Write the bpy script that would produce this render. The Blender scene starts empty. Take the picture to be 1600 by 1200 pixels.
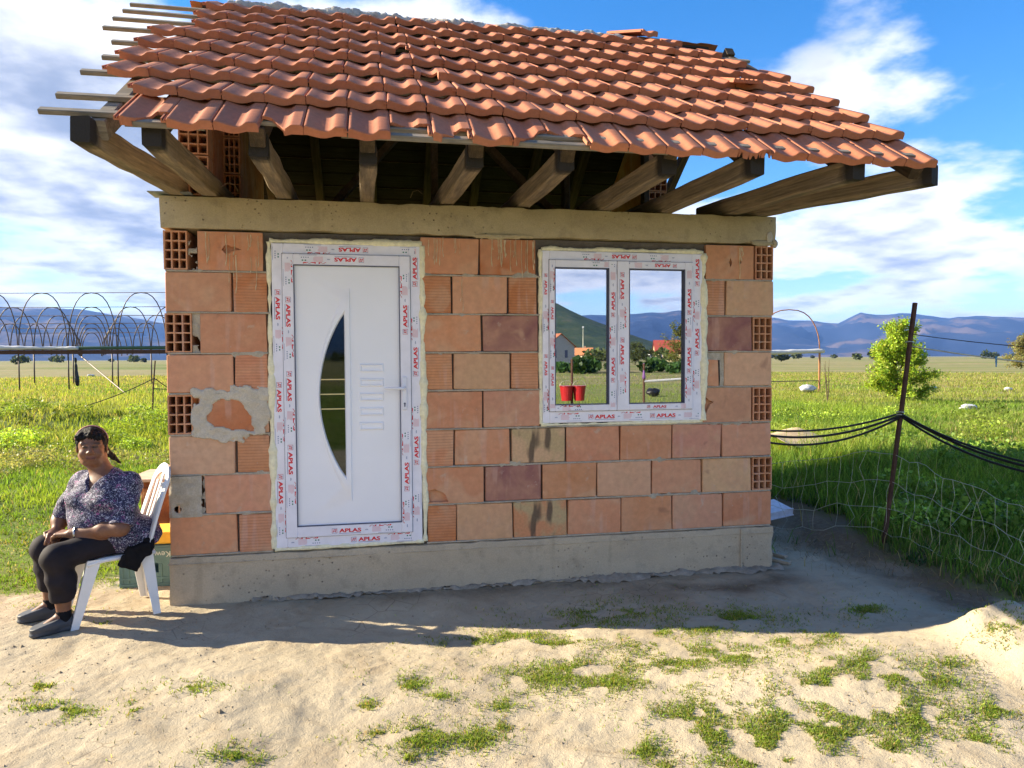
import bpy, bmesh, math, random
import numpy as np
from mathutils import Vector, Matrix

R = math.radians
random.seed(7)
rng = np.random.default_rng(11)
scene = bpy.context.scene
col = scene.collection

# ------------------------------------------------------------------ camera
FPX = 1099.7                                   # focal length in pixels of a 1600 px wide picture
CAM = np.array([1.3257, -4.7782, 1.5671])
_yaw, _pit, _rol = R(10.6556), R(-2.0961), R(-0.2732)
_fw = np.array([math.sin(_yaw)*math.cos(_pit), math.cos(_yaw)*math.cos(_pit), math.sin(_pit)])
_r0 = np.array([math.cos(_yaw), -math.sin(_yaw), 0.0])
_u0 = np.cross(_r0, _fw)
_rt = math.cos(_rol)*_r0 + math.sin(_rol)*_u0
_up = -math.sin(_rol)*_r0 + math.cos(_rol)*_u0
cd = bpy.data.cameras.new("camera")
cd.sensor_width = 36.0
cd.lens = FPX/1600*36.0
cd.clip_start = 0.05
cd.clip_end = 60000
cam = bpy.data.objects.new("camera", cd)
cam.matrix_world = Matrix(((_rt[0], _up[0], -_fw[0], CAM[0]), (_rt[1], _up[1], -_fw[1], CAM[1]),
                           (_rt[2], _up[2], -_fw[2], CAM[2]), (0, 0, 0, 1)))
col.objects.link(cam)
scene.camera = cam

# ------------------------------------------------------------------ light: sky with clouds, low sun from the left
SUN = np.array([-1.88, 0.645, 1.0]); SUN /= np.linalg.norm(SUN)
SUN_EL = math.asin(SUN[2]); SUN_AZ = math.atan2(SUN[0], SUN[1])
sd = bpy.data.lights.new("sun", 'SUN')
sd.energy = 3.05
sd.angle = R(0.5)
sd.color = (1.0, 0.88, 0.66)
so = bpy.data.objects.new("sun", sd)
so.rotation_euler = Vector(SUN.tolist()).to_track_quat('Z', 'Y').to_euler()
so.location = (-20, 8, 12)
col.objects.link(so)

world = bpy.data.worlds.new("World")
scene.world = world
world.use_nodes = True
wt = world.node_tree
wt.nodes.clear()
def wn(t, **k):
    n = wt.nodes.new(t)
    for a, b in k.items():
        setattr(n, a, b)
    return n
wl = wt.links.new
def wmath(op, a, b=None, c=None, clamp=False):
    n = wn('ShaderNodeMath', operation=op, use_clamp=clamp)
    for i, v in enumerate((a, b, c)):
        if v is None: continue
        if isinstance(v, (int, float)): n.inputs[i].default_value = v
        else: wl(v, n.inputs[i])
    return n.outputs[0]
sky = wn('ShaderNodeTexSky', sky_type='NISHITA')
sky.sun_disc = False
sky.sun_elevation = SUN_EL
sky.sun_rotation = SUN_AZ
sky.air_density = 1.0
sky.dust_density = 0.15
sky.ozone_density = 2.5
hs = wn('ShaderNodeHueSaturation')
hs.inputs['Saturation'].default_value = 1.38
hs.inputs['Value'].default_value = 0.60
wl(sky.outputs[0], hs.inputs['Color'])
tc = wn('ShaderNodeTexCoord')
sep = wn('ShaderNodeSeparateXYZ')
wl(tc.outputs['Generated'], sep.inputs[0])
zz = wmath('ADD', wmath('MAXIMUM', sep.outputs[2], 0.0), 0.16)
px_ = wmath('DIVIDE', sep.outputs[0], zz)
py_ = wmath('DIVIDE', sep.outputs[1], zz)
cmb = wn('ShaderNodeCombineXYZ')
wl(px_, cmb.inputs[0]); wl(py_, cmb.inputs[1])
def cloudnoise(scale, detail, rough, off, dist=0.0):
    m = wn('ShaderNodeMapping')
    m.inputs['Location'].default_value = off
    m.inputs['Scale'].default_value = (scale, scale, scale)
    wl(cmb.outputs[0], m.inputs['Vector'])
    n = wn('ShaderNodeTexNoise')
    n.inputs['Scale'].default_value = 1.0
    n.inputs['Detail'].default_value = detail
    n.inputs['Roughness'].default_value = rough
    n.inputs['Distortion'].default_value = dist
    wl(m.outputs[0], n.inputs['Vector'])
    return n.outputs[0]
CL_OFF = (2.96, 12.32, 0.0)
c1 = cloudnoise(0.90, 9.0, 0.56, CL_OFF, 0.0)
c2 = cloudnoise(0.40, 2.0, 0.5, (1.4, 5.2, 3.0))
# the cloud bank thickens towards the sun's side of the sky and towards the horizon
side = wmath('MULTIPLY', sep.outputs[0], -0.12)
low = wmath('MULTIPLY', wmath('SUBTRACT', 0.33, sep.outputs[2]), 0.42)
cov = wmath('ADD', wmath('ADD', wmath('ADD', c1, wmath('MULTIPLY', wmath('SUBTRACT', c2, 0.5), 0.35)), side), low)
mr = wn('ShaderNodeMapRange', interpolation_type='SMOOTHSTEP')
mr.inputs['From Min'].default_value = 0.445
mr.inputs['From Max'].default_value = 0.545
wl(cov, mr.inputs['Value'])
mask = mr.outputs[0]
# cloud shading: lit towards the sun, thick undersides blue-grey
c3 = cloudnoise(0.90, 4.0, 0.50, (CL_OFF[0]-0.10, CL_OFF[1]+0.05, 0.0), 0.0)
dens = wn('ShaderNodeMapRange', interpolation_type='SMOOTHSTEP')
dens.inputs['From Min'].default_value = -0.05
dens.inputs['From Max'].default_value = 0.27
wl(wmath('ADD', wmath('MULTIPLY', wmath('SUBTRACT', c1, c3), 1.0), wmath('MULTIPLY', wmath('SUBTRACT', cov, 0.50), 0.85)), dens.inputs['Value'])
ccol = wn('ShaderNodeMixRGB')
ccol.inputs[1].default_value = (3.5, 3.5, 3.55, 1)
ccol.inputs[2].default_value = (1.0, 1.18, 1.62, 1)
wl(dens.outputs[0], ccol.inputs[0])
mx = wn('ShaderNodeMixRGB')
wl(wmath('MULTIPLY', mask, 0.96), mx.inputs[0])
tn = wn('ShaderNodeMixRGB', blend_type='MULTIPLY')
tn.inputs[0].default_value = 1.0
tn.inputs[2].default_value = (0.92, 0.92, 1.02, 1)
wl(hs.outputs[0], tn.inputs[1])
wl(tn.outputs[0], mx.inputs[1])
wl(ccol.outputs[0], mx.inputs[2])
bg = wn('ShaderNodeBackground')
bg.inputs['Strength'].default_value = 0.085
wl(mx.outputs[0], bg.inputs['Color'])
wo = wn('ShaderNodeOutputWorld')
wl(bg.outputs[0], wo.inputs['Surface'])

world.cycles.sampling_method = 'MANUAL'
world.cycles.sample_map_resolution = 512
vs = scene.view_settings
scene.display_settings.display_device = 'sRGB'
vs.view_transform = 'Standard'
vs.look = 'None'
vs.exposure = 2.36
vs.gamma = 1.0
vs.use_curve_mapping = False
cy = scene.cycles
cy.use_denoising = True
cy.max_bounces = 6
cy.diffuse_bounces = 3
cy.glossy_bounces = 3
cy.transmission_bounces = 6
cy.transparent_max_bounces = 12
cy.volume_bounces = 0
cy.caustics_reflective = False
cy.caustics_refractive = False
cy.sample_clamp_indirect = 8.0

# ------------------------------------------------------------------ picture-to-place helpers
def ray(u, v):
    return _fw + _rt*((u-800)/FPX) - _up*((v-600)/FPX)
def on_ground(u, v, z=0.0):
    d = ray(u, v); t = (z-CAM[2])/d[2]; return CAM + t*d
def on_wall(u, v, y=0.0):
    d = ray(u, v); t = (y-CAM[1])/d[1]; return CAM + t*d
def at(u, v, depth):
    return CAM + ray(u, v)*depth
def mirrored(u, v, dist):
    """a point dist metres out in front of the house, seen in the window at (u, v)"""
    p = on_wall(u, v, 0.02); d = ray(u, v); d = np.array([d[0], -d[1], d[2]])
    return p + d/abs(d[1])*dist

# ------------------------------------------------------------------ numpy noise
_perm = np.random.default_rng(3).permutation(4096).astype(np.int64)
_val = np.random.default_rng(4).random(4096)
def vnoise(x, y, seed=0):
    x = np.asarray(x, float)+seed*17.13; y = np.asarray(y, float)+seed*7.77
    xi = np.floor(x).astype(np.int64); yi = np.floor(y).astype(np.int64)
    fx = x-xi; fy = y-yi
    fx = fx*fx*(3-2*fx); fy = fy*fy*(3-2*fy)
    def h(a, b): return _val[_perm[(a + _perm[b & 4095]) & 4095]]
    return (h(xi, yi)*(1-fx)+h(xi+1, yi)*fx)*(1-fy)+(h(xi, yi+1)*(1-fx)+h(xi+1, yi+1)*fx)*fy
def fbm(x, y, oct=4, seed=0, gain=0.5):
    s = 0; a = 1; t = 0
    for i in range(oct):
        s = s + a*(vnoise(x*2**i, y*2**i, seed+i*3)-0.5); t += a; a *= gain
    return s/t*2
def sstep(a, b, x):
    t = np.clip((np.asarray(x, float)-a)/(b-a), 0, 1); return t*t*(3-2*t)

# ------------------------------------------------------------------ objects
def tag(o, label=None, cat=None, group=None, kind=None):
    if label: o["label"] = label
    if cat: o["category"] = cat
    if group: o["group"] = group
    if kind: o["kind"] = kind
    return o
def empty(name, loc=(0, 0, 0), rz=0.0, parent=None):
    o = bpy.data.objects.new(name, None)
    o.empty_display_size = 0.1
    o.location = loc; o.rotation_euler = (0, 0, rz); o.parent = parent
    col.objects.link(o)
    return o
def link(name, me, parent=None, loc=None, mats=None):
    if mats:
        for m in (mats if isinstance(mats, (list, tuple)) else [mats]): me.materials.append(m)
    o = bpy.data.objects.new(name, me)
    o.parent = parent
    if loc is not None: o.location = loc
    col.objects.link(o)
    return o
class MB:
    def __init__(s): s.v = []; s.f = []; s.m = []
    def add(s, vs, fs, mi=0):
        b = len(s.v); s.v.extend([tuple(map(float, p)) for p in vs])
        for f in fs: s.f.append(tuple(i+b for i in f)); s.m.append(mi)
    def box(s, x0, x1, y0, y1, z0, z1, mi=0, jit=0.0, bev=0.0):
        x0, x1 = min(x0, x1), max(x0, x1); y0, y1 = min(y0, y1), max(y0, y1); z0, z1 = min(z0, z1), max(z0, z1)
        if bev <= 0:
            vs = [(x, y, z) for z in (z0, z1) for y in (y0, y1) for x in (x0, x1)]
            if jit: vs = [tuple(c+random.uniform(-jit, jit) for c in p) for p in vs]
            s.add(vs, [(0, 2, 3, 1), (4, 5, 7, 6), (0, 1, 5, 4), (2, 6, 7, 3), (0, 4, 6, 2), (1, 3, 7, 5)], mi)
            return
        vs = []; ix = {}
        for a in (0, 1):
            for b in (0, 1):
                for c in (0, 1):
                    X = (x0, x1)[a]; Y = (y0, y1)[b]; Z = (z0, z1)[c]
                    sx, sy, sz = (bev, -bev)[a], (bev, -bev)[b], (bev, -bev)[c]
                    j = [random.uniform(-jit, jit) for _ in range(3)] if jit else (0, 0, 0)
                    ix[a, b, c] = len(vs)
                    vs += [(X+j[0], Y+sy+j[1], Z+sz+j[2]), (X+sx+j[0], Y+j[1], Z+sz+j[2]), (X+sx+j[0], Y+sy+j[1], Z+j[2])]
        g = lambda a, b, c, k: ix[a, b, c]+k
        fs = [(g(0,0,0,0), g(0,0,1,0), g(0,1,1,0), g(0,1,0,0)), (g(1,0,0,0), g(1,1,0,0), g(1,1,1,0), g(1,0,1,0)),
              (g(0,0,0,1), g(1,0,0,1), g(1,0,1,1), g(0,0,1,1)), (g(0,1,0,1), g(0,1,1,1), g(1,1,1,1), g(1,1,0,1)),
              (g(0,0,0,2), g(0,1,0,2), g(1,1,0,2), g(1,0,0,2)), (g(0,0,1,2), g(1,0,1,2), g(1,1,1,2), g(0,1,1,2))]
        for b in (0, 1):
            for c in (0, 1): fs.append((g(0,b,c,1), g(0,b,c,2), g(1,b,c,2), g(1,b,c,1)))
        for a in (0, 1):
            for c in (0, 1): fs.append((g(a,0,c,0), g(a,0,c,2), g(a,1,c,2), g(a,1,c,0)))
            for b in (0, 1): fs.append((g(a,b,0,0), g(a,b,0,1), g(a,b,1,1), g(a,b,1,0)))
        for a in (0, 1):
            for b in (0, 1):
                for c in (0, 1): fs.append((g(a,b,c,0), g(a,b,c,1), g(a,b,c,2)))
        s.add(vs, fs, mi)
    def beam(s, p, q, w, h, up=(0, 0, 1), mi=0, w2=None, h2=None, jit=0.0, cuts=1, bev=0.004):
        """rectangular bar from p to q"""
        p = np.array(p, float); q = np.array(q, float); d = q-p; L = np.linalg.norm(d); d /= L
        up = np.array(up, float); sx = np.cross(d, up); sx /= np.linalg.norm(sx); uz = np.cross(sx, d)
        w2 = w2 or w; h2 = h2 or h; vs = []; prof = []
        for i in range(cuts+1):
            t = i/cuts; W = (w*(1-t)+w2*t)/2; H = (h*(1-t)+h2*t)/2; c = p+d*L*t
            o = [(-W+bev, -H), (W-bev, -H), (W, -H+bev), (W, H-bev), (W-bev, H), (-W+bev, H), (-W, H-bev), (-W, -H+bev)]
            jx, jz = (random.uniform(-jit, jit), random.uniform(-jit, jit)) if jit else (0, 0)
            for a, b in o:
                e = random.uniform(-jit, jit)*0.4 if jit else 0
                vs.append(c+sx*(a+jx+e)+uz*(b+jz+e))
        fs = []
        for i in range(cuts):
            for k in range(8):
                fs.append((i*8+k, i*8+(k+1) % 8, i*8+8+(k+1) % 8, i*8+8+k))
        fs.append(tuple(range(7, -1, -1))); fs.append(tuple(cuts*8+k for k in range(8)))
        s.add(vs, fs, mi)
    def tube(s, pts, r, n=6, mi=0, cap=True):
        pts = [np.array(p, float) for p in pts]; m = len(pts)
        rs = r if isinstance(r, (list, tuple, np.ndarray)) else [r]*m
        vs = []; fs = []; prev = None
        for i, p in enumerate(pts):
            t = pts[min(i+1, m-1)]-pts[max(i-1, 0)]; t = t/(np.linalg.norm(t)+1e-12)
            if prev is None:
                a = np.array([0, 0, 1.0]) if abs(t[2]) < 0.9 else np.array([1.0, 0, 0])
                nx = np.cross(t, a)
            else: nx = prev-t*np.dot(prev, t)
            nx /= np.linalg.norm(nx)+1e-12; prev = nx; ny = np.cross(t, nx)
            for k in range(n):
                an = 2*math.pi*k/n; vs.append(p+rs[i]*(math.cos(an)*nx+math.sin(an)*ny))
        for i in range(m-1):
            for k in range(n):
                fs.append((i*n+k, i*n+(k+1) % n, (i+1)*n+(k+1) % n, (i+1)*n+k))
        if cap:
            fs.append(tuple(range(n-1, -1, -1))); fs.append(tuple((m-1)*n+k for k in range(n)))
        s.add(vs, fs, mi)
    def prism(s, loop, y0, y1, mi=0):
        """loop of (x, z) points extruded along y"""
        n = len(loop); vs = [(a, y0, b) for a, b in loop]+[(a, y1, b) for a, b in loop]
        fs = [tuple(range(n)), tuple(range(2*n-1, n-1, -1))]
        for i in range(n): j = (i+1) % n; fs.append((j, i, n+i, n+j))
        s.add(vs, fs, mi)
    def mesh(s, name, mats=None, smooth=False):
        me = bpy.data.meshes.new(name)
        me.from_pydata(s.v, [], s.f)
        if mats:
            for m in (mats if isinstance(mats, (list, tuple)) else [mats]): me.materials.append(m)
            me.polygons.foreach_set('material_index', s.m)
        bm = bmesh.new(); bm.from_mesh(me); bmesh.ops.recalc_face_normals(bm, faces=bm.faces); bm.to_mesh(me); bm.free()
        if smooth:
            me.polygons.foreach_set('use_smooth', [True]*len(me.polygons))
        me.update()
        return me
    def build(s, name, mats, parent=None, smooth=False, loc=None):
        me = s.mesh(name, mats, smooth)
        return link(name, me, parent, loc)
def fast_mesh(name, verts, faces_flat, sizes, mats, smooth=True, colors=None, cname="tint"):
    me = bpy.data.meshes.new(name)
    nv = len(verts); nl = len(faces_flat); npol = len(sizes)
    me.vertices.add(nv); me.loops.add(nl); me.polygons.add(npol)
    me.vertices.foreach_set('co', np.asarray(verts, np.float32).ravel())
    me.loops.foreach_set('vertex_index', np.asarray(faces_flat, np.int32))
    st = np.zeros(npol, np.int32); st[1:] = np.cumsum(sizes)[:-1]
    me.polygons.foreach_set('loop_start', st)
    try: me.polygons.foreach_set('loop_total', np.asarray(sizes, np.int32))
    except Exception: pass
    me.polygons.foreach_set('use_smooth', np.full(npol, smooth))
    for m in (mats if isinstance(mats, (list, tuple)) else [mats]): me.materials.append(m)
    me.update(calc_edges=True)
    if colors is not None:
        a = me.color_attributes.new(cname, 'FLOAT_COLOR', 'POINT')
        c = np.ones((nv, 4), np.float32); c[:, :3] = colors
        a.data.foreach_set('color', c.ravel())
    return me
def grid_faces(nx, ny):
    i, j = np.meshgrid(np.arange(nx-1), np.arange(ny-1), indexing='ij')
    a = (i*ny+j).ravel(); f = np.stack([a, a+ny, a+ny+1, a+1], 1)
    return f.ravel(), np.full(len(a), 4)
def split(o, ang=35):
    me = o.data
    me.polygons.foreach_set('use_smooth', [True]*len(me.polygons))
    try: me.set_sharp_from_angle(angle=R(ang))
    except Exception: pass
    return o

# ------------------------------------------------------------------ signed distance modelling (for the person and soft things)
def surface_nets(F, lo, h):
    S = F < 0
    nx, ny, nz = F.shape
    cs = np.zeros((nx-1, ny-1, nz-1, 3), np.float32); cn = np.zeros((nx-1, ny-1, nz-1), np.float32)
    for ax in range(3):
        for a in (0, 1):
            for b in (0, 1):
                o0 = [0, 0, 0]; oth = [k for k in range(3) if k != ax]
                o0[oth[0]] = a; o0[oth[1]] = b; o1 = list(o0); o1[ax] = 1
                s0 = tuple(slice(o0[k], F.shape[k]-1+o0[k]) for k in range(3)); s1 = tuple(slice(o1[k], F.shape[k]-1+o1[k]) for k in range(3))
                A = F[s0]; B = F[s1]; X = (A < 0) != (B < 0)
                t = np.where(X, A/np.where(X, A-B, 1), 0)
                cn += X
                for k in range(3):
                    cs[..., k] += np.where(X, (t if k == ax else o0[k]), 0)
    act = cn > 0
    idx = -np.ones(act.shape, np.int64); idx[act] = np.arange(act.sum())
    ii = np.argwhere(act)
    V = np.array(lo)+h*(ii+cs[act]/cn[act][:, None])
    quads = []
    for ax in range(3):
        o1, o2 = [(1, 2), (2, 0), (0, 1)][ax]
        sl0 = [slice(1, -1)]*3; sl0[ax] = slice(0, -1); sl1 = list(sl0); sl1[ax] = slice(1, None)
        A = S[tuple(sl0)]; B = S[tuple(sl1)]
        for flip, X in ((False, A & ~B), (True, ~A & B)):
            e = np.argwhere(X)
            for k in range(3):
                if k != ax: e[:, k] += 1
            def c(d1, d2):
                q = e.copy(); q[:, o1] -= d1; q[:, o2] -= d2
                return idx[q[:, 0], q[:, 1], q[:, 2]]
            q = np.stack([c(1, 1), c(0, 1), c(0, 0), c(1, 0)], 1)
            if flip: q = q[:, ::-1]
            quads.append(q)
    Q = np.concatenate(quads)
    Q = Q[(Q >= 0).all(1)]
    return V, Q
class SDF:
    def __init__(s, lo, hi, h):
        s.lo = np.array(lo, float); s.h = h
        s.n = np.ceil((np.array(hi)-s.lo)/h).astype(int)+1
        s.F = np.full(s.n, 1.0, np.float32)
    def _sl(s, lo, hi):
        a = np.clip(np.floor((np.array(lo)-s.lo)/s.h).astype(int), 0, s.n-1); b = np.clip(np.ceil((np.array(hi)-s.lo)/s.h).astype(int)+1, 1, s.n)
        sl = tuple(slice(a[k], b[k]) for k in range(3))
        ax = [s.lo[k]+s.h*np.arange(a[k], b[k]) for k in range(3)]
        P = np.stack(np.meshgrid(*ax, indexing='ij'), -1)
        return sl, P
    def _apply(s, sl, d, k, op):
        A = s.F[sl]
        if op == 'u':
            if k > 0:
                hh = np.clip(0.5+0.5*(d-A)/k, 0, 1); s.F[sl] = d*(1-hh)+A*hh-k*hh*(1-hh)
            else: s.F[sl] = np.minimum(A, d)
        else:
            if k > 0:
                hh = np.clip(0.5-0.5*(A+d)/k, 0, 1); s.F[sl] = A*(1-hh)-d*hh+k*hh*(1-hh)
            else: s.F[sl] = np.maximum(A, -d)
    def cap(s, p, q, r0, r1=None, k=0.02, op='u', flat=None):
        p = np.array(p, float); q = np.array(q, float); r1 = r0 if r1 is None else r1
        m = max(r0, r1)+max(k, 0.0)+0.03
        sl, P = s._sl(np.minimum(p, q)-m, np.maximum(p, q)+m)
        d = q-p; L = d@d
        t = np.clip(((P-p)@d)/max(L, 1e-9), 0, 1)
        D = P-p-t[..., None]*d
        if flat is not None:                      # squash along an axis
            n = np.array(flat[0], float); n /= np.linalg.norm(n); c = D@n
            D = D+(flat[1]-1)*c[..., None]*n
        s._apply(sl, np.linalg.norm(D, axis=-1)-(r0+(r1-r0)*t), k, op)
        return s
    def ell(s, c, r, k=0.02, op='u', rot=None):
        c = np.array(c, float); r = np.array(r, float); m = r.max()+max(k, 0)+0.03
        sl, P = s._sl(c-m, c+m); D = P-c
        if rot is not None: D = D@rot
        q = np.linalg.norm(D/r, axis=-1); g = np.linalg.norm(D/(r*r), axis=-1)
        s._apply(sl, q*(q-1)/np.maximum(g, 1e-6), k, op)
        return s
    def grid(s): return s._sl(s.lo, s.lo+s.h*s.n)[1]
    def mesh(s, name, mats, smooth=True):
        V, Q = surface_nets(s.F, s.lo, s.h)
        return fast_mesh(name, V, Q.ravel(), np.full(len(Q), 4), mats, smooth), V

# ------------------------------------------------------------------ materials
class NT:
    def __init__(s, name):
        s.m = bpy.data.materials.new(name); s.m.use_nodes = True
        s.t = s.m.node_tree; s.t.nodes.clear()
        s.out = s.n('ShaderNodeOutputMaterial'); s.b = s.n('ShaderNodeBsdfPrincipled')
        s.l(s.b.outputs[0], s.out.inputs['Surface'])
    def n(s, t, **k):
        x = s.t.nodes.new(t)
        for a, b in k.items(): setattr(x, a, b)
        return x
    def l(s, a, b): s.t.links.new(a, b)
    def set(s, inp, v):
        if hasattr(v, 'is_linked') or isinstance(v, bpy.types.NodeSocket): s.l(v, inp)
        else: inp.default_value = v
    def co(s, kind='Object', scale=(1, 1, 1), loc=(0, 0, 0)):
        t = s.n('ShaderNodeTexCoord'); m = s.n('ShaderNodeMapping')
        m.inputs['Scale'].default_value = scale; m.inputs['Location'].default_value = loc
        s.l(t.outputs[kind], m.inputs[0]); return m.outputs[0]
    def pos(s, scale=(1, 1, 1)):
        t = s.n('ShaderNodeNewGeometry'); m = s.n('ShaderNodeMapping'); m.inputs['Scale'].default_value = scale
        s.l(t.outputs['Position'], m.inputs[0]); return m.outputs[0]
    def noise(s, vec, scale, detail=5, rough=0.55, dist=0.0):
        x = s.n('ShaderNodeTexNoise'); s.l(vec, x.inputs['Vector'])
        x.inputs['Scale'].default_value = scale; x.inputs['Detail'].default_value = detail
        x.inputs['Roughness'].default_value = rough; x.inputs['Distortion'].default_value = dist
        return x.outputs[0]
    def voro(s, vec, scale, feature='F1', out='Distance', rand=1.0):
        x = s.n('ShaderNodeTexVoronoi', feature=feature); s.l(vec, x.inputs['Vector']); x.inputs['Scale'].default_value = scale
        if 'Randomness' in x.inputs: x.inputs['Randomness'].default_value = rand
        return x.outputs[out]
    def ramp(s, f, *stops, interp='LINEAR'):
        x = s.n('ShaderNodeValToRGB'); x.color_ramp.interpolation = interp
        e = x.color_ramp.elements
        while len(e) > 1: e.remove(e[-1])
        for i, (p, c) in enumerate(stops):
            if isinstance(c, (int, float)): c = (c, c, c)
            k = e[0] if i == 0 else e.new(p)
            k.position = p; k.color = (*c[:3], 1)
        s.l(f, x.inputs[0]); return x.outputs[0]
    def mix(s, f, a, b, mode='MIX'):
        x = s.n('ShaderNodeMixRGB', blend_type=mode)
        s.set(x.inputs[0], f if not isinstance(f, (int, float)) else float(f))
        for i, v in ((1, a), (2, b)):
            if isinstance(v, (tuple, list)): x.inputs[i].default_value = (*v[:3], 1)
            else: s.l(v, x.inputs[i])
        return x.outputs[0]
    def math(s, op, a, b=None, clamp=False):
        x = s.n('ShaderNodeMath', operation=op, use_clamp=clamp)
        for i, v in enumerate((a, b)):
            if v is None: continue
            if isinstance(v, (int, float)): x.inputs[i].default_value = v
            else: s.l(v, x.inputs[i])
        return x.outputs[0]
    def attr(s, name, typ='GEOMETRY', out='Color'):
        x = s.n('ShaderNodeAttribute', attribute_type=typ, attribute_name=name); return x.outputs[out]
    def sepx(s, v):
        x = s.n('ShaderNodeSeparateXYZ'); s.l(v, x.inputs[0]); return x.outputs
    def objcolor(s): return s.n('ShaderNodeObjectInfo').outputs['Color']
    def objrand(s): return s.n('ShaderNodeObjectInfo').outputs['Random']
    def base(s, c, rough=0.8, spec=0.3, metal=0.0):
        if isinstance(c, (tuple, list)): s.b.inputs['Base Color'].default_value = (*c[:3], 1)
        else: s.l(c, s.b.inputs['Base Color'])
        s.set(s.b.inputs['Roughness'], rough)
        s.b.inputs['Specular IOR Level'].default_value = spec
        s.b.inputs['Metallic'].default_value = metal
        return s
    def bump(s, h, strength=0.4, dist=0.01):
        x = s.n('ShaderNodeBump'); x.inputs['Strength'].default_value = strength; x.inputs['Distance'].default_value = dist
        s.l(h, x.inputs['Height']); s.l(x.outputs[0], s.b.inputs['Normal']); return s
def simple(name, c, rough=0.6, spec=0.3, metal=0.0, var=0.15, scale=20, bump=0.1, kind='Object'):
    t = NT(name); v = t.co(kind); n = t.noise(v, scale, 4)
    t.base(t.mix(1.0, c, t.ramp(n, (0.3, 1-var), (0.7, 1+var)), 'MULTIPLY'), rough, spec, metal)
    if bump: t.bump(n, bump, 0.005)
    return t.m
def project(P):
    d = np.asarray(P, float)-CAM; z = d@_fw
    return 800+FPX*(d@_rt)/z, 600-FPX*(d@_up)/z
def wx(u, z, y=0.0):
    v = 600.0
    for _ in range(4):
        p = on_wall(u, v, y); v = project((p[0], y, z))[1]
    return float(on_wall(u, v, y)[0])

# ------------------------------------------------------------------ material library
def m_brick(name, striated=False):
    t = NT(name); v = t.co('Object'); r = t.objrand()
    sh = t.n('ShaderNodeVectorMath', operation='ADD'); t.l(v, sh.inputs[0])
    c = t.n('ShaderNodeCombineXYZ'); t.l(t.math('MULTIPLY', r, 37.0), c.inputs[0]); t.l(t.math('MULTIPLY', r, 91.0), c.inputs[2]); t.l(c.outputs[0], sh.inputs[1])
    v = sh.outputs[0]
    big = t.noise(v, 4.5, 3, 0.5, 0.6)
    fine = t.noise(v, 90, 3, 0.6)
    mid = t.noise(v, 22, 4, 0.6)
    base = t.mix(t.ramp(big, (0.35, 0.0), (0.62, 1.0)), t.objcolor(), t.mix(0.5, t.objcolor(), (0.62, 0.34, 0.20)))
    # paler kiln bloom and darker flashes with their own outline
    bloom = t.ramp(t.noise(v, 3.2, 2, 0.4, 1.2), (0.58, 0.0), (0.66, 0.55))
    base = t.mix(bloom, base, (0.60, 0.36, 0.22))
    dark = t.ramp(t.noise(v, 6.0, 3, 0.6, 0.4), (0.66, 0.0), (0.76, 0.4))
    base = t.mix(dark, base, (0.22, 0.10, 0.07))
    vs2 = t.n('ShaderNodeVectorMath', operation='MULTIPLY'); t.l(v, vs2.inputs[0]); vs2.inputs[1].default_value = (15, 15, 1.5)
    st = t.math('MULTIPLY', t.ramp(t.noise(vs2.outputs[0], 1.0, 2, 0.5), (0.56, 0.0), (0.63, 0.32)), t.ramp(t.noise(v, 2.0, 1), (0.48, 0.0), (0.56, 1.0)))
    base = t.mix(st, base, (0.62, 0.40, 0.32))
    edge = t.ramp(t.noise(v, 9.0, 5, 0.7, 0.3), (0.62, 0.0), (0.70, 0.55))
    base = t.mix(edge, base, (0.55, 0.43, 0.33))
    base = t.mix(1.0, base, t.ramp(mid, (0.3, 0.90), (0.7, 1.10)), 'MULTIPLY')
    spot = t.ramp(t.noise(v, 48, 2, 0.5), (0.70, 0.0), (0.76, 0.5))
    base = t.mix(spot, base, (0.50, 0.44, 0.36))
    h = t.math('ADD', t.math('MULTIPLY', fine, 0.5), t.math('MULTIPLY', mid, 0.6))
    if striated:
        z = t.sepx(t.co('Object'))[2]
        w = t.math('SINE', t.math('ADD', t.math('MULTIPLY', z, 330.0), t.math('MULTIPLY', mid, 2.0)))
        base = t.mix(t.ramp(w, (0.55, 0.0), (1.0, 0.35)), base, (0.20, 0.07, 0.035))
        h = t.math('ADD', h, t.math('MULTIPLY', w, -0.3))
    t.base(base, 0.88, 0.2).bump(h, 0.35, 0.004)
    return t.m
def m_scorched(name, pale, blotch):
    t = NT(name); v = t.co('Object')
    n = t.noise(v, 5.0, 3, 0.5, 0.7); f = t.noise(v, 60, 4)
    x = t.sepx(v)[0]
    base = t.mix(t.ramp(n, (0.42, 0.0), (0.58, 1.0)), pale, t.objcolor())
    s = t.ramp(t.noise(t.co('Object', (14, 14, 3), (2.3, 0, .4)), 1.0, 2, 0.4), (0.56, 0.0), (0.66, 0.9))
    base = t.mix(s, base, blotch)
    base = t.mix(1.0, base, t.ramp(f, (0.3, 0.9), (0.7, 1.1)), 'MULTIPLY')
    t.base(base, 0.88, 0.2).bump(f, 0.3, 0.003)
    return t.m
M = {}
M['brick'] = m_brick('fired_clay_brick')
M['brick_striated'] = m_brick('striated_clay_brick', True)
M['brick_scorch'] = m_scorched('scorched_clay_brick', (0.50, 0.36, 0.19), (0.12, 0.085, 0.06))
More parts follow.
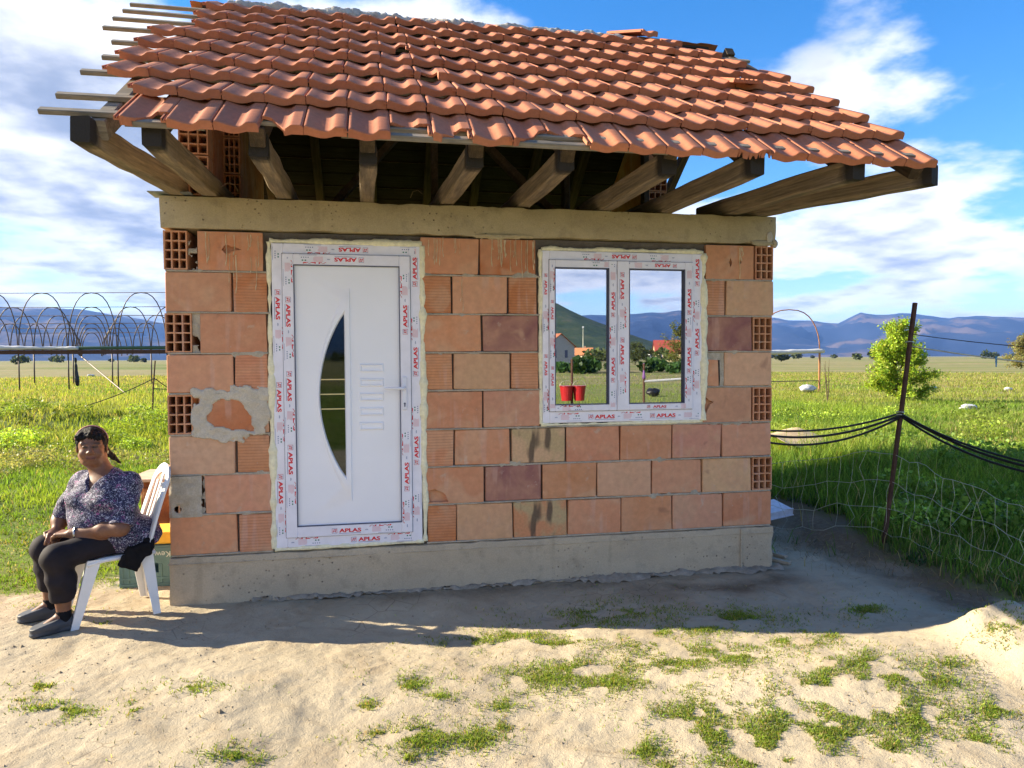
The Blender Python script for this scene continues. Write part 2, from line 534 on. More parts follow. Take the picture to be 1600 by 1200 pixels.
def m_mortar(name, c1, c2, rough=0.95):
    t = NT(name); v = t.pos(); n = t.noise(v, 14, 6, 0.65); f = t.noise(v, 120, 4, 0.7)
    b = t.mix(t.ramp(n, (0.3, 0.0), (0.7, 1.0)), c1, c2)
    t.base(t.mix(1.0, b, t.ramp(f, (0.25, 0.8), (0.75, 1.15)), 'MULTIPLY'), rough, 0.15)
    t.bump(t.math('ADD', n, t.math('MULTIPLY', f, 0.5)), 0.7, 0.01)
    return t.m
M['mortar'] = m_mortar('cement_mortar', (0.36, 0.31, 0.235), (0.54, 0.47, 0.37))
M['mortar_pale'] = m_mortar('pale_cement_mortar', (0.50, 0.44, 0.35), (0.64, 0.57, 0.46))
M['drip'] = m_mortar('cement_laitance', (0.72, 0.58, 0.38), (0.80, 0.67, 0.46))
M['core'] = m_mortar('recessed_joint_mortar', (0.12, 0.10, 0.085), (0.20, 0.17, 0.14))
def m_concrete(name, c1, c2, c3, vert=0.0):
    t = NT(name); v = t.pos(); big = t.noise(t.pos((1, 1, 2.2)), 2.1, 5, 0.6, 0.5); n = t.noise(v, 11, 6, 0.6)
    f = t.noise(v, 130, 3, 0.7)
    b = t.mix(t.ramp(big, (0.32, 0.0), (0.66, 1.0)), c1, c2)
    b = t.mix(t.ramp(n, (0.52, 0.0), (0.72, 0.7)), b, c3)
    # vertical water runs
    run = t.noise(t.pos((9, 9, 0.7)), 1.0, 3, 0.6)
    b = t.mix(t.ramp(run, (0.60, 0.0), (0.75, 0.35)), b, (c3[0]*0.7, c3[1]*0.7, c3[2]*0.66))
    pit = t.ramp(t.voro(v, 26.0), (0.0, 1.0), (0.20, 0.0))
    pm = t.math('MULTIPLY', pit, t.ramp(t.noise(v, 3.3, 3), (0.47, 0.0), (0.58, 1.0)))
    b = t.mix(pm, b, (0.07, 0.058, 0.045))
    b = t.mix(1.0, b, t.ramp(f, (0.25, 0.84), (0.75, 1.12)), 'MULTIPLY')
    t.base(b, 0.92, 0.2)
    t.bump(t.math('SUBTRACT', t.math('ADD', n, t.math('MULTIPLY', f, 0.4)), t.math('MULTIPLY', pm, 1.2)), 0.55, 0.012)
    return t.m
M['beam'] = m_concrete('ring_beam_concrete', (0.52, 0.43, 0.27), (0.43, 0.35, 0.22), (0.33, 0.27, 0.175))
M['plinth'] = m_concrete('plinth_concrete', (0.56, 0.455, 0.315), (0.48, 0.39, 0.275), (0.36, 0.29, 0.205))
M['slab'] = m_concrete('floor_screed', (0.40, 0.35, 0.28), (0.34, 0.30, 0.24), (0.27, 0.225, 0.17))
def m_timber(name, c1, c2, charred=False, axis=1):
    sc = [16, 16, 16]; sc[axis] = 1.1
    t = NT(name); v = t.co('Object', tuple(sc)); g = t.noise(v, 1.3, 7, 0.65, 0.8); f = t.noise(t.co('Object', tuple(s*4 for s in sc)), 1.5, 4, 0.6)
    b = t.mix(t.ramp(g, (0.34, 0.0), (0.64, 1.0)), c1, c2)
    b = t.mix(1.0, b, t.ramp(f, (0.3, 0.72), (0.7, 1.15)), 'MULTIPLY')
    b = t.mix(t.ramp(t.noise(t.co('Object'), 5, 4, 0.6), (0.5, 0.0), (0.72, 0.6)), b, (c1[0]*0.4, c1[1]*0.4, c1[2]*0.4))
    if charred:
        y = t.sepx(t.co('Object'))[1]
        e = t.math('ADD', y, t.math('MULTIPLY', t.math('SUBTRACT', t.noise(t.co('Object'), 9, 4), 0.5), 0.12))
        b = t.mix(t.ramp(e, (0.05, 1.0), (0.10, 0.0)), b, (0.035, 0.030, 0.026))
    t.base(b, 0.85, 0.2).bump(t.math('ADD', g, t.math('MULTIPLY', f, 0.5)), 0.6, 0.01)
    return t.m
M['joist'] = m_timber('weathered_joist_timber', (0.40, 0.30, 0.19), (0.19, 0.15, 0.11), True)
M['rafter'] = m_timber('dark_rafter_timber', (0.13, 0.09, 0.055), (0.065, 0.048, 0.034))
M['batten'] = m_timber('grey_batten_timber', (0.36, 0.31, 0.24), (0.17, 0.145, 0.115), axis=0)
def m_tile():
    t = NT('terracotta_roof_tile'); v = t.co('Object'); r = t.objrand()
    n = t.noise(v, 30, 4); f = t.noise(v, 220, 2); p = t.noise(t.pos(), 2.2, 4, 0.6)
    b = t.mix(r, (0.50, 0.182, 0.090), (0.39, 0.132, 0.068))
    b = t.mix(t.ramp(p, (0.42, 0.0), (0.66, 0.45)), b, (0.33, 0.145, 0.090))
    b = t.mix(t.ramp(t.noise(v, 13, 4, 0.65), (0.60, 0.0), (0.74, 0.35)), b, (0.26, 0.13, 0.085))
    b = t.mix(1.0, b, t.ramp(n, (0.3, 0.9), (0.7, 1.1)), 'MULTIPLY')
    t.base(b, 0.75, 0.3).bump(t.math('ADD', f, n), 0.18, 0.003)
    return t.m
M['tile'] = m_tile()
M['foam'] = simple('expanding_foam', (0.86, 0.80, 0.56), 0.9, 0.1, var=0.12, scale=40, bump=0.6)
M['pvc'] = simple('white_plastic_profile', (0.80, 0.80, 0.86), 0.32, 0.5, var=0.03, scale=6, bump=0.0)
M['film'] = simple('protective_film', (0.84, 0.82, 0.89), 0.30, 0.5, var=0.05, scale=14, bump=0.25)
M['panel'] = simple('white_door_panel', (0.89, 0.89, 0.93), 0.28, 0.5, var=0.02, scale=3, bump=0.0)
M['gasket'] = simple('dark_rubber_gasket', (0.10, 0.11, 0.17), 0.6, 0.3, var=0.05, bump=0)
M['red'] = simple('red_print', (0.72, 0.015, 0.025), 0.5, 0.3, var=0.04, bump=0)
M['pink'] = simple('pale_red_print', (0.80, 0.45, 0.48), 0.5, 0.3, var=0.04, bump=0)
M['ink'] = simple('grey_blue_print', (0.22, 0.25, 0.40), 0.5, 0.3, var=0.04, bump=0)
M['green_ink'] = simple('green_print', (0.06, 0.22, 0.17), 0.5, 0.3, var=0.04, bump=0)
M['gold'] = simple('brass_glazing_bar', (0.72, 0.58, 0.28), 0.35, 0.5, var=0.05, bump=0)
def m_glass(name, refl, tint, rough=0.0):
    t = NT(name)
    g = t.n('ShaderNodeBsdfGlossy'); g.inputs['Color'].default_value = (*tint, 1); g.inputs['Roughness'].default_value = rough
    tr = t.n('ShaderNodeBsdfTransparent'); tr.inputs[0].default_value = (0.55, 0.6, 0.6, 1)
    mx_ = t.n('ShaderNodeMixShader'); fr = t.n('ShaderNodeFresnel'); fr.inputs[0].default_value = 1.5
    t.l(t.math('ADD', fr.outputs[0], refl, True), mx_.inputs[0]); t.l(tr.outputs[0], mx_.inputs[1]); t.l(g.outputs[0], mx_.inputs[2])
    t.l(mx_.outputs[0], t.out.inputs['Surface'])
    return t.m
M['window_glass'] = m_glass('reflective_window_glass', 0.62, (0.94, 0.95, 1.0))
M['door_glass'] = m_glass('dark_door_glass', 0.035, (0.8, 0.85, 0.85), 0.03)
M['dark_room'] = simple('unlit_plaster', (0.30, 0.27, 0.24), 0.9, 0.1)

# ------------------------------------------------------------------ ground
PATHY = None
def ground_z(x, y):
    x = np.asarray(x, float); y = np.asarray(y, float)
    near = np.exp(-((x-1.5)/9)**2-((y+0.5)/9)**2)
    z = 0.05*fbm(x*0.45, y*0.45, 3, 1)*near
    z = z + 0.016*fbm(x*2.2, y*2.2, 3, 5)*near
    z = z*sstep(0.0, 0.55, np.hypot(np.clip(np.abs(x-2.1)-2.1, 0, None), np.clip(-y, 0, None))+0.0)
    # the bank thrown up in front of the house on the right, and the spoil heap at its end
    z = z + 0.075*np.exp(-((y+1.75)/0.33)**2)*sstep(2.6, 3.6, x)*(1-sstep(4.6, 5.2, x))
    z = z + 0.23*np.exp(-(((x-4.62)/0.36)**4+((y+1.80)/0.36)**2))*(0.8+0.5*fbm(x*5, y*5, 3, 8))
    # trodden hollow along the wall and the scraped bank at the fence
    z = z - 0.035*np.exp(-((y+0.55)/0.4)**2)*sstep(-0.2, 0.8, x)*(1-sstep(3.9, 4.5, x))
    z = z + 0.10*sstep(4.75, 5.3, x+0.25*fbm(x*2, y*2, 2, 9))*(1-sstep(12, 20, x))*sstep(-1.6, -0.6, y)
    # lumpy field on the left and the weedy heaps
    z = z + 0.16*sstep(1.0, 5.0, y)*fbm(x*0.35, y*0.35, 3, 12)*(1-sstep(24, 40, y))
    z = z + 0.42*np.exp(-(((x+5.6)/2.6)**2+((y-13.0)/1.5)**2))
    # wide slow swell far out
    d = np.hypot(x, y)
    z = z + 0.5*sstep(40, 200, d)*fbm(x/90, y/90, 3, 20)
    # the lush bank behind the fence
    z = z + 0.22*np.exp(-((x-7.6)/2.0)**2-((y-2.6)/2.4)**2)
    # fine clods
    nr = sstep(14, 3, np.hypot(x-1.5, y+1))
    z = z + nr*(0.010*fbm(x*9, y*9, 3, 30)+0.006*np.abs(fbm(x*26, y*26, 2, 33)))
    return z
def sand_mask(x, y):
    """1 = bare trodden soil, 0 = grown over"""
    n = 0.35*fbm(x*1.1, y*1.1, 4, 40)
    m = 1-sstep(0.15, 0.75, y+n+0.10*np.clip(x+1.0, -3, 0)*0.6)      # front yard
    m = np.maximum(m, (1-sstep(0.0, 0.6, y-0.6+n))*sstep(-0.9, -0.4, x)*(1-sstep(0.2, 0.6, x)))
    left = sstep(-2.3, -0.9, x+0.8*n+0.35*y)
    m = m*(0.35+0.65*left)
    edge = 4.95+0.25*fbm(x*1.5, y*1.5, 3, 44)+0.16*np.clip(-y, 0, 3)*0
    m2 = (1-sstep(edge-0.1, edge+0.35, x))
    side = sstep(3.9, 4.2, x)*(1-sstep(1.6, 2.6, y+n))
    m = np.maximum(m, side)*m2
    m = np.where(y < -1.15, np.maximum(m, 1-sstep(5.6, 6.6, x)), m)
    m = m*sstep(-8.5, -6.3, y+n)
    return np.clip(m, 0, 1)
def soil_mask(x, y):
    """darker earth by the fence and along the wall on the right"""
    n = 0.18*fbm(x*2.3, y*2.3, 4, 50)
    a = sstep(4.55, 4.85, x+n+0.25*np.clip(y+0.2, -1, 1)*0)*(1-sstep(5.5, 6.0, x))*sstep(-1.45, -1.15, y)*(1-sstep(1.8, 2.6, y))
    b = sstep(2.7, 3.3, x)*(1-sstep(4.05, 4.35, x))*np.exp(-((y+0.33+n)/0.16)**2)
    c = 0.8*sstep(4.1, 4.3, x)*(1-sstep(4.5, 4.7, x+n))*sstep(0.5, 0.9, y)*(1-sstep(2.0, 2.5, y))
    e = 0.75*np.exp(-((y+0.10)/0.10)**2)*sstep(0.6, 1.4, x)*(1-sstep(4.2, 4.4, x))
    return np.clip(np.maximum.reduce([a, b, c, e])*(0.55+0.45*sstep(-0.3, 0.25, fbm(x*4, y*4, 3, 55))), 0, 1)
LEVELS = [((-2.6, 5.9, -2.9, 0.7), 0.017), ((-13, 21, -13, 27), 0.16), ((-120, 130, -120, 130), 1.4), ((-1300, 1300, -1300, 1300), 28.0), ((-13600, 13600, -13600, 13600), 500.0)]
Vs, Fs, nb = [], [], 0
for li, ((xa, xb, ya, yb), st) in enumerate(LEVELS):
    gx = np.linspace(xa, xb, int(round((xb-xa)/st))+1); gy = np.linspace(ya, yb, int(round((yb-ya)/st))+1)
    GX, GY = np.meshgrid(gx, gy, indexing='ij'); GZ = ground_z(GX, GY)
    inside = (GX > 0.08) & (GX < 4.12) & (GY > 0.1) & (GY < 2.7)
    GZ = np.where(inside, -0.05, GZ)
    f = grid_faces(len(gx), len(gy))[0].reshape(-1, 4)
    if li:                                      # leave out what the finer sheet covers; tuck the lap under it
        (a0, a1, b0, b1), _ = LEVELS[li-1]
        ins = (GX > a0) & (GX < a1) & (GY > b0) & (GY < b1)
        GZ = np.where(ins, GZ-0.02*st/0.11, GZ)
        f = f[~ins.ravel()[f].all(1)]
    Vs.append(np.stack([GX, GY, GZ], -1).reshape(-1, 3)); Fs.append(f+nb); nb += GX.size
V = np.concatenate(Vs); F4 = np.concatenate(Fs)
used = np.zeros(len(V), bool); used[F4.ravel()] = True
remap = np.cumsum(used)-1; V = V[used]; F4 = remap[F4]
sm = sand_mask(V[:, 0], V[:, 1]); sl_ = soil_mask(V[:, 0], V[:, 1])
dist = np.hypot(V[:, 0], V[:, 1])
far = sstep(16, 46, dist+6*fbm(V[:, 0]/7, V[:, 1]/7, 3, 60))
cols = np.stack([sm, sl_, far], 1)
def m_ground():
    t = NT('yard_and_field_soil'); a = t.sepx(t.attr('zone')); v = t.pos()
    n = t.noise(v, 1.4, 6, 0.6); f = t.noise(v, 26, 6, 0.7); ff = t.noise(v, 150, 3, 0.7)
    sand = t.mix(t.ramp(n, (0.34, 0.0), (0.64, 1.0)), (0.475, 0.400, 0.285), (0.395, 0.330, 0.232))
    sand = t.mix(t.ramp(t.noise(v, 3.2, 6, 0.7, 0.6), (0.50, 0.0), (0.68, 0.65)), sand, (0.33, 0.255, 0.165))
    sand = t.mix(t.ramp(f, (0.60, 0.0), (0.74, 0.5)), sand, (0.24, 0.185, 0.125))
    sand = t.mix(t.ramp(t.voro(v, 60.0), (0.0, 0.45), (0.10, 0.0)), sand, (0.60, 0.55, 0.46))
    ck = t.math('MULTIPLY', t.ramp(t.voro(t.mix(0.06, v, t.n('ShaderNodeTexNoise').outputs['Color']), 5.0, 'DISTANCE_TO_EDGE'), (0.0, 0.8), (0.018, 0.0)), t.ramp(t.noise(v, 1.1, 3), (0.55, 0.0), (0.65, 1.0)))
    sand = t.mix(ck, sand, (0.20, 0.15, 0.10))
    soil = t.mix(f, (0.115, 0.082, 0.050), (0.22, 0.165, 0.11))
    grass = t.mix(t.ramp(t.noise(v, 0.9, 5, 0.65), (0.36, 0.0), (0.62, 1.0)), (0.13, 0.20, 0.040), (0.21, 0.22, 0.070))
    grass = t.mix(t.ramp(f, (0.4, 0.0), (0.7, 0.6)), grass, (0.05, 0.065, 0.02))
    # fields beyond: straw, fresh green and fallow strips
    fs = t.noise(t.pos((0.010, 0.045, 1)), 1.0, 4, 0.6, 0.3)
    field = t.ramp(fs, (0.34, (0.13, 0.17, 0.045)), (0.44, (0.20, 0.20, 0.075)), (0.54, (0.27, 0.225, 0.12)), (0.60, (0.17, 0.18, 0.06)), (0.70, (0.11, 0.16, 0.045)))
    field = t.mix(1.0, field, t.ramp(t.noise(v, 0.35, 5, 0.7), (0.3, 0.8), (0.7, 1.15)), 'MULTIPLY')
    g = t.mix(a[2], grass, field)
    g = t.mix(t.ramp(t.math('ADD', a[0], t.math('MULTIPLY', t.math('SUBTRACT', f, 0.5), 0.5)), (0.35, 0.0), (0.62, 1.0)), g, sand)
    g = t.mix(t.math('MULTIPLY', a[1], t.ramp(f, (0.25, 0.55), (0.55, 1.0))), g, soil)
    t.base(g, 0.95, 0.1)
    t.bump(t.math('ADD', t.math('ADD', f, t.math('MULTIPLY', ff, 0.4)), t.math('MULTIPLY', t.noise(v, 9, 5, 0.6), 0.6)), 0.55, 0.018)
    return t.m
M['ground'] = m_ground()
me = fast_mesh('ground', V, F4.ravel(), np.full(len(F4), 4), M['ground'], True, cols, 'zone')
ground = tag(link('ground', me), kind='structure')
def gz1(x, y): return float(ground_z(np.array([x]), np.array([y]))[0])

# mountains all round the plain
def build_mountains():
    na, nr = 720, 46
    az = np.linspace(-math.pi, math.pi, na, endpoint=False); rr = np.linspace(5200, 11500, nr)
    A, RR = np.meshgrid(az, rr, indexing='ij')
    # skyline in degrees against compass bearing (0 = +y, clockwise)
    deg = np.degrees(az)
    pts = [(-180, 3.4), (-165, 3.6), (-150, 3.0), (-120, 2.3), (-90, 2.4), (-60, 3.2), (-40, 3.9), (-27, 3.75), (-24, 3.5), (-20.5, 3.55), (-18, 3.1), (-15, 2.6), (-5, 2.6), (10, 2.7), (25, 2.9),
           (31, 3.0), (33.5, 2.75), (35.5, 2.5), (37, 3.25), (38.3, 3.0), (40.5, 3.05), (42, 2.75), (44, 2.75), (46, 2.6), (55, 2.5), (80, 2.2), (110, 2.6), (140, 3.2), (155, 3.75), (160, 3.5), (165, 3.5), (180, 3.4)]
    el = np.interp(deg, [p[0] for p in pts], [p[1] for p in pts])
    crest = 8800+700*fbm(az*3, az*0+2, 3, 70)
    H = np.tan(np.radians(el))*crest
    t = (RR-5200)/(crest[:, None]-5200)
    prof = np.where(t < 1, np.clip(t, 0, 1)**1.5, np.clip(1-(t-1)*0.9, 0, 1))
    X = RR*np.sin(A); Y = RR*np.cos(A)
    rid = 1-np.abs(fbm(X/900, Y/900, 5, 80))*1.6
    low = np.sin(np.clip(t, 0, 1)*math.pi)
    Z = H[:, None]*prof*(1+0.0*rid)+low*(rid-0.55)*270+np.exp(-((t-1)/0.08)**2)*18*fbm(A*60, RR/500, 3, 88)
    Z = np.where(t <= 0.02, -30, Z)
    V = np.stack([X, Y, Z], -1).reshape(-1, 3)
    i, j = np.meshgrid(np.arange(na), np.arange(nr-1), indexing='ij'); i2 = (i+1) % na
    f = np.stack([i*nr+j, i*nr+j+1, i2*nr+j+1, i2*nr+j], -1).reshape(-1)
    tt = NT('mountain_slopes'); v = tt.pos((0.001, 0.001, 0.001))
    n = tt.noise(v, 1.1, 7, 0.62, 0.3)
    b = tt.ramp(n, (0.40, (0.016, 0.026, 0.060)), (0.54, (0.026, 0.036, 0.068)), (0.59, (0.11, 0.085, 0.085)), (0.68, (0.16, 0.12, 0.11)))  # blue of distance and sunlit patches are put into the slope colours
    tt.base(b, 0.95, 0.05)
    me = fast_mesh('mountains', V, f, np.full(len(f)//4, 4), tt.m, True)
    return tag(link('mountains', me), kind='structure')
build_mountains()
# ------------------------------------------------------------------ the house
W, D = 4.194, 2.82
house = tag(empty('brick_house'), 'unfinished one-room house of hollow clay blocks with white door and tiled roof', 'house')

# wall core set back behind the block faces
DX0, DX1, DZ0, DZ1 = 0.632, 1.612, 0.322, 2.330        # door opening
WX0, WX1, WZ0, WZ1 = 2.428, 3.638, 1.098, 2.330        # window opening
mb = MB()
yc0, yc1 = 0.034, 0.20
mb.box(0.20, DX0, yc0, yc1, 0.30, 2.39); mb.box(DX1, WX0, yc0, yc1, 0.30, 2.39); mb.box(WX1, W-0.17, yc0, yc1, 0.30, 2.39)
mb.box(DX0, DX1, yc0, yc1, DZ1, 2.39); mb.box(WX0, WX1, yc0, yc1, WZ1, 2.39); mb.box(WX0, WX1, yc0, yc1, 0.30, WZ0)
mb.box(0.03, 0.19, 0.37, D-0.03, 0.30, 2.39); mb.box(W-0.17, W-0.03, 0.37, D-0.03, 0.30, 2.39); mb.box(0.19, W-0.19, D-0.2, D-0.03, 0.30, 2.39)
wall = mb.build('wall', M['core'], house)

BZ = [2.387, 2.129, 1.8665, 1.6065, 1.3486, 1.0846, 0.8276, 0.5703, 0.31]
OR, PK, DK, PU, TN, LT = (0.60, 0.265, 0.135), (0.60, 0.290, 0.185), (0.52, 0.190, 0.080), (0.28, 0.125, 0.115), (0.62, 0.375, 0.215), (0.66, 0.40, 0.25)
rows = {   # course: (left px, right px, kind, colour)
 1: [(253, 293, 'h', OR), (308, 411, 'hole', OR), (657, 748, 'b', OR), (750, 838, 'b', DK), (1103, 1178, 'hole', OR), (1180, 1209.5, 'h', OR)],
 2: [(256, 362, 'b', PK), (363.5, 417, 's', DK), (658, 705, 's', DK), (706.5, 793, 'b', PK), (795, 839, 's', DK), (1100, 1133, 's', OR), (1134.5, 1211, 'b', TN)],
 3: [(258, 300, 'h', OR), (312, 417, 'b', OR), (659, 752, 'b', OR), (754, 841, 'b', PU), (1099, 1175, 'b', PU), (1176.5, 1208, 'h', OR)],
 4: [(259, 365, 'b', PK), (366.5, 418, 's', OR), (661, 707, 's', OR), (708.5, 797, 'b', TN), (798.5, 841, 's', OR), (1097, 1127, 'q', OR), (1131, 1208, 'b', LT)],
 5: [(262, 302, 'h', OR), (310, 420, 'b', DK), (663, 754, 'b', OR), (755.5, 843, 'b', PK), (1098, 1174, 'chipl', PK), (1176, 1206, 'h', OR)],
 6: [(264, 368, 'b', LT), (370, 422, 's', OR), (664, 709, 's', OR), (710.5, 797, 'b', OR), (799, 883.5, 'c', TN), (885, 968, 'b', OR), (969.5, 1050, 'b', OR), (1051, 1126.5, 'b', PK), (1128, 1206, 'b', PK)],
 7: [(268, 308, 'hf', OR), (320, 424, 'b', PK), (666, 756, 'chipbl', OR), (758, 846, 'b', PU), (848, 932, 'b', OR), (933.5, 1017, 'b', LT), (1018.5, 1096, 'b', PK), (1097.5, 1174, 'b', TN), (1175.5, 1206, 'h', OR)],
 8: [(268, 371, 'b', OR), (373, 426, 's', OR), (668, 713, 's', DK), (714, 801, 'b', TN), (802, 886, 'c', OR), (887, 970, 'b', OR), (971, 1050, 'b', OR), (1051, 1129, 'b', PK), (1130, 1206, 'b', OR)],
}
def hollow_mesh(name, w, h, depth, mi=0):
    """end of a hollow block: three by four open cells"""
    m = MB(); t = 0.009; nx, nz = 3, 4
    for i in range(nx+1):
        c = -w/2+t/2+(w-t)*i/nx
        m.box(c-t/2, c+t/2, 0, depth, -h/2, h/2, jit=0.0012)
    for k in range(nz+1):
        c = -h/2+t/2+(h-t)*k/nz
        for i in range(nx):
            a = -w/2+t/2+(w-t)*i/nx+t/2; b = -w/2+t/2+(w-t)*(i+1)/nx-t/2
            m.box(a-0.001, b+0.001, 0.002, depth, c-t/2, c+t/2, jit=0.001)
    m.box(-w/2+0.004, w/2-0.004, depth-0.004, depth+0.006, -h/2+0.004, h/2-0.004)
    return m.mesh(name, M['brick'])
def jag(pts, amp):
    out = []
    for i, p in enumerate(pts):
        q = pts[(i+1) % len(pts)]
        for t in (0, 0.35, 0.7):
            out.append((p[0]*(1-t)+q[0]*t+random.uniform(-amp, amp), p[1]*(1-t)+q[1]*t+random.uniform(-amp, amp)))
    return out
def holed_brick(name, w, h, depth, holes, mat):
    """block whose face is broken through: real cavities behind jagged openings"""
    bm = bmesh.new()
    def loop(pts, y): 
        v = [bm.verts.new((a, y, b)) for a, b in pts]
        e = [bm.edges.new((v[i], v[(i+1) % len(v)])) for i in range(len(v))]
        return v, e
    ov, oe = loop([(-w/2, -h/2), (w/2, -h/2), (w/2, h/2), (-w/2, h/2)], 0)
    es = list(oe); hv = []
    for hp in holes:
        v, e = loop(hp, 0); es += e; hv.append(v)
    bmesh.ops.triangle_fill(bm, edges=es, use_beauty=True)
    kill = [f for f in bm.faces if any(_inside(f.calc_center_median(), hp) for hp in holes)]
    bmesh.ops.delete(bm, geom=kill, context='FACES_ONLY')
    bv = [bm.verts.new((a, depth, b)) for a, b in ((-w/2, -h/2), (w/2, -h/2), (w/2, h/2), (-w/2, h/2))]
    for i in range(4): bm.faces.new((ov[i], ov[(i+1) % 4], bv[(i+1) % 4], bv[i]))
    bm.faces.new(bv[::-1])
    for v in hv:
        k = [bm.verts.new((p.co.x, 0.045, p.co.z)) for p in v]
        for i in range(len(v)): bm.faces.new((v[i], v[(i+1) % len(v)], k[(i+1) % len(v)], k[i]))
        bm.faces.new(k)
    bmesh.ops.recalc_face_normals(bm, faces=bm.faces)
    me = bpy.data.meshes.new(name); bm.to_mesh(me); bm.free(); me.materials.append(mat)
    return me
def _inside(c, poly):
    x, z = c.x, c.z; r = False; n = len(poly)
    for i in range(n):
        x1, z1 = poly[i]; x2, z2 = poly[(i+1) % n]
        if (z1 > z) != (z2 > z) and x < (x2-x1)*(z-z1)/(z2-z1)+x1: r = not r
    return r
drips = MB()
for c, items in rows.items():
    zt, zb = BZ[c-1]-0.006, BZ[c]+0.008
    zm = (zt+zb)/2; h = zt-zb
    for (u0, u1, kind, colr) in items:
        x0, x1 = wx(u0, zm), wx(u1, zm)
        if u0 < 275: x0 = 0.0+random.uniform(-0.006, 0.006)
        if u1 > 1200: x1 = W+random.uniform(-0.006, 0.006)
        w = x1-x0-.005; xm = (x0+x1)/2; y0 = random.uniform(-0.003, 0.003)
        mat = M['brick']
        if kind in ('h', 'hf'):
            me = hollow_mesh('brick', w, h, 0.34)
        elif kind == 'hole':
            cx = -0.05*w+(0.06*w if xm > 3 else 0.03*w)
            if xm > 3: hp = [[(cx-.012, -.005), (cx, .03), (cx+.012, .0), (cx+.002, -.034)], [(cx+.06, .0), (cx+.075, .018), (cx+.09, .003), (cx+.075, -.014)]]
            else: hp = [[(cx-.045, .012), (cx-.02, .04), (cx+.03, .028), (cx+.075, .014), (cx+.03, .004), (cx-.02, -.02)]]
            me = holed_brick('brick', w, h, 0.03, [jag(a, 0.003) for a in hp], mat)
        elif kind == 'chipl':
            hp = [(-w/2+.006, -h*.42), (-w/2+.03, -h*.2), (-w/2+.055, h*.02), (-w/2+.088, h*.10), (-w/2+.05, h*.14), (-w/2+.006, h*.28)]
            me = holed_brick('brick', w, h, 0.03, [jag(hp, 0.003)], mat)
        elif kind == 'chipbl':
            hp = [(-w/2+.006, -h*.47), (-w/2+.15, -h*.46), (-w/2+.13, -h*.25), (-w/2+.06, -h*.08), (-w/2+.006, -h*.12)]
            me = holed_brick('brick', w, h, 0.03, [jag(hp, 0.003)], mat)
        else:
            m = MB(); m.box(-w/2, w/2, 0, 0.05, -h/2, h/2, jit=0.0035, bev=0.004)
            if kind == 's': mat = M['brick_striated']
            if kind == 'c': mat = M['brick_scorch']
            if kind == 'q': m = MB(); m.box(-w/2, w/2-0.02, 0, 0.05, -h/2, h/2-0.05, jit=0.006, bev=0.004)
            me = m.mesh('brick', mat)
        o = link('brick', me, wall, (xm, y0, zm))
        o.rotation_euler = (0, random.uniform(-0.004, 0.004), random.uniform(-0.006, 0.006))
        k = random.uniform(0.90, 1.08)
        o.color = (colr[0]*k, colr[1]*k*random.uniform(0.95, 1.05), colr[2]*k*random.uniform(0.92, 1.08), 1)

# bed joints: a lumpy strip of mortar in every course line, sometimes squeezed out
def strip(xa, xb, z, hh, y, amp, seed, n_per=90):
    n = max(8, int((xb-xa)*n_per)); xs = np.linspace(xa, xb, n)
    prof = [(-1.0, 0.03), (-0.8, 0.0), (0.0, -0.4), (0.8, 0.0), (1.0, 0.03)]
    vs = []
    E1 = fbm(xs*22, xs*0+z*9, 3, seed); E2 = fbm(xs*7, xs*0+z*5+3, 3, seed+5)
    for x, e, e2 in zip(xs, E1, E2):
        for a, b in prof:
            vs.append((x, y+(b if b > 0 else b*0.006*(1+2*e))-amp*max(0, e2)*0.010*(1-abs(a)), z+a*hh*(1+0.5*e)))
    fs = []
    for i in range(n-1):
        for k in range(4): fs.append((i*5+k, i*5+5+k, i*5+6+k, i*5+1+k))
    return vs, fs
for i in range(1, 9):
    segs = [(0.01, 0.63)]
    if i == 8: segs.append((1.63, W-0.01))
    elif BZ[i] > 1.09: segs += [(1.62, 2.43), (3.65, W-0.01)]
    else: segs.append((1.62, W-0.01))
    for j, (a, b) in enumerate(segs):
        m = MB(); m.add(*strip(a, b, BZ[i]+0.001, 0.0075, 0.003, 2.4, 100+i*7+j)); m.build('mortar_bed', M['mortar'], wall, smooth=True)

def sheet(name, x0, x1, z0, z1, hfun, mat, parent, step=0.006, y=0.0):
    """mortar or plaster spread over the wall: thickness from hfun, nothing where it is <= 0"""
    xs = np.arange(x0, x1, step); zs = np.arange(z0, z1, step)
    X, Z = np.meshgrid(xs, zs, indexing='ij'); H = hfun(X, Z)
    V = np.stack([X, y-np.maximum(H, -0.004), Z], -1).reshape(-1, 3)
    f, s = grid_faces(len(xs), len(zs)); f = f.reshape(-1, 4)
    keep = (H.reshape(-1)[f] > -0.003).all(1); f = f[keep]
    me = fast_mesh(name, V, f.ravel(), np.full(len(f), 4), mat, True)
    return link(name, me, parent)
def blob(x, z, cx, cz, rx, rz, seed, pw=0.5):
    d = np.hypot((x-cx)/rx, (z-cz)/rz); return (1-d)+pw*fbm(x*9, z*9, 4, seed)
zm5 = (BZ[4]+BZ[5])/2
xa5, xb5 = wx(304, zm5), wx(421, zm5)
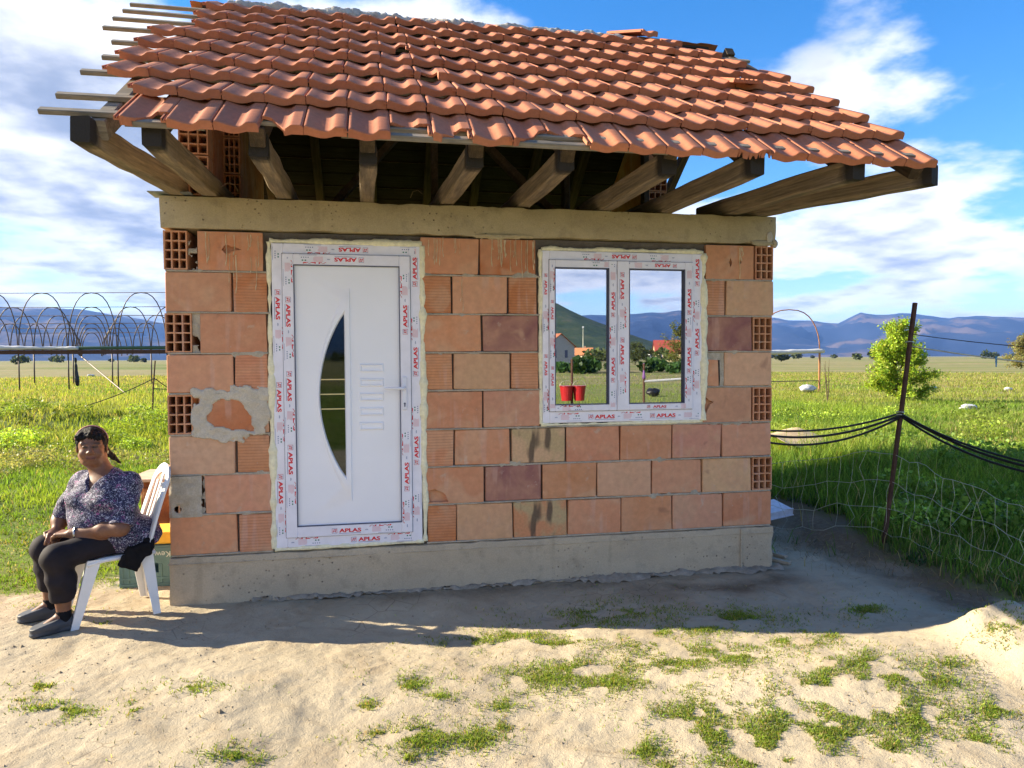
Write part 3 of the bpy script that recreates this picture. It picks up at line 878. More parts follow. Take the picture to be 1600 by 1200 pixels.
def h5(x, z):
    o = (1-np.maximum(np.abs(x-(xa5+xb5)/2)/((xb5-xa5)/2*1.02), np.abs(z-zm5)/.155)*(.78+.22*np.hypot((x-(xa5+xb5)/2)/.28, (z-zm5)/.17)))+.5*fbm(x*11, z*11, 5, 201)
    sq = np.maximum(np.abs(x-wx(358, zm5)-0.02*fbm(z*12, x*5, 2, 6))/0.115, np.abs(z-zm5+0.012)/0.085)
    i = (sq-1)+0.5*fbm(x*14, z*14, 3, 203)
    m = np.minimum(o*0.16, i*0.09)
    return np.clip(m, -0.02, 0.010)+np.where(m > 0, 0.010*fbm(x*24, z*24, 5, 205)+0.002, 0)
sheet('mortar_patch', xa5-0.02, xb5+0.012, zm5-0.21, zm5+0.2, h5, M['mortar_pale'], wall, 0.005)
zm7 = (BZ[6]+BZ[7])/2
sheet('mortar_patch', 0.0, 0.20, BZ[7]-0.01, BZ[6], lambda x, z: np.clip(np.minimum(np.minimum((0.198-x), (x+0.004))*0.5, 0.012), -0.01, 0.02)+0.009*fbm(x*20, z*20, 4, 211)-0.02*np.exp(-((x-0.05)**2+(z-zm7+0.09)**2)/0.0007), M['mortar'], wall, 0.006)
for c, u0, u1 in ((1, 294, 307), (3, 301, 311), (7, 309, 319)):
    zt, zb = BZ[c-1], BZ[c]; a, b = wx(u0, (zt+zb)/2), wx(u1, (zt+zb)/2)
    sheet('mortar_joint', a-0.004, b+0.006, zb, zt, lambda x, z, c=c: -0.002-0.004+0.012*fbm(x*26, z*22, 4, 215+c)+0.004, M['mortar'], wall, 0.006, 0.012)
sheet('mortar_joint', wx(1095, 1.45), wx(1131, 1.45), BZ[4], BZ[3], lambda x, z: np.where((z > BZ[3]-0.06) | (x > wx(1124, 1.45)), 0.004, -0.02)+0.010*fbm(x*22, z*22, 4, 230), M['mortar'], wall, 0.006, 0.006)
# cement drips run down from the ring beam over the top course
def drip(m, x, z0, L, w):
    n = 9; vs = []; fs = []; ph = random.uniform(0, 6)
    for i in range(n+1):
        t = i/n; xx = x+0.006*math.sin(ph+t*5)*t; ww = w*(1-0.45*t)*(1+0.3*math.sin(ph*2+i*1.7))+(0.0025 if i == n-1 else 0)
        z = z0-L*t
        vs += [(xx-ww, 0.002, z), (xx, -0.0045-0.002*t, z), (xx+ww, 0.002, z)]
    for i in range(n):
        fs += [(i*3, i*3+1, i*3+4, i*3+3), (i*3+1, i*3+2, i*3+5, i*3+4)]
    m.add(vs, fs)
m = MB()
for u0, u1, n_, zz0 in ((660, 745, 9, 2.385), (752, 836, 17, 2.385), (308, 410, 7, 2.38), (355, 400, 5, 2.24), (712, 730, 2, 2.12), (1150, 1170, 3, 2.38)):
    for i in range(n_):
        x = wx(random.uniform(u0, u1), 2.3)
        drip(m, x, zz0-random.uniform(0, 0.02), random.uniform(0.06, 0.26), random.uniform(0.0018, 0.0045))
m.build('cement_drips', M['drip'], wall, smooth=True)["kind"] = 'stuff'
def hsq(x, z):
    return -0.02+0.04*sstep(2.365, 2.40, z+0.02*fbm(x*8, z*3, 4, 241))*sstep(1.9, 2.05, x+0.1*fbm(x*3, z, 2, 9))*(1-sstep(2.36, 2.42, x))+0.010*fbm(x*30, z*30, 3, 243)
sheet('mortar_squeeze', 1.75, 2.44, 2.33, 2.41, hsq, M['beam'], wall, 0.006)

def hsm(x, z):
    dz = np.min([np.abs(z-b) for b in BZ[1:8]], 0)
    m_ = fbm(x*7, z*7, 4, 261)+.5*fbm(x*19, z*19, 4, 263)-.37-dz*17
    op = ((x > DX0-.01) & (x < DX1+.01)) | ((x > WX0-.02) & (x < WX1+.02) & (z > WZ0-.03))
    return np.where(op | (x < .2) | (x > W-.16), -.02, np.clip(m_*.012, -.02, .005)+np.where(m_ > 0, .002*fbm(x*50, z*50, 3, 265), 0))
sheet('mortar_smears', 0.2, W-.16, .32, 2.38, hsm, M['mortar'], wall, 0.006)["kind"] = 'stuff'
# side and back walls: the blocks that the photo does not show, joined
m = MB()
for c in range(8):
    zt, zb = BZ[c]-0.006, BZ[c+1]+0.008; y = 0.2 if c % 2 else 0.03
    first = True
    while y < D-0.05:
        L = 0.40; y2 = min(y+L, D-0.0)
        for xw in (0.0, W-0.03): m.box(xw, xw+0.03, y+(0.18 if first and c % 2 == 0 else 0.01), y2-0.006, zb, zt, jit=0.002)
        y = y2; first = False
    x = 0.0 if c % 2 else -0.2
    while x < W:
        m.box(max(x, 0), min(x+0.394, W), D-0.03, D, zb, zt, jit=0.002); x += 0.4
side_bricks = m.build('side_bricks', M['brick'], wall); side_bricks["kind"] = "stuff"
side_bricks.color = (*OR, 1)

# plinth and ring beam
def rough_block(name, x0, x1, y0, y1, z0, z1, mat, amp, seed, step=0.035, chip=0.0):
    n = [max(2, int((x1-x0)/step)), max(3, int((y1-y0)/step/4)), max(3, int((z1-z0)/step))]
    lo = np.array([x0, y0, z0]); hi = np.array([x1, y1, z1]); cen = (lo+hi)/2
    Vs, Fs, nb = [], [], 0
    for ax in range(3):
        a1, a2 = [k for k in range(3) if k != ax]
        for c in (0, 1):
            A, B = np.meshgrid(np.linspace(lo[a1], hi[a1], n[a1]), np.linspace(lo[a2], hi[a2], n[a2]), indexing='ij')
            P = np.zeros(A.shape+(3,)); P[..., a1] = A; P[..., a2] = B; P[..., ax] = (lo, hi)[c][ax]
            Vs.append(P.reshape(-1, 3)); f = grid_faces(*A.shape)[0].reshape(-1, 4)
            if (ax == 1) ^ (c == 0): f = f[:, ::-1]
            Fs.append(f+nb); nb += A.size
    P = np.concatenate(Vs); F = np.concatenate(Fs)
    d = amp*np.stack([fbm(P[:, 1]*6+P[:, 2]*9, P[:, 2]*9+P[:, 0], 3, seed), fbm(P[:, 0]*6, P[:, 2]*11, 4, seed+3), fbm(P[:, 0]*9, P[:, 1]*7, 3, seed+7)], 1)
    on = (np.abs(P-lo) < 1e-6) | (np.abs(P-hi) < 1e-6)
    e = (on.sum(1) > 1)*(0.006+chip*np.maximum(0, fbm(P[:, 0]*8, P[:, 2]*8+P[:, 1], 3, seed+11)))
    d = d+np.sign(cen-P)*on*e[:, None]
    me = fast_mesh(name, P+d, F.ravel(), np.full(len(F), 4), mat, True)
    bm = bmesh.new(); bm.from_mesh(me); bmesh.ops.remove_doubles(bm, verts=bm.verts, dist=1e-4); bm.to_mesh(me); bm.free()
    o = link(name, me, house); split(o, 45)
    return o
plinth = rough_block('plinth', -0.012, W+0.014, -0.022, D, -0.25, 0.308, M['plinth'], 0.006, 300, 0.03, 0.012)
ring = rough_block('ring_beam', -0.022, W+0.022, -0.012, D, 2.392, 2.602, M['beam'], 0.006, 320, 0.03, 0.012)
m = MB(); m.add(*strip(-0.01, W+0.01, 0.262, 0.004, -0.024, 0.2, 333)); m.build('shuttering_line', M['plinth'], plinth, smooth=True)
m = MB(); m.box(3.93, 3.945, -0.034, -0.02, -0.05, 0.302, bev=0.003); m.build('shuttering_rib', M['plinth'], plinth)
# ragged mortar hanging off the right end of the beam and spilled concrete along the foot of the plinth
def lump(name, c, r, mat, parent, seed, n=10):
    bm = bmesh.new(); bmesh.ops.create_icosphere(bm, subdivisions=3, radius=1.0)
    for v in bm.verts:
        p = np.array(v.co); e = fbm(np.array([p[0]*1.7+p[2]]), np.array([p[1]*1.7+p[2]*1.3]), 4, seed)[0]
        v.co = Vector(((p*(1+0.55*e))*np.array(r)).tolist())
    me = bpy.data.meshes.new(name); bm.to_mesh(me); bm.free(); me.materials.append(mat)
    me.polygons.foreach_set('use_smooth', [True]*len(me.polygons))
    return link(name, me, parent, c)
lump('mortar_lump', (W+0.006, 0.01, 2.405), (0.022, 0.03, 0.03), M['mortar_pale'], ring, 350)
lump('mortar_lump', (W-0.10, -0.012, 2.40), (0.09, 0.007, 0.018), M['beam'], ring, 351)
lump('mortar_lump', (W-0.04, -0.014, 2.44), (0.022, 0.006, 0.04), M['mortar_pale'], ring, 353)
m = MB()
xs = np.linspace(0.5, W+0.05, 260); vs = []; fs = []
for x in xs:
    w_ = 0.045+0.075*fbm(np.array([x*3.1]), np.array([1.0]), 5, 360)[0]+0.02*sstep(2.0, 3.0, x); hh = 0.012+0.030*fbm(np.array([x*7]), np.array([4.0]), 5, 362)[0]
    for a, b in ((0.0, 1.0), (0.35, 0.95), (0.7, 0.6), (1.0, -0.35)):
        e = 0.020*fbm(np.array([x*34]), np.array([a*6]), 4, 365)[0]
        vs.append((x, -0.018-max(0.015, w_)*a+e, max(0.006, hh)*b+0.004+e))
for i in range(len(xs)-1):
    for k in range(3): fs.append((i*4+k, i*4+4+k, i*4+5+k, i*4+1+k))
m.add(vs, fs); m.build('spilled_concrete', m_mortar('spilled_concrete_mix', (.24, .20, .15), (.40, .34, .27)), plinth, smooth=True)

# ------------------------------------------------------------------ printed film
def text_geo(s, size=1.0, offset=0.0, shear=0.0):
    cu = bpy.data.curves.new('t', 'FONT'); cu.body = s; cu.size = size; cu.offset = offset; cu.shear = shear; cu.resolution_u = 3
    o = bpy.data.objects.new('t', cu); col.objects.link(o)
    dg = bpy.context.evaluated_depsgraph_get(); me = bpy.data.meshes.new_from_object(o.evaluated_get(dg))
    v = np.array([tuple(p.co) for p in me.vertices]); f = [tuple(p.vertices) for p in me.polygons]
    bpy.data.objects.remove(o); bpy.data.curves.remove(cu); bpy.data.meshes.remove(me)
    v[:, 0] -= v[:, 0].min(); v[:, 1] -= v[:, 1].min()
    return v, f
AP = text_geo('APLAS', 1.0, 0.035)
_sx, _sy = AP[0][:, 0].max(), AP[0][:, 1].max()
APV = AP[0].copy(); APV[:, 0] *= 0.148/_sx; APV[:, 1] *= 0.027/_sy; APF = AP[1]
PR = [M['red'], M['pink'], M['ink'], M['green_ink']]
def put(m, o, dx, dz, y, pts2, faces, mi):
    o = np.array(o); dx = np.array(dx); dz = np.array(dz)
    m.add([(o[0]+dx[0]*a+dz[0]*b, y, o[1]+dx[1]*a+dz[1]*b) for a, b in pts2], faces, mi)
def rect(m, o, dx, dz, y, a0, a1, b0, b1, mi): put(m, o, dx, dz, y, [(a0, b0), (a1, b0), (a1, b1), (a0, b1)], [(0, 1, 2, 3)], mi)
def film_print(m, o, dx, dz, y, length, width, phase, period, edge=True):
    """one run of the printed film along a profile: o start (x, z), dx along, dz across"""
    sc = min(1.0, width/0.062); s = -phase
    b0 = width/2-0.0135*sc
    def R2(a0, a1, c0, c1, mi):
        nonlocal m
        a0, a1 = max(a0, 0.004), min(a1, length-0.004)
        if a1-a0 > 0.002: rect(m, o, dx, dz, y, a0, a1, c0, c1, mi)
    while s < length:
        if s > -0.001 and s+0.2 < length:
            m_keep = m; m = MB()
            # logo: a square outline with two slanted strokes
            q = 0.034*sc; L0 = s; zc = width/2
            for a0, a1, c0, c1 in ((0, q, -q/2, -q/2+.0022), (0, q, q/2-.0022, q/2), (0, .0022, -q/2, q/2), (q-.0022, q, -q/2, q/2)):
                R2(L0+a0, L0+a1, zc+c0, zc+c1, 2 if a1-a0 > 0.01 else 0)
            for k in (0.0, 0.4):
                pts = [(L0+q*(0.18+k), zc-q*.3), (L0+q*(0.30+k), zc-q*.3), (L0+q*(0.52+k*0.9), zc+q*.32), (L0+q*(0.40+k*0.9), zc+q*.32)]
                put(m, o, dx, dz, y, pts, [(0, 1, 2, 3)], 0)
            R2(L0+q*.3, L0+q*.8, zc+q*.18, zc+q*.28, 0); R2(L0+q*.2, L0+q*.7, zc-q*.14, zc-q*.05, 0)
            put(m, (o[0]+dx[0]*(s+.046)+dz[0]*b0, o[1]+dx[1]*(s+.046)+dz[1]*b0), dx, dz, y, [(a*sc, b*sc) for a, b in APV[:, :2]], APF, 0)
            R2(s+.046, s+.046+.146*sc, b0-0.0075*sc, b0-0.0045*sc, 2)
            m.build('printed_name', PR, HOST); m = m_keep
        R2(s+.215, s+.235, width/2-.003, width/2+.000, 2); R2(s+.218, s+.232, width/2+.002, width/2+.0035, 2)
        for k in range(6):
            R2(s+.26, s+.26+random.uniform(.05, .062), width/2-.016+.006*k, width/2-.0135+.006*k, 1)
        for k in range(4):
            R2(s+.35+.014*k, s+.357+.014*k, width/2-.014, width/2-.008, 2)
        for k in range(2):
            R2(s+.366+.018*k, s+.376+.018*k, width/2+.004, width/2+.012, 3)
        if edge:      # the next line of print is cut off along the edge of the profile
            a = s+.24
            if a > 0 and a+.16 < length:
                cut = random.uniform(.006, .012)
                put(m, (o[0]+dx[0]*a+dz[0]*(width-cut-.001), o[1]+dx[1]*a+dz[1]*(width-cut-.001)), dx, dz, y, [(p, min(q, cut)) for p, q in APV[:, :2]], APF, 0)
            R2(s+.30, s+.41, 0.003, 0.0048, 2)
        s += period
def lumpy_tube(m, pts, r, seed, step=0.012, flat=1.0):
    P = []
    for a, b in zip(pts[:-1], pts[1:]):
        a = np.array(a, float); b = np.array(b, float); n = max(2, int(np.linalg.norm(b-a)/step))
        for i in range(n): P.append(a+(b-a)*i/n)
    P.append(np.array(pts[-1], float))
    rs = []; I = np.arange(len(P)); E1 = fbm(I*0.19, I*0+seed*1.3, 3, seed); E2 = fbm(I*0.047, I*0+seed*2.1, 2, seed+4)
    for i, p in enumerate(P):
        e, e2 = E1[i], E2[i]
        rs.append(r*(1+0.75*e+0.55*e2)); P[i] = p+np.array([0.006*e2, -0.003*e, 0.006*e])
    rs = [max(0.006, q) for q in rs]
    m.tube(P, rs, 8)

# ------------------------------------------------------------------ door
YF = -0.006                                     # front of the outer frames
dfx0, dfx1, dfz0, dfz1 = 0.648, 1.600, 0.330, 2.318
FWD = 0.074
door = None
def frame(m, x0, x1, z0, z1, w, y0, y1, mi=0, bev=0.004):
    m.box(x0, x0+w, y0, y1, z0, z1, mi, bev=bev); m.box(x1-w, x1, y0, y1, z0, z1, mi, bev=bev)
    m.box(x0+w, x1-w, y0, y1, z0, z0+w, mi, bev=bev); m.box(x0+w, x1-w, y0, y1, z1-w, z1, mi, bev=bev)
m = MB(); frame(m, dfx0, dfx1, dfz0, dfz1, FWD, YF, 0.07)
door = m.build('door', M['film'], house)
door["label"] = 'white entrance door in film-wrapped plastic frame with dark crescent glass'
sx0, sx1, sz0, sz1 = 0.715, 1.533, 0.398, 2.250
SW = 0.072
m = MB(); frame(m, sx0, sx1, sz0, sz1, SW, -0.024, 0.05); m.build('door_sash', M['film'], door)
m = MB()
for a, b, c, d in ((sx0-.004, sx1+.004, sz0-.004, sz1+.004),):
    frame(m, a, b, c, d, 0.006, YF-0.0015, 0.02, bev=0)
frame(m, sx0+SW-.002, sx1-SW+.002, sz0+SW-.002, sz1-SW+.002, 0.005, -0.0255, 0.01, bev=0)
m.build('gasket', M['gasket'], door)
# panel with crescent opening
px0, px1, pz0, pz1 = sx0+SW+.002, sx1-SW-.002, sz0+SW+.002, sz1-SW-.002
def crescent(xr, depth, zc, hz, n=36):
    arc = [(xr-depth*(1-(2*i/n-1)**2)**0.93, zc-hz+2*hz*i/n) for i in range(n+1)]
    back = [(xr, zc+hz-2*hz*i/12) for i in range(1, 12)]
    return arc+back
outer = crescent(1.140, 0.216, 1.327, 0.712); mid1 = crescent(1.134, 0.200, 1.327, 0.670); mid2 = crescent(1.108, 0.174, 1.325, 0.565); inner = crescent(1.100, 0.160, 1.325, 0.540)
bm = bmesh.new()
def bl(pts, y): return [bm.verts.new((a, y, b)) for a, b in pts]
YP = -0.008
r_ = bl([(px0, pz0), (px1, pz0), (px1, pz1), (px0, pz1)], YP); o_ = bl(outer, YP)
es = [bm.edges.new((r_[i], r_[(i+1) % 4])) for i in range(4)]+[bm.edges.new((o_[i], o_[(i+1) % len(o_)])) for i in range(len(o_))]
bmesh.ops.triangle_fill(bm, edges=es, use_beauty=True)
bmesh.ops.delete(bm, geom=[f for f in bm.faces if _inside(f.calc_center_median(), outer)], context='FACES_ONLY')
loops = [o_, bl(mid1, YP-0.014), bl(mid2, YP-0.015), bl(inner, YP-0.004), bl(inner, YP+0.02)]
for a, b in zip(loops[:-1], loops[1:]):
    for i in range(len(a)): bm.faces.new((a[i], a[(i+1) % len(a)], b[(i+1) % len(a)], b[i]))
bk = bl([(px0, pz0), (px1, pz0), (px1, pz1), (px0, pz1)], 0.03)
for i in range(4): bm.faces.new((r_[i], r_[(i+1) % 4], bk[(i+1) % 4], bk[i]))
bmesh.ops.recalc_face_normals(bm, faces=bm.faces)
me = bpy.data.meshes.new('door_panel'); bm.to_mesh(me); bm.free(); me.materials.append(M['panel'])
split(link('door_panel', me, door), 40)
m = MB(); m.prism(crescent(1.103, 0.163, 1.325, 0.543), 0.004, 0.010); m.build('glass_pane', M['door_glass'], door)
for v_ in (593, 616, 639):
    z = float(on_wall(515, v_)[2]); hh = 0.160*(1-((z-1.325)/0.54)**2)**0.93
    m = MB(); m.box(1.098-hh, 1.10, -0.004, 0.003, z-0.0035, z+0.0035); m.build('glazing_bar', M['gold'], door)
for k in range(5):
    z = float(on_wall(580, 575+22.6*k)[2]); a, b = wx(561, z), wx(600, z)
    m = MB()
    y0 = YP; vs = []
    for (dx_, dz_, yy) in ((0, 0, y0+.002), (.008, .010, y0-.009), (.012, .014, y0-.009), (.017, .020, y0-.002)):
        vs += [(a+dx_, yy, z-.031+dz_), (b-dx_, yy, z-.031+dz_), (b-dx_, yy, z+.031-dz_), (a+dx_, yy, z+.031-dz_)]
    fs = [(12, 13, 14, 15)]
    for r in range(3):
        for i in range(4): fs.append((r*4+i, r*4+(i+1) % 4, r*4+4+(i+1) % 4, r*4+4+i))
    m.add(vs, fs); m.build('raised_moulding', M['panel'], door)
hx = float(wx(632, 1.35))
m = MB(); m.box(hx-.016, hx+.016, -0.038, -0.024, 1.225, 1.447, bev=.005)
hd = m.build('handle_plate', M['pvc'], door)
m = MB(); m.tube([(hx, -.03, 1.372), (hx, -.07, 1.372), (hx-.012, -.078, 1.372), (hx-.12, -.078, 1.372), (hx-.128, -.072, 1.372)], [.010, .010, .0105, .009, .007], 10); m.build('handle', M['pvc'], door, smooth=True)
m = MB(); m.tube([(hx, -.0405, 1.268), (hx, -.036, 1.268)], .007, 10); m.box(hx-.004, hx+.004, -.0404, -.036, 1.248, 1.266); m.build('keyhole', M['gasket'], door)
Y1 = YF-0.0012; Y2 = -0.0252; HOST = door
m = MB(); film_print(m, (dfx0+.004, dfz1-.02), (0, -1), (1, 0), Y1, dfz1-dfz0-.04, .062, 0.32, 0.60); m.build('fine_print', PR, HOST)["kind"] = 'stuff'
m = MB(); film_print(m, (dfx1-.004, dfz0+.02), (0, 1), (-1, 0), Y1, dfz1-dfz0-.04, .062, 0.10, 0.60); m.build('fine_print', PR, HOST)["kind"] = 'stuff'
m = MB(); film_print(m, (dfx1-.02, dfz1-.004), (-1, 0), (0, -1), Y1, dfx1-dfx0-.04, .060, 0.30, 0.62); m.build('fine_print', PR, HOST)["kind"] = 'stuff'
m = MB(); film_print(m, (dfx0+.02, dfz0+.004), (1, 0), (0, 1), Y1, dfx1-dfx0-.04, .060, 0.14, 0.60); m.build('fine_print', PR, HOST)["kind"] = 'stuff'
m = MB(); film_print(m, (sx0+.004, sz1-.02), (0, -1), (1, 0), Y2, sz1-sz0-.04, .062, 0.22, 0.48); m.build('fine_print', PR, HOST)["kind"] = 'stuff'
m = MB(); film_print(m, (sx1-.004, 1.47), (0, 1), (-1, 0), Y2, sz1-1.47-.02, .062, -0.26, 0.70); m.build('fine_print', PR, HOST)["kind"] = 'stuff'
m = MB(); film_print(m, (sx1-.004, sz0+.02), (0, 1), (-1, 0), Y2, 1.19-sz0, .062, 0.20, 0.46); m.build('fine_print', PR, HOST)["kind"] = 'stuff'
m = MB(); film_print(m, (sx1-.02, sz1-.004), (-1, 0), (0, -1), Y2, sx1-sx0-.04, .060, -0.28, 0.62); m.build('fine_print', PR, HOST)["kind"] = 'stuff'
m = MB(); film_print(m, (sx0+.02, sz0+.004), (1, 0), (0, 1), Y2, sx1-sx0-.04, .060, -0.27, 0.42); m.build('fine_print', PR, HOST)["kind"] = 'stuff'
m = MB()
lumpy_tube(m, [(dfx0-.012, .010, dfz0-.004), (dfx0-.014, .012, dfz1+.008)], .019, 401)
m.build('foam_seal', M['foam'], door, smooth=True)
m = MB(); lumpy_tube(m, [(dfx0-.012, .014, dfz1+.016), (dfx1+.012, .016, dfz1+.014)], .020, 403); m.build('foam_seal', M['foam'], door, smooth=True)
m = MB(); lumpy_tube(m, [(dfx1+.014, .012, dfz1+.004), (dfx1+.012, .010, 0.9), (dfx1+.024, .008, 0.6), (dfx1+.022, .006, dfz0-.004)], .021, 405); m.build('foam_seal', M['foam'], door, smooth=True)
m = MB(); lumpy_tube(m, [(dfx0-.01, .006, dfz0-.008), (dfx1+.012, .006, dfz0-.006)], .014, 407); m.build('foam_seal', M['foam'], door, smooth=True)

# ------------------------------------------------------------------ window
fx0, fx1, fz0, fz1 = 2.442, 3.628, 1.112, 2.312
def frame4(m, x0, x1, z0, z1, wl_, wr_, wb_, wt_, y0, y1, mi=0, bev=0.004):
    m.box(x0, x0+wl_, y0, y1, z0, z1, mi, bev=bev); m.box(x1-wr_, x1, y0, y1, z0, z1, mi, bev=bev)
    m.box(x0+wl_, x1-wr_, y0, y1, z0, z0+wb_, mi, bev=bev); m.box(x0+wl_, x1-wr_, y0, y1, z1-wt_, z1, mi, bev=bev)
m = MB(); frame4(m, fx0, fx1, fz0, fz1, .050, .080, .084, .066, YF, 0.07)
window = m.build('window', M['film'], house)
window["label"] = 'two-sash window in film-wrapped plastic frame reflecting the landscape'
HOST = window
zs0, zs1 = fz0+.082, fz1-.064
SASH = [(fx0+.046, 2.977, .040, .060), (2.981, fx1-.076, .088, .066)]
for a, b, wl_, wr_ in SASH:
    m = MB(); frame4(m, a, b, zs0, zs1, wl_, wr_, .046, .054, -0.024, 0.05); m.build('sash', M['film'], window)
    m = MB(); frame(m, a-.003, b+.003, zs0-.003, zs1+.003, 0.005, YF-.0016, .02, bev=0)
    frame(m, a+wl_-.002, b-wr_+.002, zs0+.044, zs1-.052, 0.005, -0.0262, .012, bev=0); m.build('gasket', M['gasket'], window)
    m = MB(); m.box(a+wl_-.004, b-wr_+.004, 0.002, 0.008, zs0+.042, zs1-.050)
    g = m.build('glass_pane', M['window_glass'], window)
m = MB(); film_print(m, (fx0+.002, fz1-.02), (0, -1), (1, 0), Y1, fz1-fz0-.04, .042, 0.42, 0.56); m.build('fine_print', PR, HOST)["kind"] = 'stuff'
m = MB(); film_print(m, (fx1-.008, fz0+.02), (0, 1), (-1, 0), Y1, fz1-fz0-.04, .062, 0.05, 0.50); m.build('fine_print', PR, HOST)["kind"] = 'stuff'
m = MB(); film_print(m, (fx1-.02, fz1-.003), (-1, 0), (0, -1), Y1, fx1-fx0-.04, .058, 0.02, 0.50); m.build('fine_print', PR, HOST)["kind"] = 'stuff'
m = MB(); film_print(m, (fx0+.02, fz0+.008), (1, 0), (0, 1), Y1, fx1-fx0-.04, .062, 0.15, 0.46); m.build('fine_print', PR, HOST)["kind"] = 'stuff'
m = MB(); film_print(m, (SASH[0][0]+.001, zs1-.02), (0, -1), (1, 0), Y2, zs1-zs0-.04, .037, 0.20, 0.46); m.build('fine_print', PR, HOST)["kind"] = 'stuff'
m = MB(); film_print(m, (SASH[0][1]-.003, zs0+.02), (0, 1), (-1, 0), Y2, zs1-zs0-.04, .054, 0.28, 0.46); m.build('fine_print', PR, HOST)["kind"] = 'stuff'
m = MB(); film_print(m, (SASH[1][0]+.004, zs1-.02), (0, -1), (1, 0), Y2, zs1-zs0-.04, .060, -0.06, 0.46); m.build('fine_print', PR, HOST)["kind"] = 'stuff'
m = MB(); film_print(m, (SASH[1][1]-.003, zs0+.02), (0, 1), (-1, 0), Y2, zs1-zs0-.04, .058, 0.18, 0.42); m.build('fine_print', PR, HOST)["kind"] = 'stuff'
m = MB(); film_print(m, (SASH[0][1]-.06, zs1-.002), (-1, 0), (0, -1), Y2, SASH[0][1]-SASH[0][0]-.1, .050, 0.28, 0.5); m.build('fine_print', PR, HOST)["kind"] = 'stuff'
m = MB(); film_print(m, (SASH[1][1]-.07, zs1-.002), (-1, 0), (0, -1), Y2, SASH[1][1]-SASH[1][0]-.15, .050, -0.06, 0.5); m.build('fine_print', PR, HOST)["kind"] = 'stuff'
m = MB(); film_print(m, (SASH[0][0]+.05, zs0+.002), (1, 0), (0, 1), Y2, SASH[0][1]-SASH[0][0]-.1, .042, 0.22, 0.46); m.build('fine_print', PR, HOST)["kind"] = 'stuff'
m = MB(); film_print(m, (SASH[1][0]+.10, zs0+.002), (1, 0), (0, 1), Y2, SASH[1][1]-SASH[1][0]-.15, .042, -0.12, 0.48); m.build('fine_print', PR, HOST)["kind"] = 'stuff'
for k, (a, b, r_) in enumerate((((fx0-.012, .012, fz0-.004), (fx0-.012, .012, fz1+.008), .015), ((fx0-.008, .014, fz1+.014), (fx1+.01, .014, fz1+.014), .015), ((fx1+.014, .010, fz1+.004), (fx1+.016, .006, fz0-.006), .024), ((fx0-.01, .010, fz0-.012), (fx1+.016, .010, fz0-.010), .015))):
    m = MB(); lumpy_tube(m, [a, b], r_, 421+k*3); m.build('foam_seal', M['foam'], window, smooth=True)

# room behind
m = MB(); m.box(0.19, W-0.19, 0.2, D-0.2, 0.30, 0.31); m.build('floor_slab', M['slab'], house)

# ------------------------------------------------------------------ roof
M['dark_board'] = m_timber('attic_darkening_boards', (0.05, 0.04, 0.03), (0.03, 0.024, 0.018), axis=0)  # near-black colour for the boards added to darken the attic
S = R(34.47); EY, EZ = -1.12, 2.698; EXP, TW, RAISE, TLEN = 0.3534, 0.2137, 0.056, 0.42
sd_ = np.array([0, math.cos(S), math.sin(S)]); sn = np.array([0, -math.sin(S), math.cos(S)])
def on_roof(x, t, n=0.0): return np.array([x, EY, EZ])+sd_*t+sn*n
RT = 9*EXP-0.10                                  # slope length to the ridge
rp = on_roof(0, RT); RY, RZ = rp[1], rp[2]

_pp = [(0.0, .012), (.004, .0205), (.010, .0225), (.016, .0215), (.050, .0110), (.078, .0035), (.094, .0005), (.110, .0000), (.122, .003), (.134, .011), (.145, .0195), (.153, .0225), (.165, .023), (.196, .023), (.2045, .0195), (.2085, .009)]
def tile_mesh(name, brk=None, flange=True):
    """one interlocking pan tile; brk(x) = how much of the lower end is broken away"""
    xs = [p[0] for p in _pp]
    if brk: xs = sorted(set(np.round(np.concatenate([np.linspace(0, .2085, 30), xs]), 4)))
    zt = np.interp(xs, [p[0] for p in _pp], [p[1] for p in _pp])
    lens = [0.0, 0.004, 0.012, 0.21, TLEN]; n = len(xs); vs = []; fs = []
    for i, x in enumerate(xs):
        b = brk(x) if brk else 0.0
        for j, y in enumerate(lens):
            yy = b+y*(TLEN-b)/TLEN
            vs.append((x, yy, zt[i]-(0.005 if j == 0 else 0.0015 if j == 1 else 0)*(0.3 if brk else 1)))
        zb_ = zt[i]-.018 if b > 0.015 else -.0255-.013*math.sin(math.pi*min(1, max(0, (x-.025)/.125)))**1.0
        vs.append((x, b+(0.002), zb_)); vs.append((x, b+0.026, max(zb_, zt[i]-.020))); vs.append((x, TLEN, zt[i]-.018))
    m_ = 8
    for i in range(n-1):
        ring = list(range(m_))
        order = [0, 1, 2, 3, 4, 7, 6, 5]
        for k in range(8):
            a, b = order[k], order[(k+1) % 8]
            fs.append((i*m_+a, i*m_+b, (i+1)*m_+b, (i+1)*m_+a))
    fs.append(tuple(k for k in [0, 1, 2, 3, 4, 7, 6, 5])); fs.append(tuple((n-1)*m_+k for k in [5, 6, 7, 4, 3, 2, 1, 0]))
    m = MB(); m.add(vs, fs)
    if flange:                                    # the two water ribs of the side lap
        b = brk(0) if brk else 0.0
        m.box(-.024, .002, b+.004, TLEN, -.004, .004); m.box(-.024, -.018, b+.004, TLEN, .004, .016); m.box(-.012, -.007, b+.004, TLEN, .004, .012)
    me = m.mesh(name, M['tile'])
    me.polygons.foreach_set('use_smooth', [True]*len(me.polygons))
    try: me.set_sharp_from_angle(angle=R(32))
    except Exception: pass
    return me
T0 = tile_mesh('roof_tile')
jn = lambda x, s: 0.010*fbm(np.array([x*60]), np.array([s*3.0]), 3, int(s))[0]
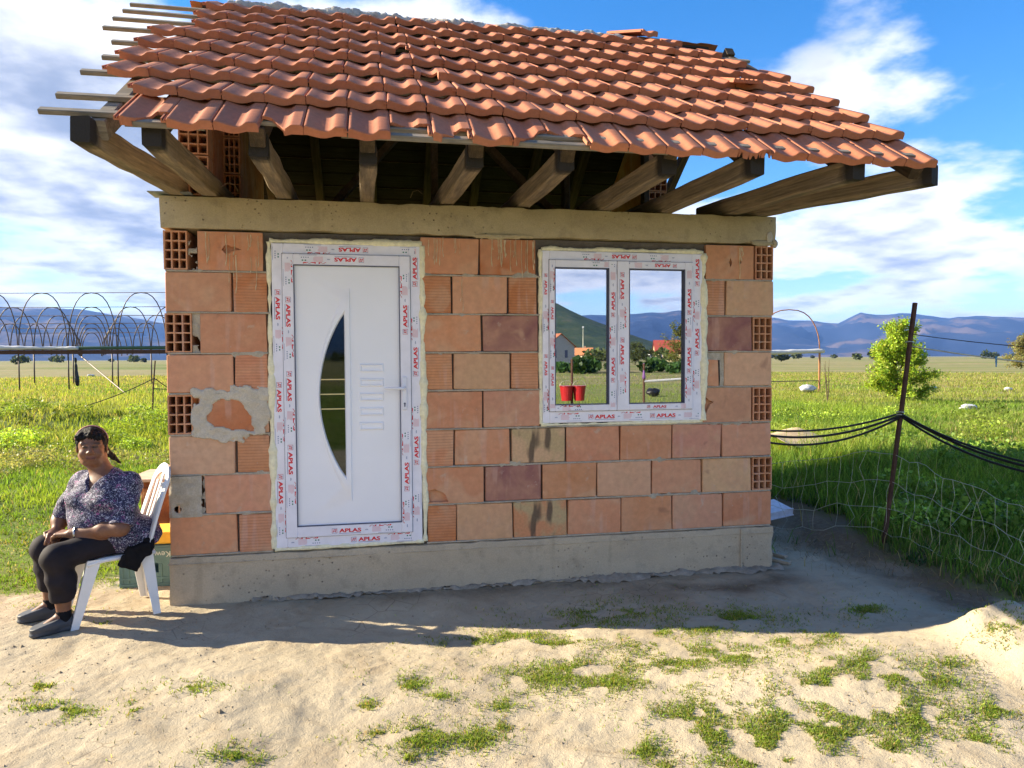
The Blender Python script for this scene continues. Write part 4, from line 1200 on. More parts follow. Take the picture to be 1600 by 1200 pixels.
broken = {
 (0, 0): tile_mesh('roof_tile', lambda x: max(0.0, (x-0.03)*0.85)+jn(x, 1) if x < .15 else 0.10+jn(x, 1)),
 (0, 3): tile_mesh('roof_tile', lambda x: 0.13+jn(x, 2) if x < .05 else (max(0.0, .13-(x-.05)*1.9)+jn(x, 2) if x < .12 else 0.0)),
 (0, 6): tile_mesh('roof_tile', lambda x: 0.15+jn(x, 3)),
 (0, 7): tile_mesh('roof_tile', lambda x: max(0.02, 0.04-x)*0.3+jn(x, 4)*.4 if x < .05 else (0.02+(x-.05)*0.2+jn(x, 4) if x < .11 else .10+jn(x, 4))),
 (0, 9): tile_mesh('roof_tile', lambda x: max(0.0, (x-.02))*0.95+jn(x, 5)),
 (0, 10): tile_mesh('roof_tile', lambda x: 0.16-.25*x+jn(x, 6)),
 (0, 15): tile_mesh('roof_tile', lambda x: 0.012+abs(jn(x, 9))),
 (3, 8): tile_mesh('roof_tile', lambda x: 0.05+jn(x, 7) if .04 < x < .15 else 0.0),
 (5, 7): tile_mesh('roof_tile', lambda x: 0.10+jn(x, 8) if x > .12 else 0.0),
}
# ridge mortar bed is the roof part's own mesh; tiles, battens and rafters hang under it
def ridge_mesh():
    xs = np.linspace(0.15, 4.05, 300); n = 14; fs = []
    X, K = np.meshgrid(xs, np.arange(n), indexing='ij'); A = -0.2+math.pi*1.13*K/(n-1)
    r = (0.085+0.045*fbm(X*6, A*2.2, 4, 500)+0.024*fbm(X*26, A*7, 4, 503))*(1.0-0.35*sstep(3.1, 3.9, X))
    vs = np.stack([X, RY+0.01-np.cos(A)*r*1.15, RZ-0.03+np.sin(A)*r*0.95], -1).reshape(-1, 3)
    for i in range(len(xs)-1):
        for k in range(n-1): fs.append((i*n+k, i*n+n+k, i*n+n+k+1, i*n+k+1))
    fs.append(tuple(range(n))); fs.append(tuple((len(xs)-1)*n+k for k in range(n-1, -1, -1)))
    m = MB(); m.add(vs, fs); return m
roof = ridge_mesh().build('roof', m_mortar('ridge_mortar', (0.36, 0.34, 0.31), (0.60, 0.57, 0.52)), house, smooth=True)
roof["label"] = 'terracotta tiled gable roof with broken eaves and bare mortar ridge'
row_left = [0.122, 0.111, -0.111, -0.140, -0.125, -0.130, 0.072, 0.022, 0.02]
row_n = [21, 21, 22, 22, 22, 22, 20, 20, 19]
row_end = [4.575, 4.567, 4.545, 4.529, 4.53, 4.52, 4.30, 4.23, 4.005]
def tile_matrix(x, t, raised, jy=0.0, jz=0.0):
    h = raised; dl = math.atan2(h, TLEN-0.02)
    ey = math.cos(-dl)*sd_+math.sin(-dl)*sn; ez = -math.sin(-dl)*sd_+math.cos(-dl)*sn
    ex = np.array([1.0, 0, 0])
    rz = random.gauss(0, 0.010)+jz
    exr = ex*math.cos(rz)+ey*math.sin(rz); eyr = -ex*math.sin(rz)+ey*math.cos(rz)
    o = on_roof(x, t+jy, h)
    return Matrix(((exr[0], eyr[0], ez[0], o[0]), (exr[1], eyr[1], ez[1], o[1]), (exr[2], eyr[2], ez[2], o[2]), (0, 0, 0, 1)))
tiles = []
for r in range(9):
    n = row_n[r]; w = (row_end[r]-row_left[r])/n
    for k in range(n):
        if r == 4 and k == n-3: pass
        x = row_left[r]+w*k+random.gauss(0, 0.002)
        me = broken.get((r, k), T0)
        o = bpy.data.objects.new('roof_tile', me)
        o.parent = roof; col.objects.link(o)
        o.matrix_world = tile_matrix(x, EXP*r, 0.004 if r == 0 else RAISE+random.gauss(0, .003), random.gauss(0, .004))
        sx = w/TW
        tiles.append(o)
# the loose tile lying upside down on the right, and the leftover at the ridge end
o = bpy.data.objects.new('roof_tile', tile_mesh('roof_tile_back'))
o.parent = roof; col.objects.link(o)
flip = MB()
for k in range(6): flip.box(.004+k*.033, .020+k*.033, 0.0, .40, .018, .030, bev=.002)
flip.box(0, .205, 0, .40, 0, .020, bev=.002)
bpy.data.objects.remove(o)
o = flip.build('roof_tile', M['tile'], roof); o["label"] = 'loose tile lying ribbed side up'
mm_ = tile_matrix(3.83, EXP*3+0.28, .085, jz=-0.12); o.matrix_world = mm_
o = link('roof_tile', T0, roof); o.matrix_world = tile_matrix(3.66, EXP*9-0.22, .11, jz=0.5)
# battens
for t_, xl, xr in ((.16, -.27, 4.50), (.43, -.28, 4.52), (.91, -.31, 4.50), (1.27, -.30, 4.48), (1.69, -.36, 4.46), (2.08, -.52, 4.44), (2.42, -.55, 4.25), (2.72, -.56, 4.62), (3.00, -.58, 4.02)):
    m = MB(); m.beam((0, 0, 0), (xr-xl, 0, 0), .048, .026, up=sn, jit=.002, cuts=8)
    o = m.build('batten', M['batten'], roof, loc=on_roof(xl, t_, -.018)); o.rotation_euler = (0, random.gauss(0, .002), random.gauss(0, .004))
m = MB(); m.beam((0, 0, 0), (0.36, 0, 0), .05, .03, up=sn); m.build('batten', M['batten'], roof, loc=on_roof(0.14, 0.05, -.02))
m = MB(); m.beam((0, 0, 0), (1.75, 0, 0), .05, .03, up=sn); m.build('batten', M['batten'], roof, loc=on_roof(1.15, 0.045, -.02))
# ceiling joists
JO = [((-.06, -1.06), (.07, -.05)), ((.245, -1.04), (.275, -.05)), ((.73, -.95), (.725, 0)), ((1.28, -.93), (1.26, 0)), ((1.85, -.93), (1.79, 0)), ((2.36, -.96), (2.32, 0)), ((2.955, -.99), (2.90, 0)), ((3.46, -1.05), (3.36, 0)), ((4.09, -1.07), (3.885, 0)), ((4.645, -1.02), (4.115, 0))]
for k, ((ex, ey), (wx_, wy)) in enumerate(JO):
    d = np.array([wx_-ex, wy-ey]); d /= np.linalg.norm(d)
    L = 2.2 if 0 < k < 8 else 1.5
    m = MB(); m.beam((0, 0, 0), (0, L, 0), 0.092, .124, jit=.005, cuts=10, bev=.007)
    o = m.build('ceiling_joist', M['joist'], house, loc=(ex, ey, 2.602+.063+.002)); o.rotation_euler = (0, random.gauss(0, .006), math.atan2(-d[0], d[1]))
    xr = ex if k not in (0, 9) else (ex+(.05 if k == 0 else -.10))
    m = MB(); q0 = on_roof(xr, .10, -.080); q1 = on_roof(min(max(xr, .1), 4.1), RT, -.080)
    m.beam((0, 0, 0), (0, np.linalg.norm(q1-q0), 0), .078, .095, jit=.003, cuts=8, bev=.006)
    o = m.build('rafter', M['batten'] if k == 0 else M['rafter'], roof, loc=q0); o.rotation_euler = (S, 0, 0)
    q0 = np.array([xr, 2*RY-q0[1], q0[2]])
    m = MB(); m.beam((0, 0, 0), (0, np.linalg.norm(q1-np.array(on_roof(xr, .10, -.080))), 0), .078, .095, bev=.006)
    o = m.build('rafter', M['rafter'], roof, loc=q0); o.rotation_euler = (S, 0, math.pi)
# rear slope: tiles nobody sees, joined
m = MB()
xs = np.linspace(-0.15, 4.45, 110)
for r in range(9):
    for seg in range(1):
        vs = []
        for x in xs:
            zz_ = np.interp((x+.15) % TW, [p[0] for p in _pp], [p[1] for p in _pp])
            for t_, h in ((EXP*r, .045), (min(EXP*r+.40, RT+.03), .005)):
                p = on_roof(x, t_, h+zz_*0.8); vs.append((p[0], 2*RY-p[1], p[2]))
        fs = [(2*i, 2*i+1, 2*i+3, 2*i+2) for i in range(len(xs)-1)]
        m.add(vs, fs)
o = m.build('rear_roof_tiles', M['tile'], roof, smooth=True); o["kind"] = "stuff"
m = MB()
for r in range(9):
    p = on_roof(0, .2+EXP*r, -.018); m.box(-.1, 4.4, 2*RY-p[1]-.024, 2*RY-p[1]+.024, p[2]-.02, p[2]+.012)
o = m.build('rear_battens', M['rafter'], roof); o["kind"] = "stuff"
m = MB()                                         # dark boards added under the rear slope to darken the attic
nbd = 18
for r in range(nbd):
    p = on_roof(0, .12+r*RT/nbd*.97, -.040); q = on_roof(0, .12+(r+1)*RT/nbd*.97-.012, -.040)
    m.add([(x, 2*RY-a[1], a[2]+dz) for a in (p, q) for x in (-.05, 4.35) for dz in (0, .016)], [(0, 2, 6, 4), (1, 5, 7, 3), (0, 4, 5, 1), (2, 3, 7, 6), (0, 1, 3, 2), (4, 6, 7, 5)])
o = m.build('rear_shade_boards', M['dark_board'], roof); o["kind"] = "stuff" 
# attic: dark board added to keep the inside dark, gable masonry, struts
m = MB(); m.box(0.1, W-.1, .14, D-.1, 2.605, 2.625); m.build('attic_shade_board', M['rafter'], house)
gw = MB()
def roof_under(y): return (EZ+(y-EY)*math.tan(S) if y < RY else EZ+(2*RY-y-EY)*math.tan(S))-.16
def gable(m, x0, x1, ya, yb, step=.1):
    n = max(2, int((yb-ya)/step)); ys = np.linspace(ya, yb, n); vs = []; fs = []
    for y in ys:
        t_ = max(2.62, roof_under(y)); vs += [(x0, y, 2.6), (x1, y, 2.6), (x1, y, t_), (x0, y, t_)]
    for i in range(n-1):
        for k in range(4): fs.append((i*4+k, i*4+(k+1) % 4, i*4+4+(k+1) % 4, i*4+4+k))
    fs += [(0, 1, 2, 3), tuple((n-1)*4+k for k in (3, 2, 1, 0))]
    m.add(vs, fs)
gable(gw, .085, .262, .22, .66); gable(gw, .03, .20, .66, D-.1); g_ = gw.build('gable_wall', M['brick'], house); g_.color = (*DK, 1)
gw = MB(); gable(gw, 3.86, 4.02, 1.72, D-.1); g_ = gw.build('gable_wall', M['brick'], house); g_.color = (*DK, 1)
hm = hollow_mesh('brick', .178, .25, .14)
for z in (2.745, 3.005):
    o = link('brick', hm, g_, (.174, .06, z)); o.color = (*OR, 1)
hm2 = hollow_mesh('brick', .11, .25, .14)
for z in (2.745, 3.005, 3.262):
    o = link('brick', hm2, g_, (.318, .52, z)); o.color = (*OR, 1)
    o = link('brick', hm, g_, (3.93, 1.56, z)); o.color = (*OR, 1)
for p, q in (((.95, .55, 2.62), (1.55, .75, 3.35)), ((2.62, .35, 2.62), (1.95, .75, 3.45)), ((1.75, .6, 2.62), (1.75, .62, 3.55)), ((3.74, 1.4, 2.62), (3.74, 1.42, 4.0)), ((2.85, .9, 2.62), (2.85, .92, 3.7))):
    m = MB(); m.beam((0, 0, 0), tuple(np.array(q)-np.array(p)), .05, .09, up=(0, 1, 0.01), cuts=4, jit=.003); m.build('strut', M['rafter'], house, loc=p)
# a slate left on the beam's corner and bits of tie wire
m = MB(); m.box(-.075, .18, -.05, .12, 2.606, 2.614, jit=.002); m.build('slate', simple('grey_slate', (.20, .21, .22)), house)
for (x, z, a) in ((.36, 2.66, .10), (1.62, 2.66, -.08), (4.0, 2.655, .12), (3.82, 2.64, .1)):
    m = MB(); m.tube([(x, -.03, z), (x+a*.4, -.05, z+.02), (x+a*.8, -.05, z+.01), (x+a, -.04, z-.03)], .0016, 5); m.build('tie_wire', simple('rusty_wire', (.22, .15, .10), .5, .5, .6), house)
# ------------------------------------------------------------------ person on the plastic chair
M['skin'] = None
def m_skin():
    t = NT('brown_skin'); a = t.sepx(t.attr('tint')); v = t.co('Object')
    n = t.noise(v, 60, 3); b = t.mix(t.ramp(n, (0.3, 0.0), (0.7, 1.0)), (0.170, 0.075, 0.041), (0.215, 0.100, 0.056))
    b = t.mix(a[0], b, (0.20, 0.060, 0.045)); b = t.mix(a[1], b, (0.035, 0.022, 0.016))
    t.base(b, 0.5, 0.4).bump(t.noise(v, 180, 3), 0.15, 0.002)
    t.b.inputs['Subsurface Weight'].default_value = 0.08
    t.b.inputs['Subsurface Radius'].default_value = (0.01, 0.004, 0.002)
    return t.m
M['skin'] = m_skin()
def m_blouse():
    t = NT('speckled_navy_blouse'); v = t.co('Object')
    d = t.n('ShaderNodeVectorMath', operation='ADD'); t.l(v, d.inputs[0])
    nz = t.n('ShaderNodeTexNoise'); nz.inputs['Scale'].default_value = 40; t.l(v, nz.inputs['Vector'])
    sc = t.n('ShaderNodeVectorMath', operation='SCALE'); t.l(nz.outputs['Color'], sc.inputs[0]); sc.inputs['Scale'].default_value = 0.02; t.l(sc.outputs[0], d.inputs[1])
    f = t.noise(d.outputs[0], 95, 2, 0.6, 1.5); g = t.noise(v, 26, 2)
    b = t.mix(t.ramp(t.noise(v, 14, 2), (0.4, 0.0), (0.6, 1.0)), (0.020, 0.020, 0.045), (0.035, 0.03, 0.075))
    b = t.mix(t.ramp(f, (0.555, 0.0), (0.605, 1.0)), b, (0.44, 0.43, 0.50))
    pink = t.math('MULTIPLY', t.ramp(t.noise(d.outputs[0], 70, 2, 0.5, 1.0), (0.58, 0.0), (0.62, 1.0)), t.ramp(g, (0.52, 0.0), (0.60, 0.9)))
    b = t.mix(pink, b, (0.38, 0.10, 0.26))
    t.base(b, 0.75, 0.3).bump(t.noise(v, 30, 3), 0.2, 0.006)
    return t.m
M['blouse'] = m_blouse()
M['trouser'] = simple('dark_plum_trousers', (0.015, 0.011, 0.014), 0.8, 0.3, var=0.25, scale=14, bump=0.25)
M['shoe'] = simple('grey_rubber_clog', (0.055, 0.058, 0.066), 0.55, 0.4, var=0.1)
M['sock'] = simple('black_sock', (0.012, 0.012, 0.014), 0.9, 0.1)
def m_hair():
    t = NT('greying_black_hair'); v = t.co('Object', (90, 90, 18)); n = t.noise(v, 1.0, 5, 0.7, 0.5)
    b = t.mix(t.ramp(n, (0.52, 0.0), (0.72, 0.8)), (0.006, 0.006, 0.006), (0.045, 0.045, 0.052))
    t.base(b, 0.62, 0.18).bump(n, 0.9, 0.008); return t.m
M['hair'] = m_hair()
SEAT = (-0.33, -0.09); RZP = math.atan2(-0.457, -0.89)
PZ = gz1(*SEAT)
person = tag(empty('person', (SEAT[0], SEAT[1], PZ), RZP+R(4)), 'person in speckled navy blouse and dark cropped trousers seated with clasped hands', 'person')
HY = R(74)                                        # head turned a little towards its left
HC = np.array([0.068, -.035, 1.040])
def hd_(f, l, u):
    c, s = math.cos(HY), math.sin(HY); return HC+np.array([f*c-l*s, f*s+l*c, u])
Rh = np.array([[math.cos(HY), -math.sin(HY), 0], [math.sin(HY), math.cos(HY), 0], [0, 0, 1]])
# joints: forward, left, up
TY = R(36)                                       # trunk turned towards its left on the seat
Rt = np.array([[math.cos(TY), -math.sin(TY), 0], [math.sin(TY), math.cos(TY), 0], [0, 0, 1]])
TC = np.array([.005, -.010, 0])
def tr_(f, l, u): return TC+Rt@np.array([f, l, u])
SHL, SHR = tr_(-.01, .166, .815), tr_(-.01, -.166, .815)
ELL, ELR = np.array([-.015, .245, .570]), np.array([.205, -.235, .590])
WRL, WRR = np.array([.205, .075, .545]), np.array([.245, -.155, .530])
HPL, HPR = np.array([-.125, .090, .490]), np.array([-.125, -.090, .490])
KNL, KNR = np.array([.295, .140, .430]), np.array([.305, -.155, .430])
ANL, ANR = np.array([.265, .135, .085]), np.array([.285, -.150, .085])
def body_sdf(h=0.0048):
    s = SDF((-.30, -.40, -.0), (.50, .40, 1.18), h)
    # trunk and limbs inside the clothes
    s.ell((-.08, 0, .50), (.10, .14, .08), 0); s.ell(tr_(.0, 0, .62), (.15, .17, .15), .05, rot=Rt); s.ell(tr_(-.01, 0, .76), (.12, .16, .14), .05, rot=Rt)
    s.cap(SHR*.8+SHL*.2, SHL*.8+SHR*.2, .05, .05, .04)
    for S_, E_, W_ in ((SHL, ELL, WRL), (SHR, ELR, WRR)):
        s.cap(S_, E_, .052, .047, .03); s.cap(E_, E_+(W_-E_)*.35, .047, .045, .02); s.cap(E_+(W_-E_)*.35, W_, .045, .028, .02)
    for H_, K_, A_ in ((HPL, KNL, ANL), (HPR, KNR, ANR)):
        s.cap(H_, K_, .088, .064, .04); c_ = K_+(A_-K_)*.35+np.array([-.015, 0, 0])
        s.cap(K_, c_, .062, .060, .03); s.cap(c_, A_+np.array([0, 0, .02]), .058, .036, .03); s.cap(A_, A_+np.array([.09, 0, -.045]), .034, .028, .02)
    # neck and head
    s.cap(tr_(-.01, 0, .82), hd_(-.018, 0, -.045), .066, .056, .03)
    s.ell(hd_(-.012, 0, .030), (.094, .077, .082), .02, rot=Rh)          # cranium
    s.ell(hd_(.030, 0, -.030), (.066, .064, .080), .025, rot=Rh)         # face
    s.ell(hd_(.048, 0, -.086), (.034, .036, .026), .022, rot=Rh)         # chin
    s.cap(hd_(-.02, .052, -.060), hd_(.045, .026, -.090), .026, .022, .02); s.cap(hd_(-.02, -.052, -.060), hd_(.045, -.026, -.090), .026, .022, .02)
    s.ell(hd_(.00, 0, -.095), (.055, .055, .028), .025, rot=Rh)          # soft under-chin
    for q in (-1, 1):
        s.ell(hd_(.062, q*.036, -.040), (.024, .026, .024), .016, rot=Rh)    # cheek
        s.cap(hd_(.080, q*.012, .020), hd_(.066, q*.048, .020), .010, .008, .010)   # brow
        s.ell(hd_(.092, q*.030, .003), (.014, .015, .009), .008, 's', rot=Rh)       # socket
        s.ell(hd_(.078, q*.030, .003), (.012, .013, .009), .004, rot=Rh)            # lid
        s.ell(hd_(-.012, q*.078, -.012), (.016, .008, .030), .006, rot=Rh)          # ear
        s.ell(hd_(.097, q*.013, -.034), (.011, .010, .009), .006, rot=Rh)           # nostril wing
    s.cap(hd_(.086, 0, .012), hd_(.101, 0, -.028), .008, .0125, .010)     # nose
    s.cap(hd_(.088, -.018, -.062), hd_(.088, .018, -.062), .008, .008, .006)
    s.cap(hd_(.087, -.016, -.073), hd_(.087, .016, -.073), .008, .008, .006)
    s.cap(hd_(.101, -.012, -.0685), hd_(.101, .012, -.0685), .0035, .0035, .004, 's'); s.cap(hd_(.101, .012, -.0685), hd_(.090, .031, -.0620), .0035, .003, .004, 's'); s.cap(hd_(.101, -.012, -.0685), hd_(.090, -.031, -.0620), .0035, .003, .004, 's')
    # hands: right hand below, left hand folded over it, each with a palm, four fingers and a thumb
    def hand(Wr, fwd, side, up, curl, thumb):
        fwd = np.array(fwd, float); fwd /= np.linalg.norm(fwd); side = np.array(side, float); side -= fwd*(side@fwd); side /= np.linalg.norm(side)
        up = np.array(up, float); up -= fwd*(up@fwd); up -= side*(up@side); up /= np.linalg.norm(up)
        k0 = Wr+fwd*.085
        for a in (-.026, -.009, .009, .026): s.cap(Wr+side*a*.55+fwd*.012, k0+side*a, .0165, .0135, .010)
        ln = [.062, .078, .074, .066]
        for i, a in enumerate((-.029, -.010, .0095, .028)):
            b = k0+side*a; an = 0.0; p = b; L = ln[i]
            for j, (fr, rd) in enumerate(((.46, .0098), (.30, .0090), (.24, .0082))):
                an += curl[j]+0.06*i
                d = fwd*math.cos(an)-up*math.sin(an); q = p+d*L*fr
                s.cap(p, q, rd+.0004, rd-.0006, .0025 if j else .006); p = q
        tb = Wr+side*thumb*.026+fwd*.030; t1 = tb+fwd*.032+side*thumb*.022-up*.006; t2 = t1+fwd*.030-side*thumb*.008-up*.006
        s.cap(tb, t1, .0130, .0112, .008); s.cap(t1, t2, .0108, .0090, .004)
    hand(WRR, (.25, .80, -.16), (.85, -.20, .30), (-.2, .25, .95), (.25, .45, .35), 1)
    hand(WRL, (.52, -.72, -.05), (.76, .50, -.15), (.15, .1, 1.0), (.30, .55, .45), -1)
    return s
s_ = body_sdf()
me, V = s_.mesh('body', M['skin'])
tint = np.zeros((len(V), 3))
def near(pts, r):
    return np.max([np.exp(-(np.linalg.norm((V-np.array(p))/np.array(r), axis=1))**4) for p in pts], 0)
tint[:, 0] = near([hd_(.095, x, -.066+abs(x)*.12) for x in (-.022, -.011, 0, .011, .022)], (.018, .010, .010))
tint[:, 1] = 0
brow = near([hd_(.082, q*(.018+.011*i), .0235-.0022*abs(i-1)) for q in (-1, 1) for i in range(4)], (.016, .009, .0052))
eye = near([hd_(.088, q*(.021+.006*i), .0015) for q in (-1, 1) for i in range(4)], (.03, .0070, .0058))
mouth = near([hd_(.095, x, -.0685+abs(x)*.20) for x in (-.026, -.017, -.008, 0, .008, .017, .026)], (.02, .006, .0032))
tint[:, 1] = np.maximum.reduce([brow*.85, eye, mouth*.7])
a = me.color_attributes.new('tint', 'FLOAT_COLOR', 'POINT'); c4 = np.ones((len(V), 4), np.float32); c4[:, :3] = tint; a.data.foreach_set('color', c4.ravel())
link('body', me, person)

def folds(P, seed, k=1.0):
    return k*(0.0065*fbm(P[..., 1]*16+P[..., 0]*5, P[..., 2]*13-P[..., 0]*9, 3, seed)+0.004*np.sin(P[..., 2]*58+4*fbm(P[..., 0]*7, P[..., 1]*7, 2, seed+3)))
# blouse
s = SDF((-.38, -.42, .36), (.36, .42, .96), .006)
s.ell((-.090, .0, .475), (.210, .228, .130), 0); s.ell(tr_(.02, 0, .60), (.190, .200, .165), .06, rot=Rt); s.ell(tr_(-.005, 0, .75), (.145, .178, .150), .06, rot=Rt)
for q in (-1, 1): s.ell(tr_(.10, q*.085, .715), (.085, .09, .075), .05, rot=Rt)
s.cap(SHR*.94+SHL*.06-(0, 0, .01), SHL*.94+SHR*.06-(0, 0, .01), .068, .068, .05)
for S_, E_ in ((SHL, ELL), (SHR, ELR)):
    s2 = SDF((-.38, -.42, .36), (.36, .42, .96), .006); s2.cap(S_-(0, 0, .012), E_+(S_-E_)*.04, .070, .064, 0)
    d = (E_-S_)/np.linalg.norm(E_-S_); s2.F = np.maximum(s2.F, (s2.grid()-(S_+(E_-S_)*.95))@d)
    hh_ = np.clip(.5+.5*(s2.F-s.F)/.03, 0, 1); s.F = s2.F*(1-hh_)+s.F*hh_-.03*hh_*(1-hh_)
P = s.grid(); s.F += folds(P, 600)
# hem, sleeve ends and neckline
hem = .405+.11*np.clip((P[..., 0]+.00)*6.0, 0, 1); s.F = np.maximum(s.F, hem-P[..., 2])
dv = np.sqrt(((P[..., 0]-.025)/1.0)**2+(P[..., 1]/.95)**2+((P[..., 2]-.895)/1.1)**2)-.066
LT_ = (P-TC)@Rt
dv = np.sqrt(((LT_[..., 0]-.045)/1.0)**2+(LT_[..., 1]/.95)**2+((P[..., 2]-.895)/1.1)**2)-.066
s.F = np.maximum(s.F, -dv)
dv2 = np.maximum(np.abs(LT_[..., 1])-(P[..., 2]-.770)*.55, .775-P[..., 2]); dv2 = np.where(LT_[..., 0] > .05, dv2, 1.0)
s.F = np.maximum(s.F, -dv2)
me, _ = s.mesh('blouse', M['blouse']); link('blouse', me, person)
# trousers
s = SDF((-.34, -.36, .13), (.52, .36, .64), .008)
s.ell((-.11, 0, .49), (.150, .190, .095), 0)
for H_, K_, A_ in ((HPL, KNL, ANL), (HPR, KNR, ANR)):
    s.cap(H_, K_, .100, .074, .05); c_ = K_+(A_-K_)*.45+np.array([-.012, 0, 0]); s.cap(K_, c_, .076, .070, .03); s.cap(c_, K_+(A_-K_)*.80, .070, .058, .03)
P = s.grid(); s.F += folds(P, 620, .8)*sstep(.50, .3, P[..., 2])+folds(P, 622, .3)
s.F = np.maximum(s.F, (.175+.01*fbm(P[..., 0]*20, P[..., 1]*20, 2, 5))-P[..., 2])
s.F = np.maximum(s.F, (.402-P[..., 2])*(P[..., 0] < .10)-(P[..., 0] >= .10)*1.0)
s.F = np.maximum(s.F, np.where(P[..., 0] < .02, P[..., 2]-.535, -1.0))
me, _ = s.mesh('trousers', M['trouser']); link('trousers', me, person)
for A_, yaw in ((ANL, 0.05), (ANR, -.12)):
    f = np.array([math.cos(yaw), math.sin(yaw), 0])
    s = SDF(A_-(.10, .09, .10), A_+(.24, .09, .06), .0045)
    b = np.array([A_[0], A_[1], 0.0])
    s.cap(b+f*-.03+(0, 0, .045), b+f*.06+(0, 0, .045), .044, .044, 0); s.cap(b+f*.05+(0, 0, .046), b+f*.125+(0, 0, .042), .050, .044, .02)
    s.cap(b+f*-.02+(0, 0, .016), b+f*.13+(0, 0, .014), .046, .043, .01, flat=((0, 0, 1), 2.2))
    P = s.grid(); s.F = np.maximum(s.F, .002-P[..., 2]); s.F = np.maximum(s.F, P[..., 2]-(.088-.25*np.clip((P-b)@f-.01, 0, 1)))
    me, _ = s.mesh('shoe', M['shoe']); link('shoe', me, person)
    s = SDF(A_-(.07, .07, .04), A_+(.07, .07, .07), .005); s.cap(A_+(0, 0, -.03), A_+(0, 0, .035), .042, .040, 0)
    P = s.grid(); s.F = np.maximum(s.F, P[..., 2]-(A_[2]+.035)); me, _ = s.mesh('sock', M['sock']); link('sock', me, person)
# hair: cap over the skull, fringe, ponytail
s = SDF((-.28, -.20, .84), (.22, .20, 1.18), .0045)
s.ell(hd_(-.020, 0, .034), (.102, .086, .090), 0, rot=Rh)
s.ell(hd_(-.055, 0, -.005), (.062, .076, .066), .02, rot=Rh)
P = s.grid(); L_ = (P-HC)@Rh
line = .066-.75*np.clip(.050-L_[..., 2], 0, .2)-.010*np.sin(L_[..., 1]*70)
s.F = np.maximum(s.F, np.where(L_[..., 2] < .075, L_[..., 0]-line, -1))
s.F = np.maximum(s.F, -(L_[..., 2]+.055))
g7 = np.random.default_rng(5)
for k in range(26):
    a_ = -.062+.0050*k; z1 = .052+g7.uniform(-.012, .016)-abs(a_)*.22; r0 = g7.uniform(.007, .011)
    s.cap(hd_(.030+g7.uniform(-.01, .01), a_*.8, .108-abs(a_)*.35), hd_(.078-abs(a_)*.30+g7.uniform(-.004, .010), a_*1.15+g7.uniform(-.006, .006), z1+.018), r0, r0*.8, .006)
    s.cap(hd_(.078-abs(a_)*.30, a_*1.15, z1+.018), hd_(.084-abs(a_)*.34+g7.uniform(-.004, .008), a_*1.2+g7.uniform(-.008, .008), z1), r0*.75, .002, .004)
s.cap(hd_(-.085, .02, .00), hd_(-.125, .055, -.045), .026, .024, .02); s.cap(hd_(-.125, .055, -.045), hd_(-.150, .105, -.095), .024, .017, .02); s.cap(hd_(-.150, .105, -.095), hd_(-.160, .140, -.135), .015, .004, .01)
s.F += .007*fbm(P[..., 1]*85+P[..., 0]*10, P[..., 0]*26+P[..., 2]*14, 3, 640)
me, _ = s.mesh('hair', M['hair']); link('hair', me, person)
m = MB(); m.tube([hd_(.014-.010*abs(math.sin(t)), math.sin(t)*.0885, .032+math.cos(t)*.092) for t in np.linspace(-1.45, 1.45, 26)], .0036, 6); m.build('headband', simple('pink_headband', (.62, .27, .24), .45), person, smooth=True)
wd = (WRL-ELL)/np.linalg.norm(WRL-ELL); m = MB(); c_ = WRL-wd*.03
e1 = np.cross(wd, (0, 0, 1)); e1 /= np.linalg.norm(e1); e2 = np.cross(e1, wd)
m.tube([c_+.0345*(math.cos(t)*e1+math.sin(t)*e2)-wd*.0 for t in np.linspace(0, 2*math.pi, 19)], .006, 6); m.tube([c_+e2*.034+e1*.004, c_+e2*.042+e1*.005], .017, 12); m.build('watch', simple('steel_watch', (.42, .42, .44), .25, .5, .9, bump=0), person, smooth=False)
m = MB(); p_ = hd_(-.004, .084, -.042); m.tube([p_+(0, 0, .008), p_, p_-(0, 0, .010)], [.003, .005, .003], 8); m.build('earring', M['gold'], person)

# ------------------------------------------------------------------ chair
M['plastic'] = simple('white_garden_plastic', (0.80, 0.79, 0.77), 0.40, 0.5, var=0.05, scale=8, bump=0.05)
chair = tag(empty('plastic_chair', (SEAT[0], SEAT[1], PZ), RZP), 'white one-piece plastic garden chair with arched back under the seated person', 'chair')
m = MB()          # seat: a thin dished slab with a rolled edge
nx, ny = 13, 13; vs = []; fs = []
for i in range(nx):
    for j in range(ny):
        a, b = -1+2*i/(nx-1), -1+2*j/(ny-1); f_ = -.045+.175*a; l_ = .200*b*(1-.05*(1-a))
        z = .395-.012*(1-a*a)*(1-b*b)-.02*max(0, a-.6)*2.0; e = max(abs(a), abs(b)); vs.append((f_, l_, z))
N_ = len(vs); vs += [(p[0], p[1], p[2]-.014) for p in vs]
for i in range(nx-1):
    for j in range(ny-1):
        a = i*ny+j; fs.append((a, a+ny, a+ny+1, a+1)); fs.append((N_+a, N_+a+1, N_+a+ny+1, N_+a+ny))
rim = [i*ny for i in range(nx)]+[(nx-1)*ny+j for j in range(1, ny)]+[i*ny+ny-1 for i in range(nx-2, -1, -1)]+[j for j in range(ny-2, 0, -1)]
for k in range(len(rim)): a, b = rim[k], rim[(k+1) % len(rim)]; fs.append((a, b, N_+b, N_+a))
m.add(vs, fs); m.tube([np.array(vs[i])-(0, 0, .014) for i in rim+[rim[0]]], .013, 8, cap=False)
m.build('seat', M['plastic'], chair, smooth=True)
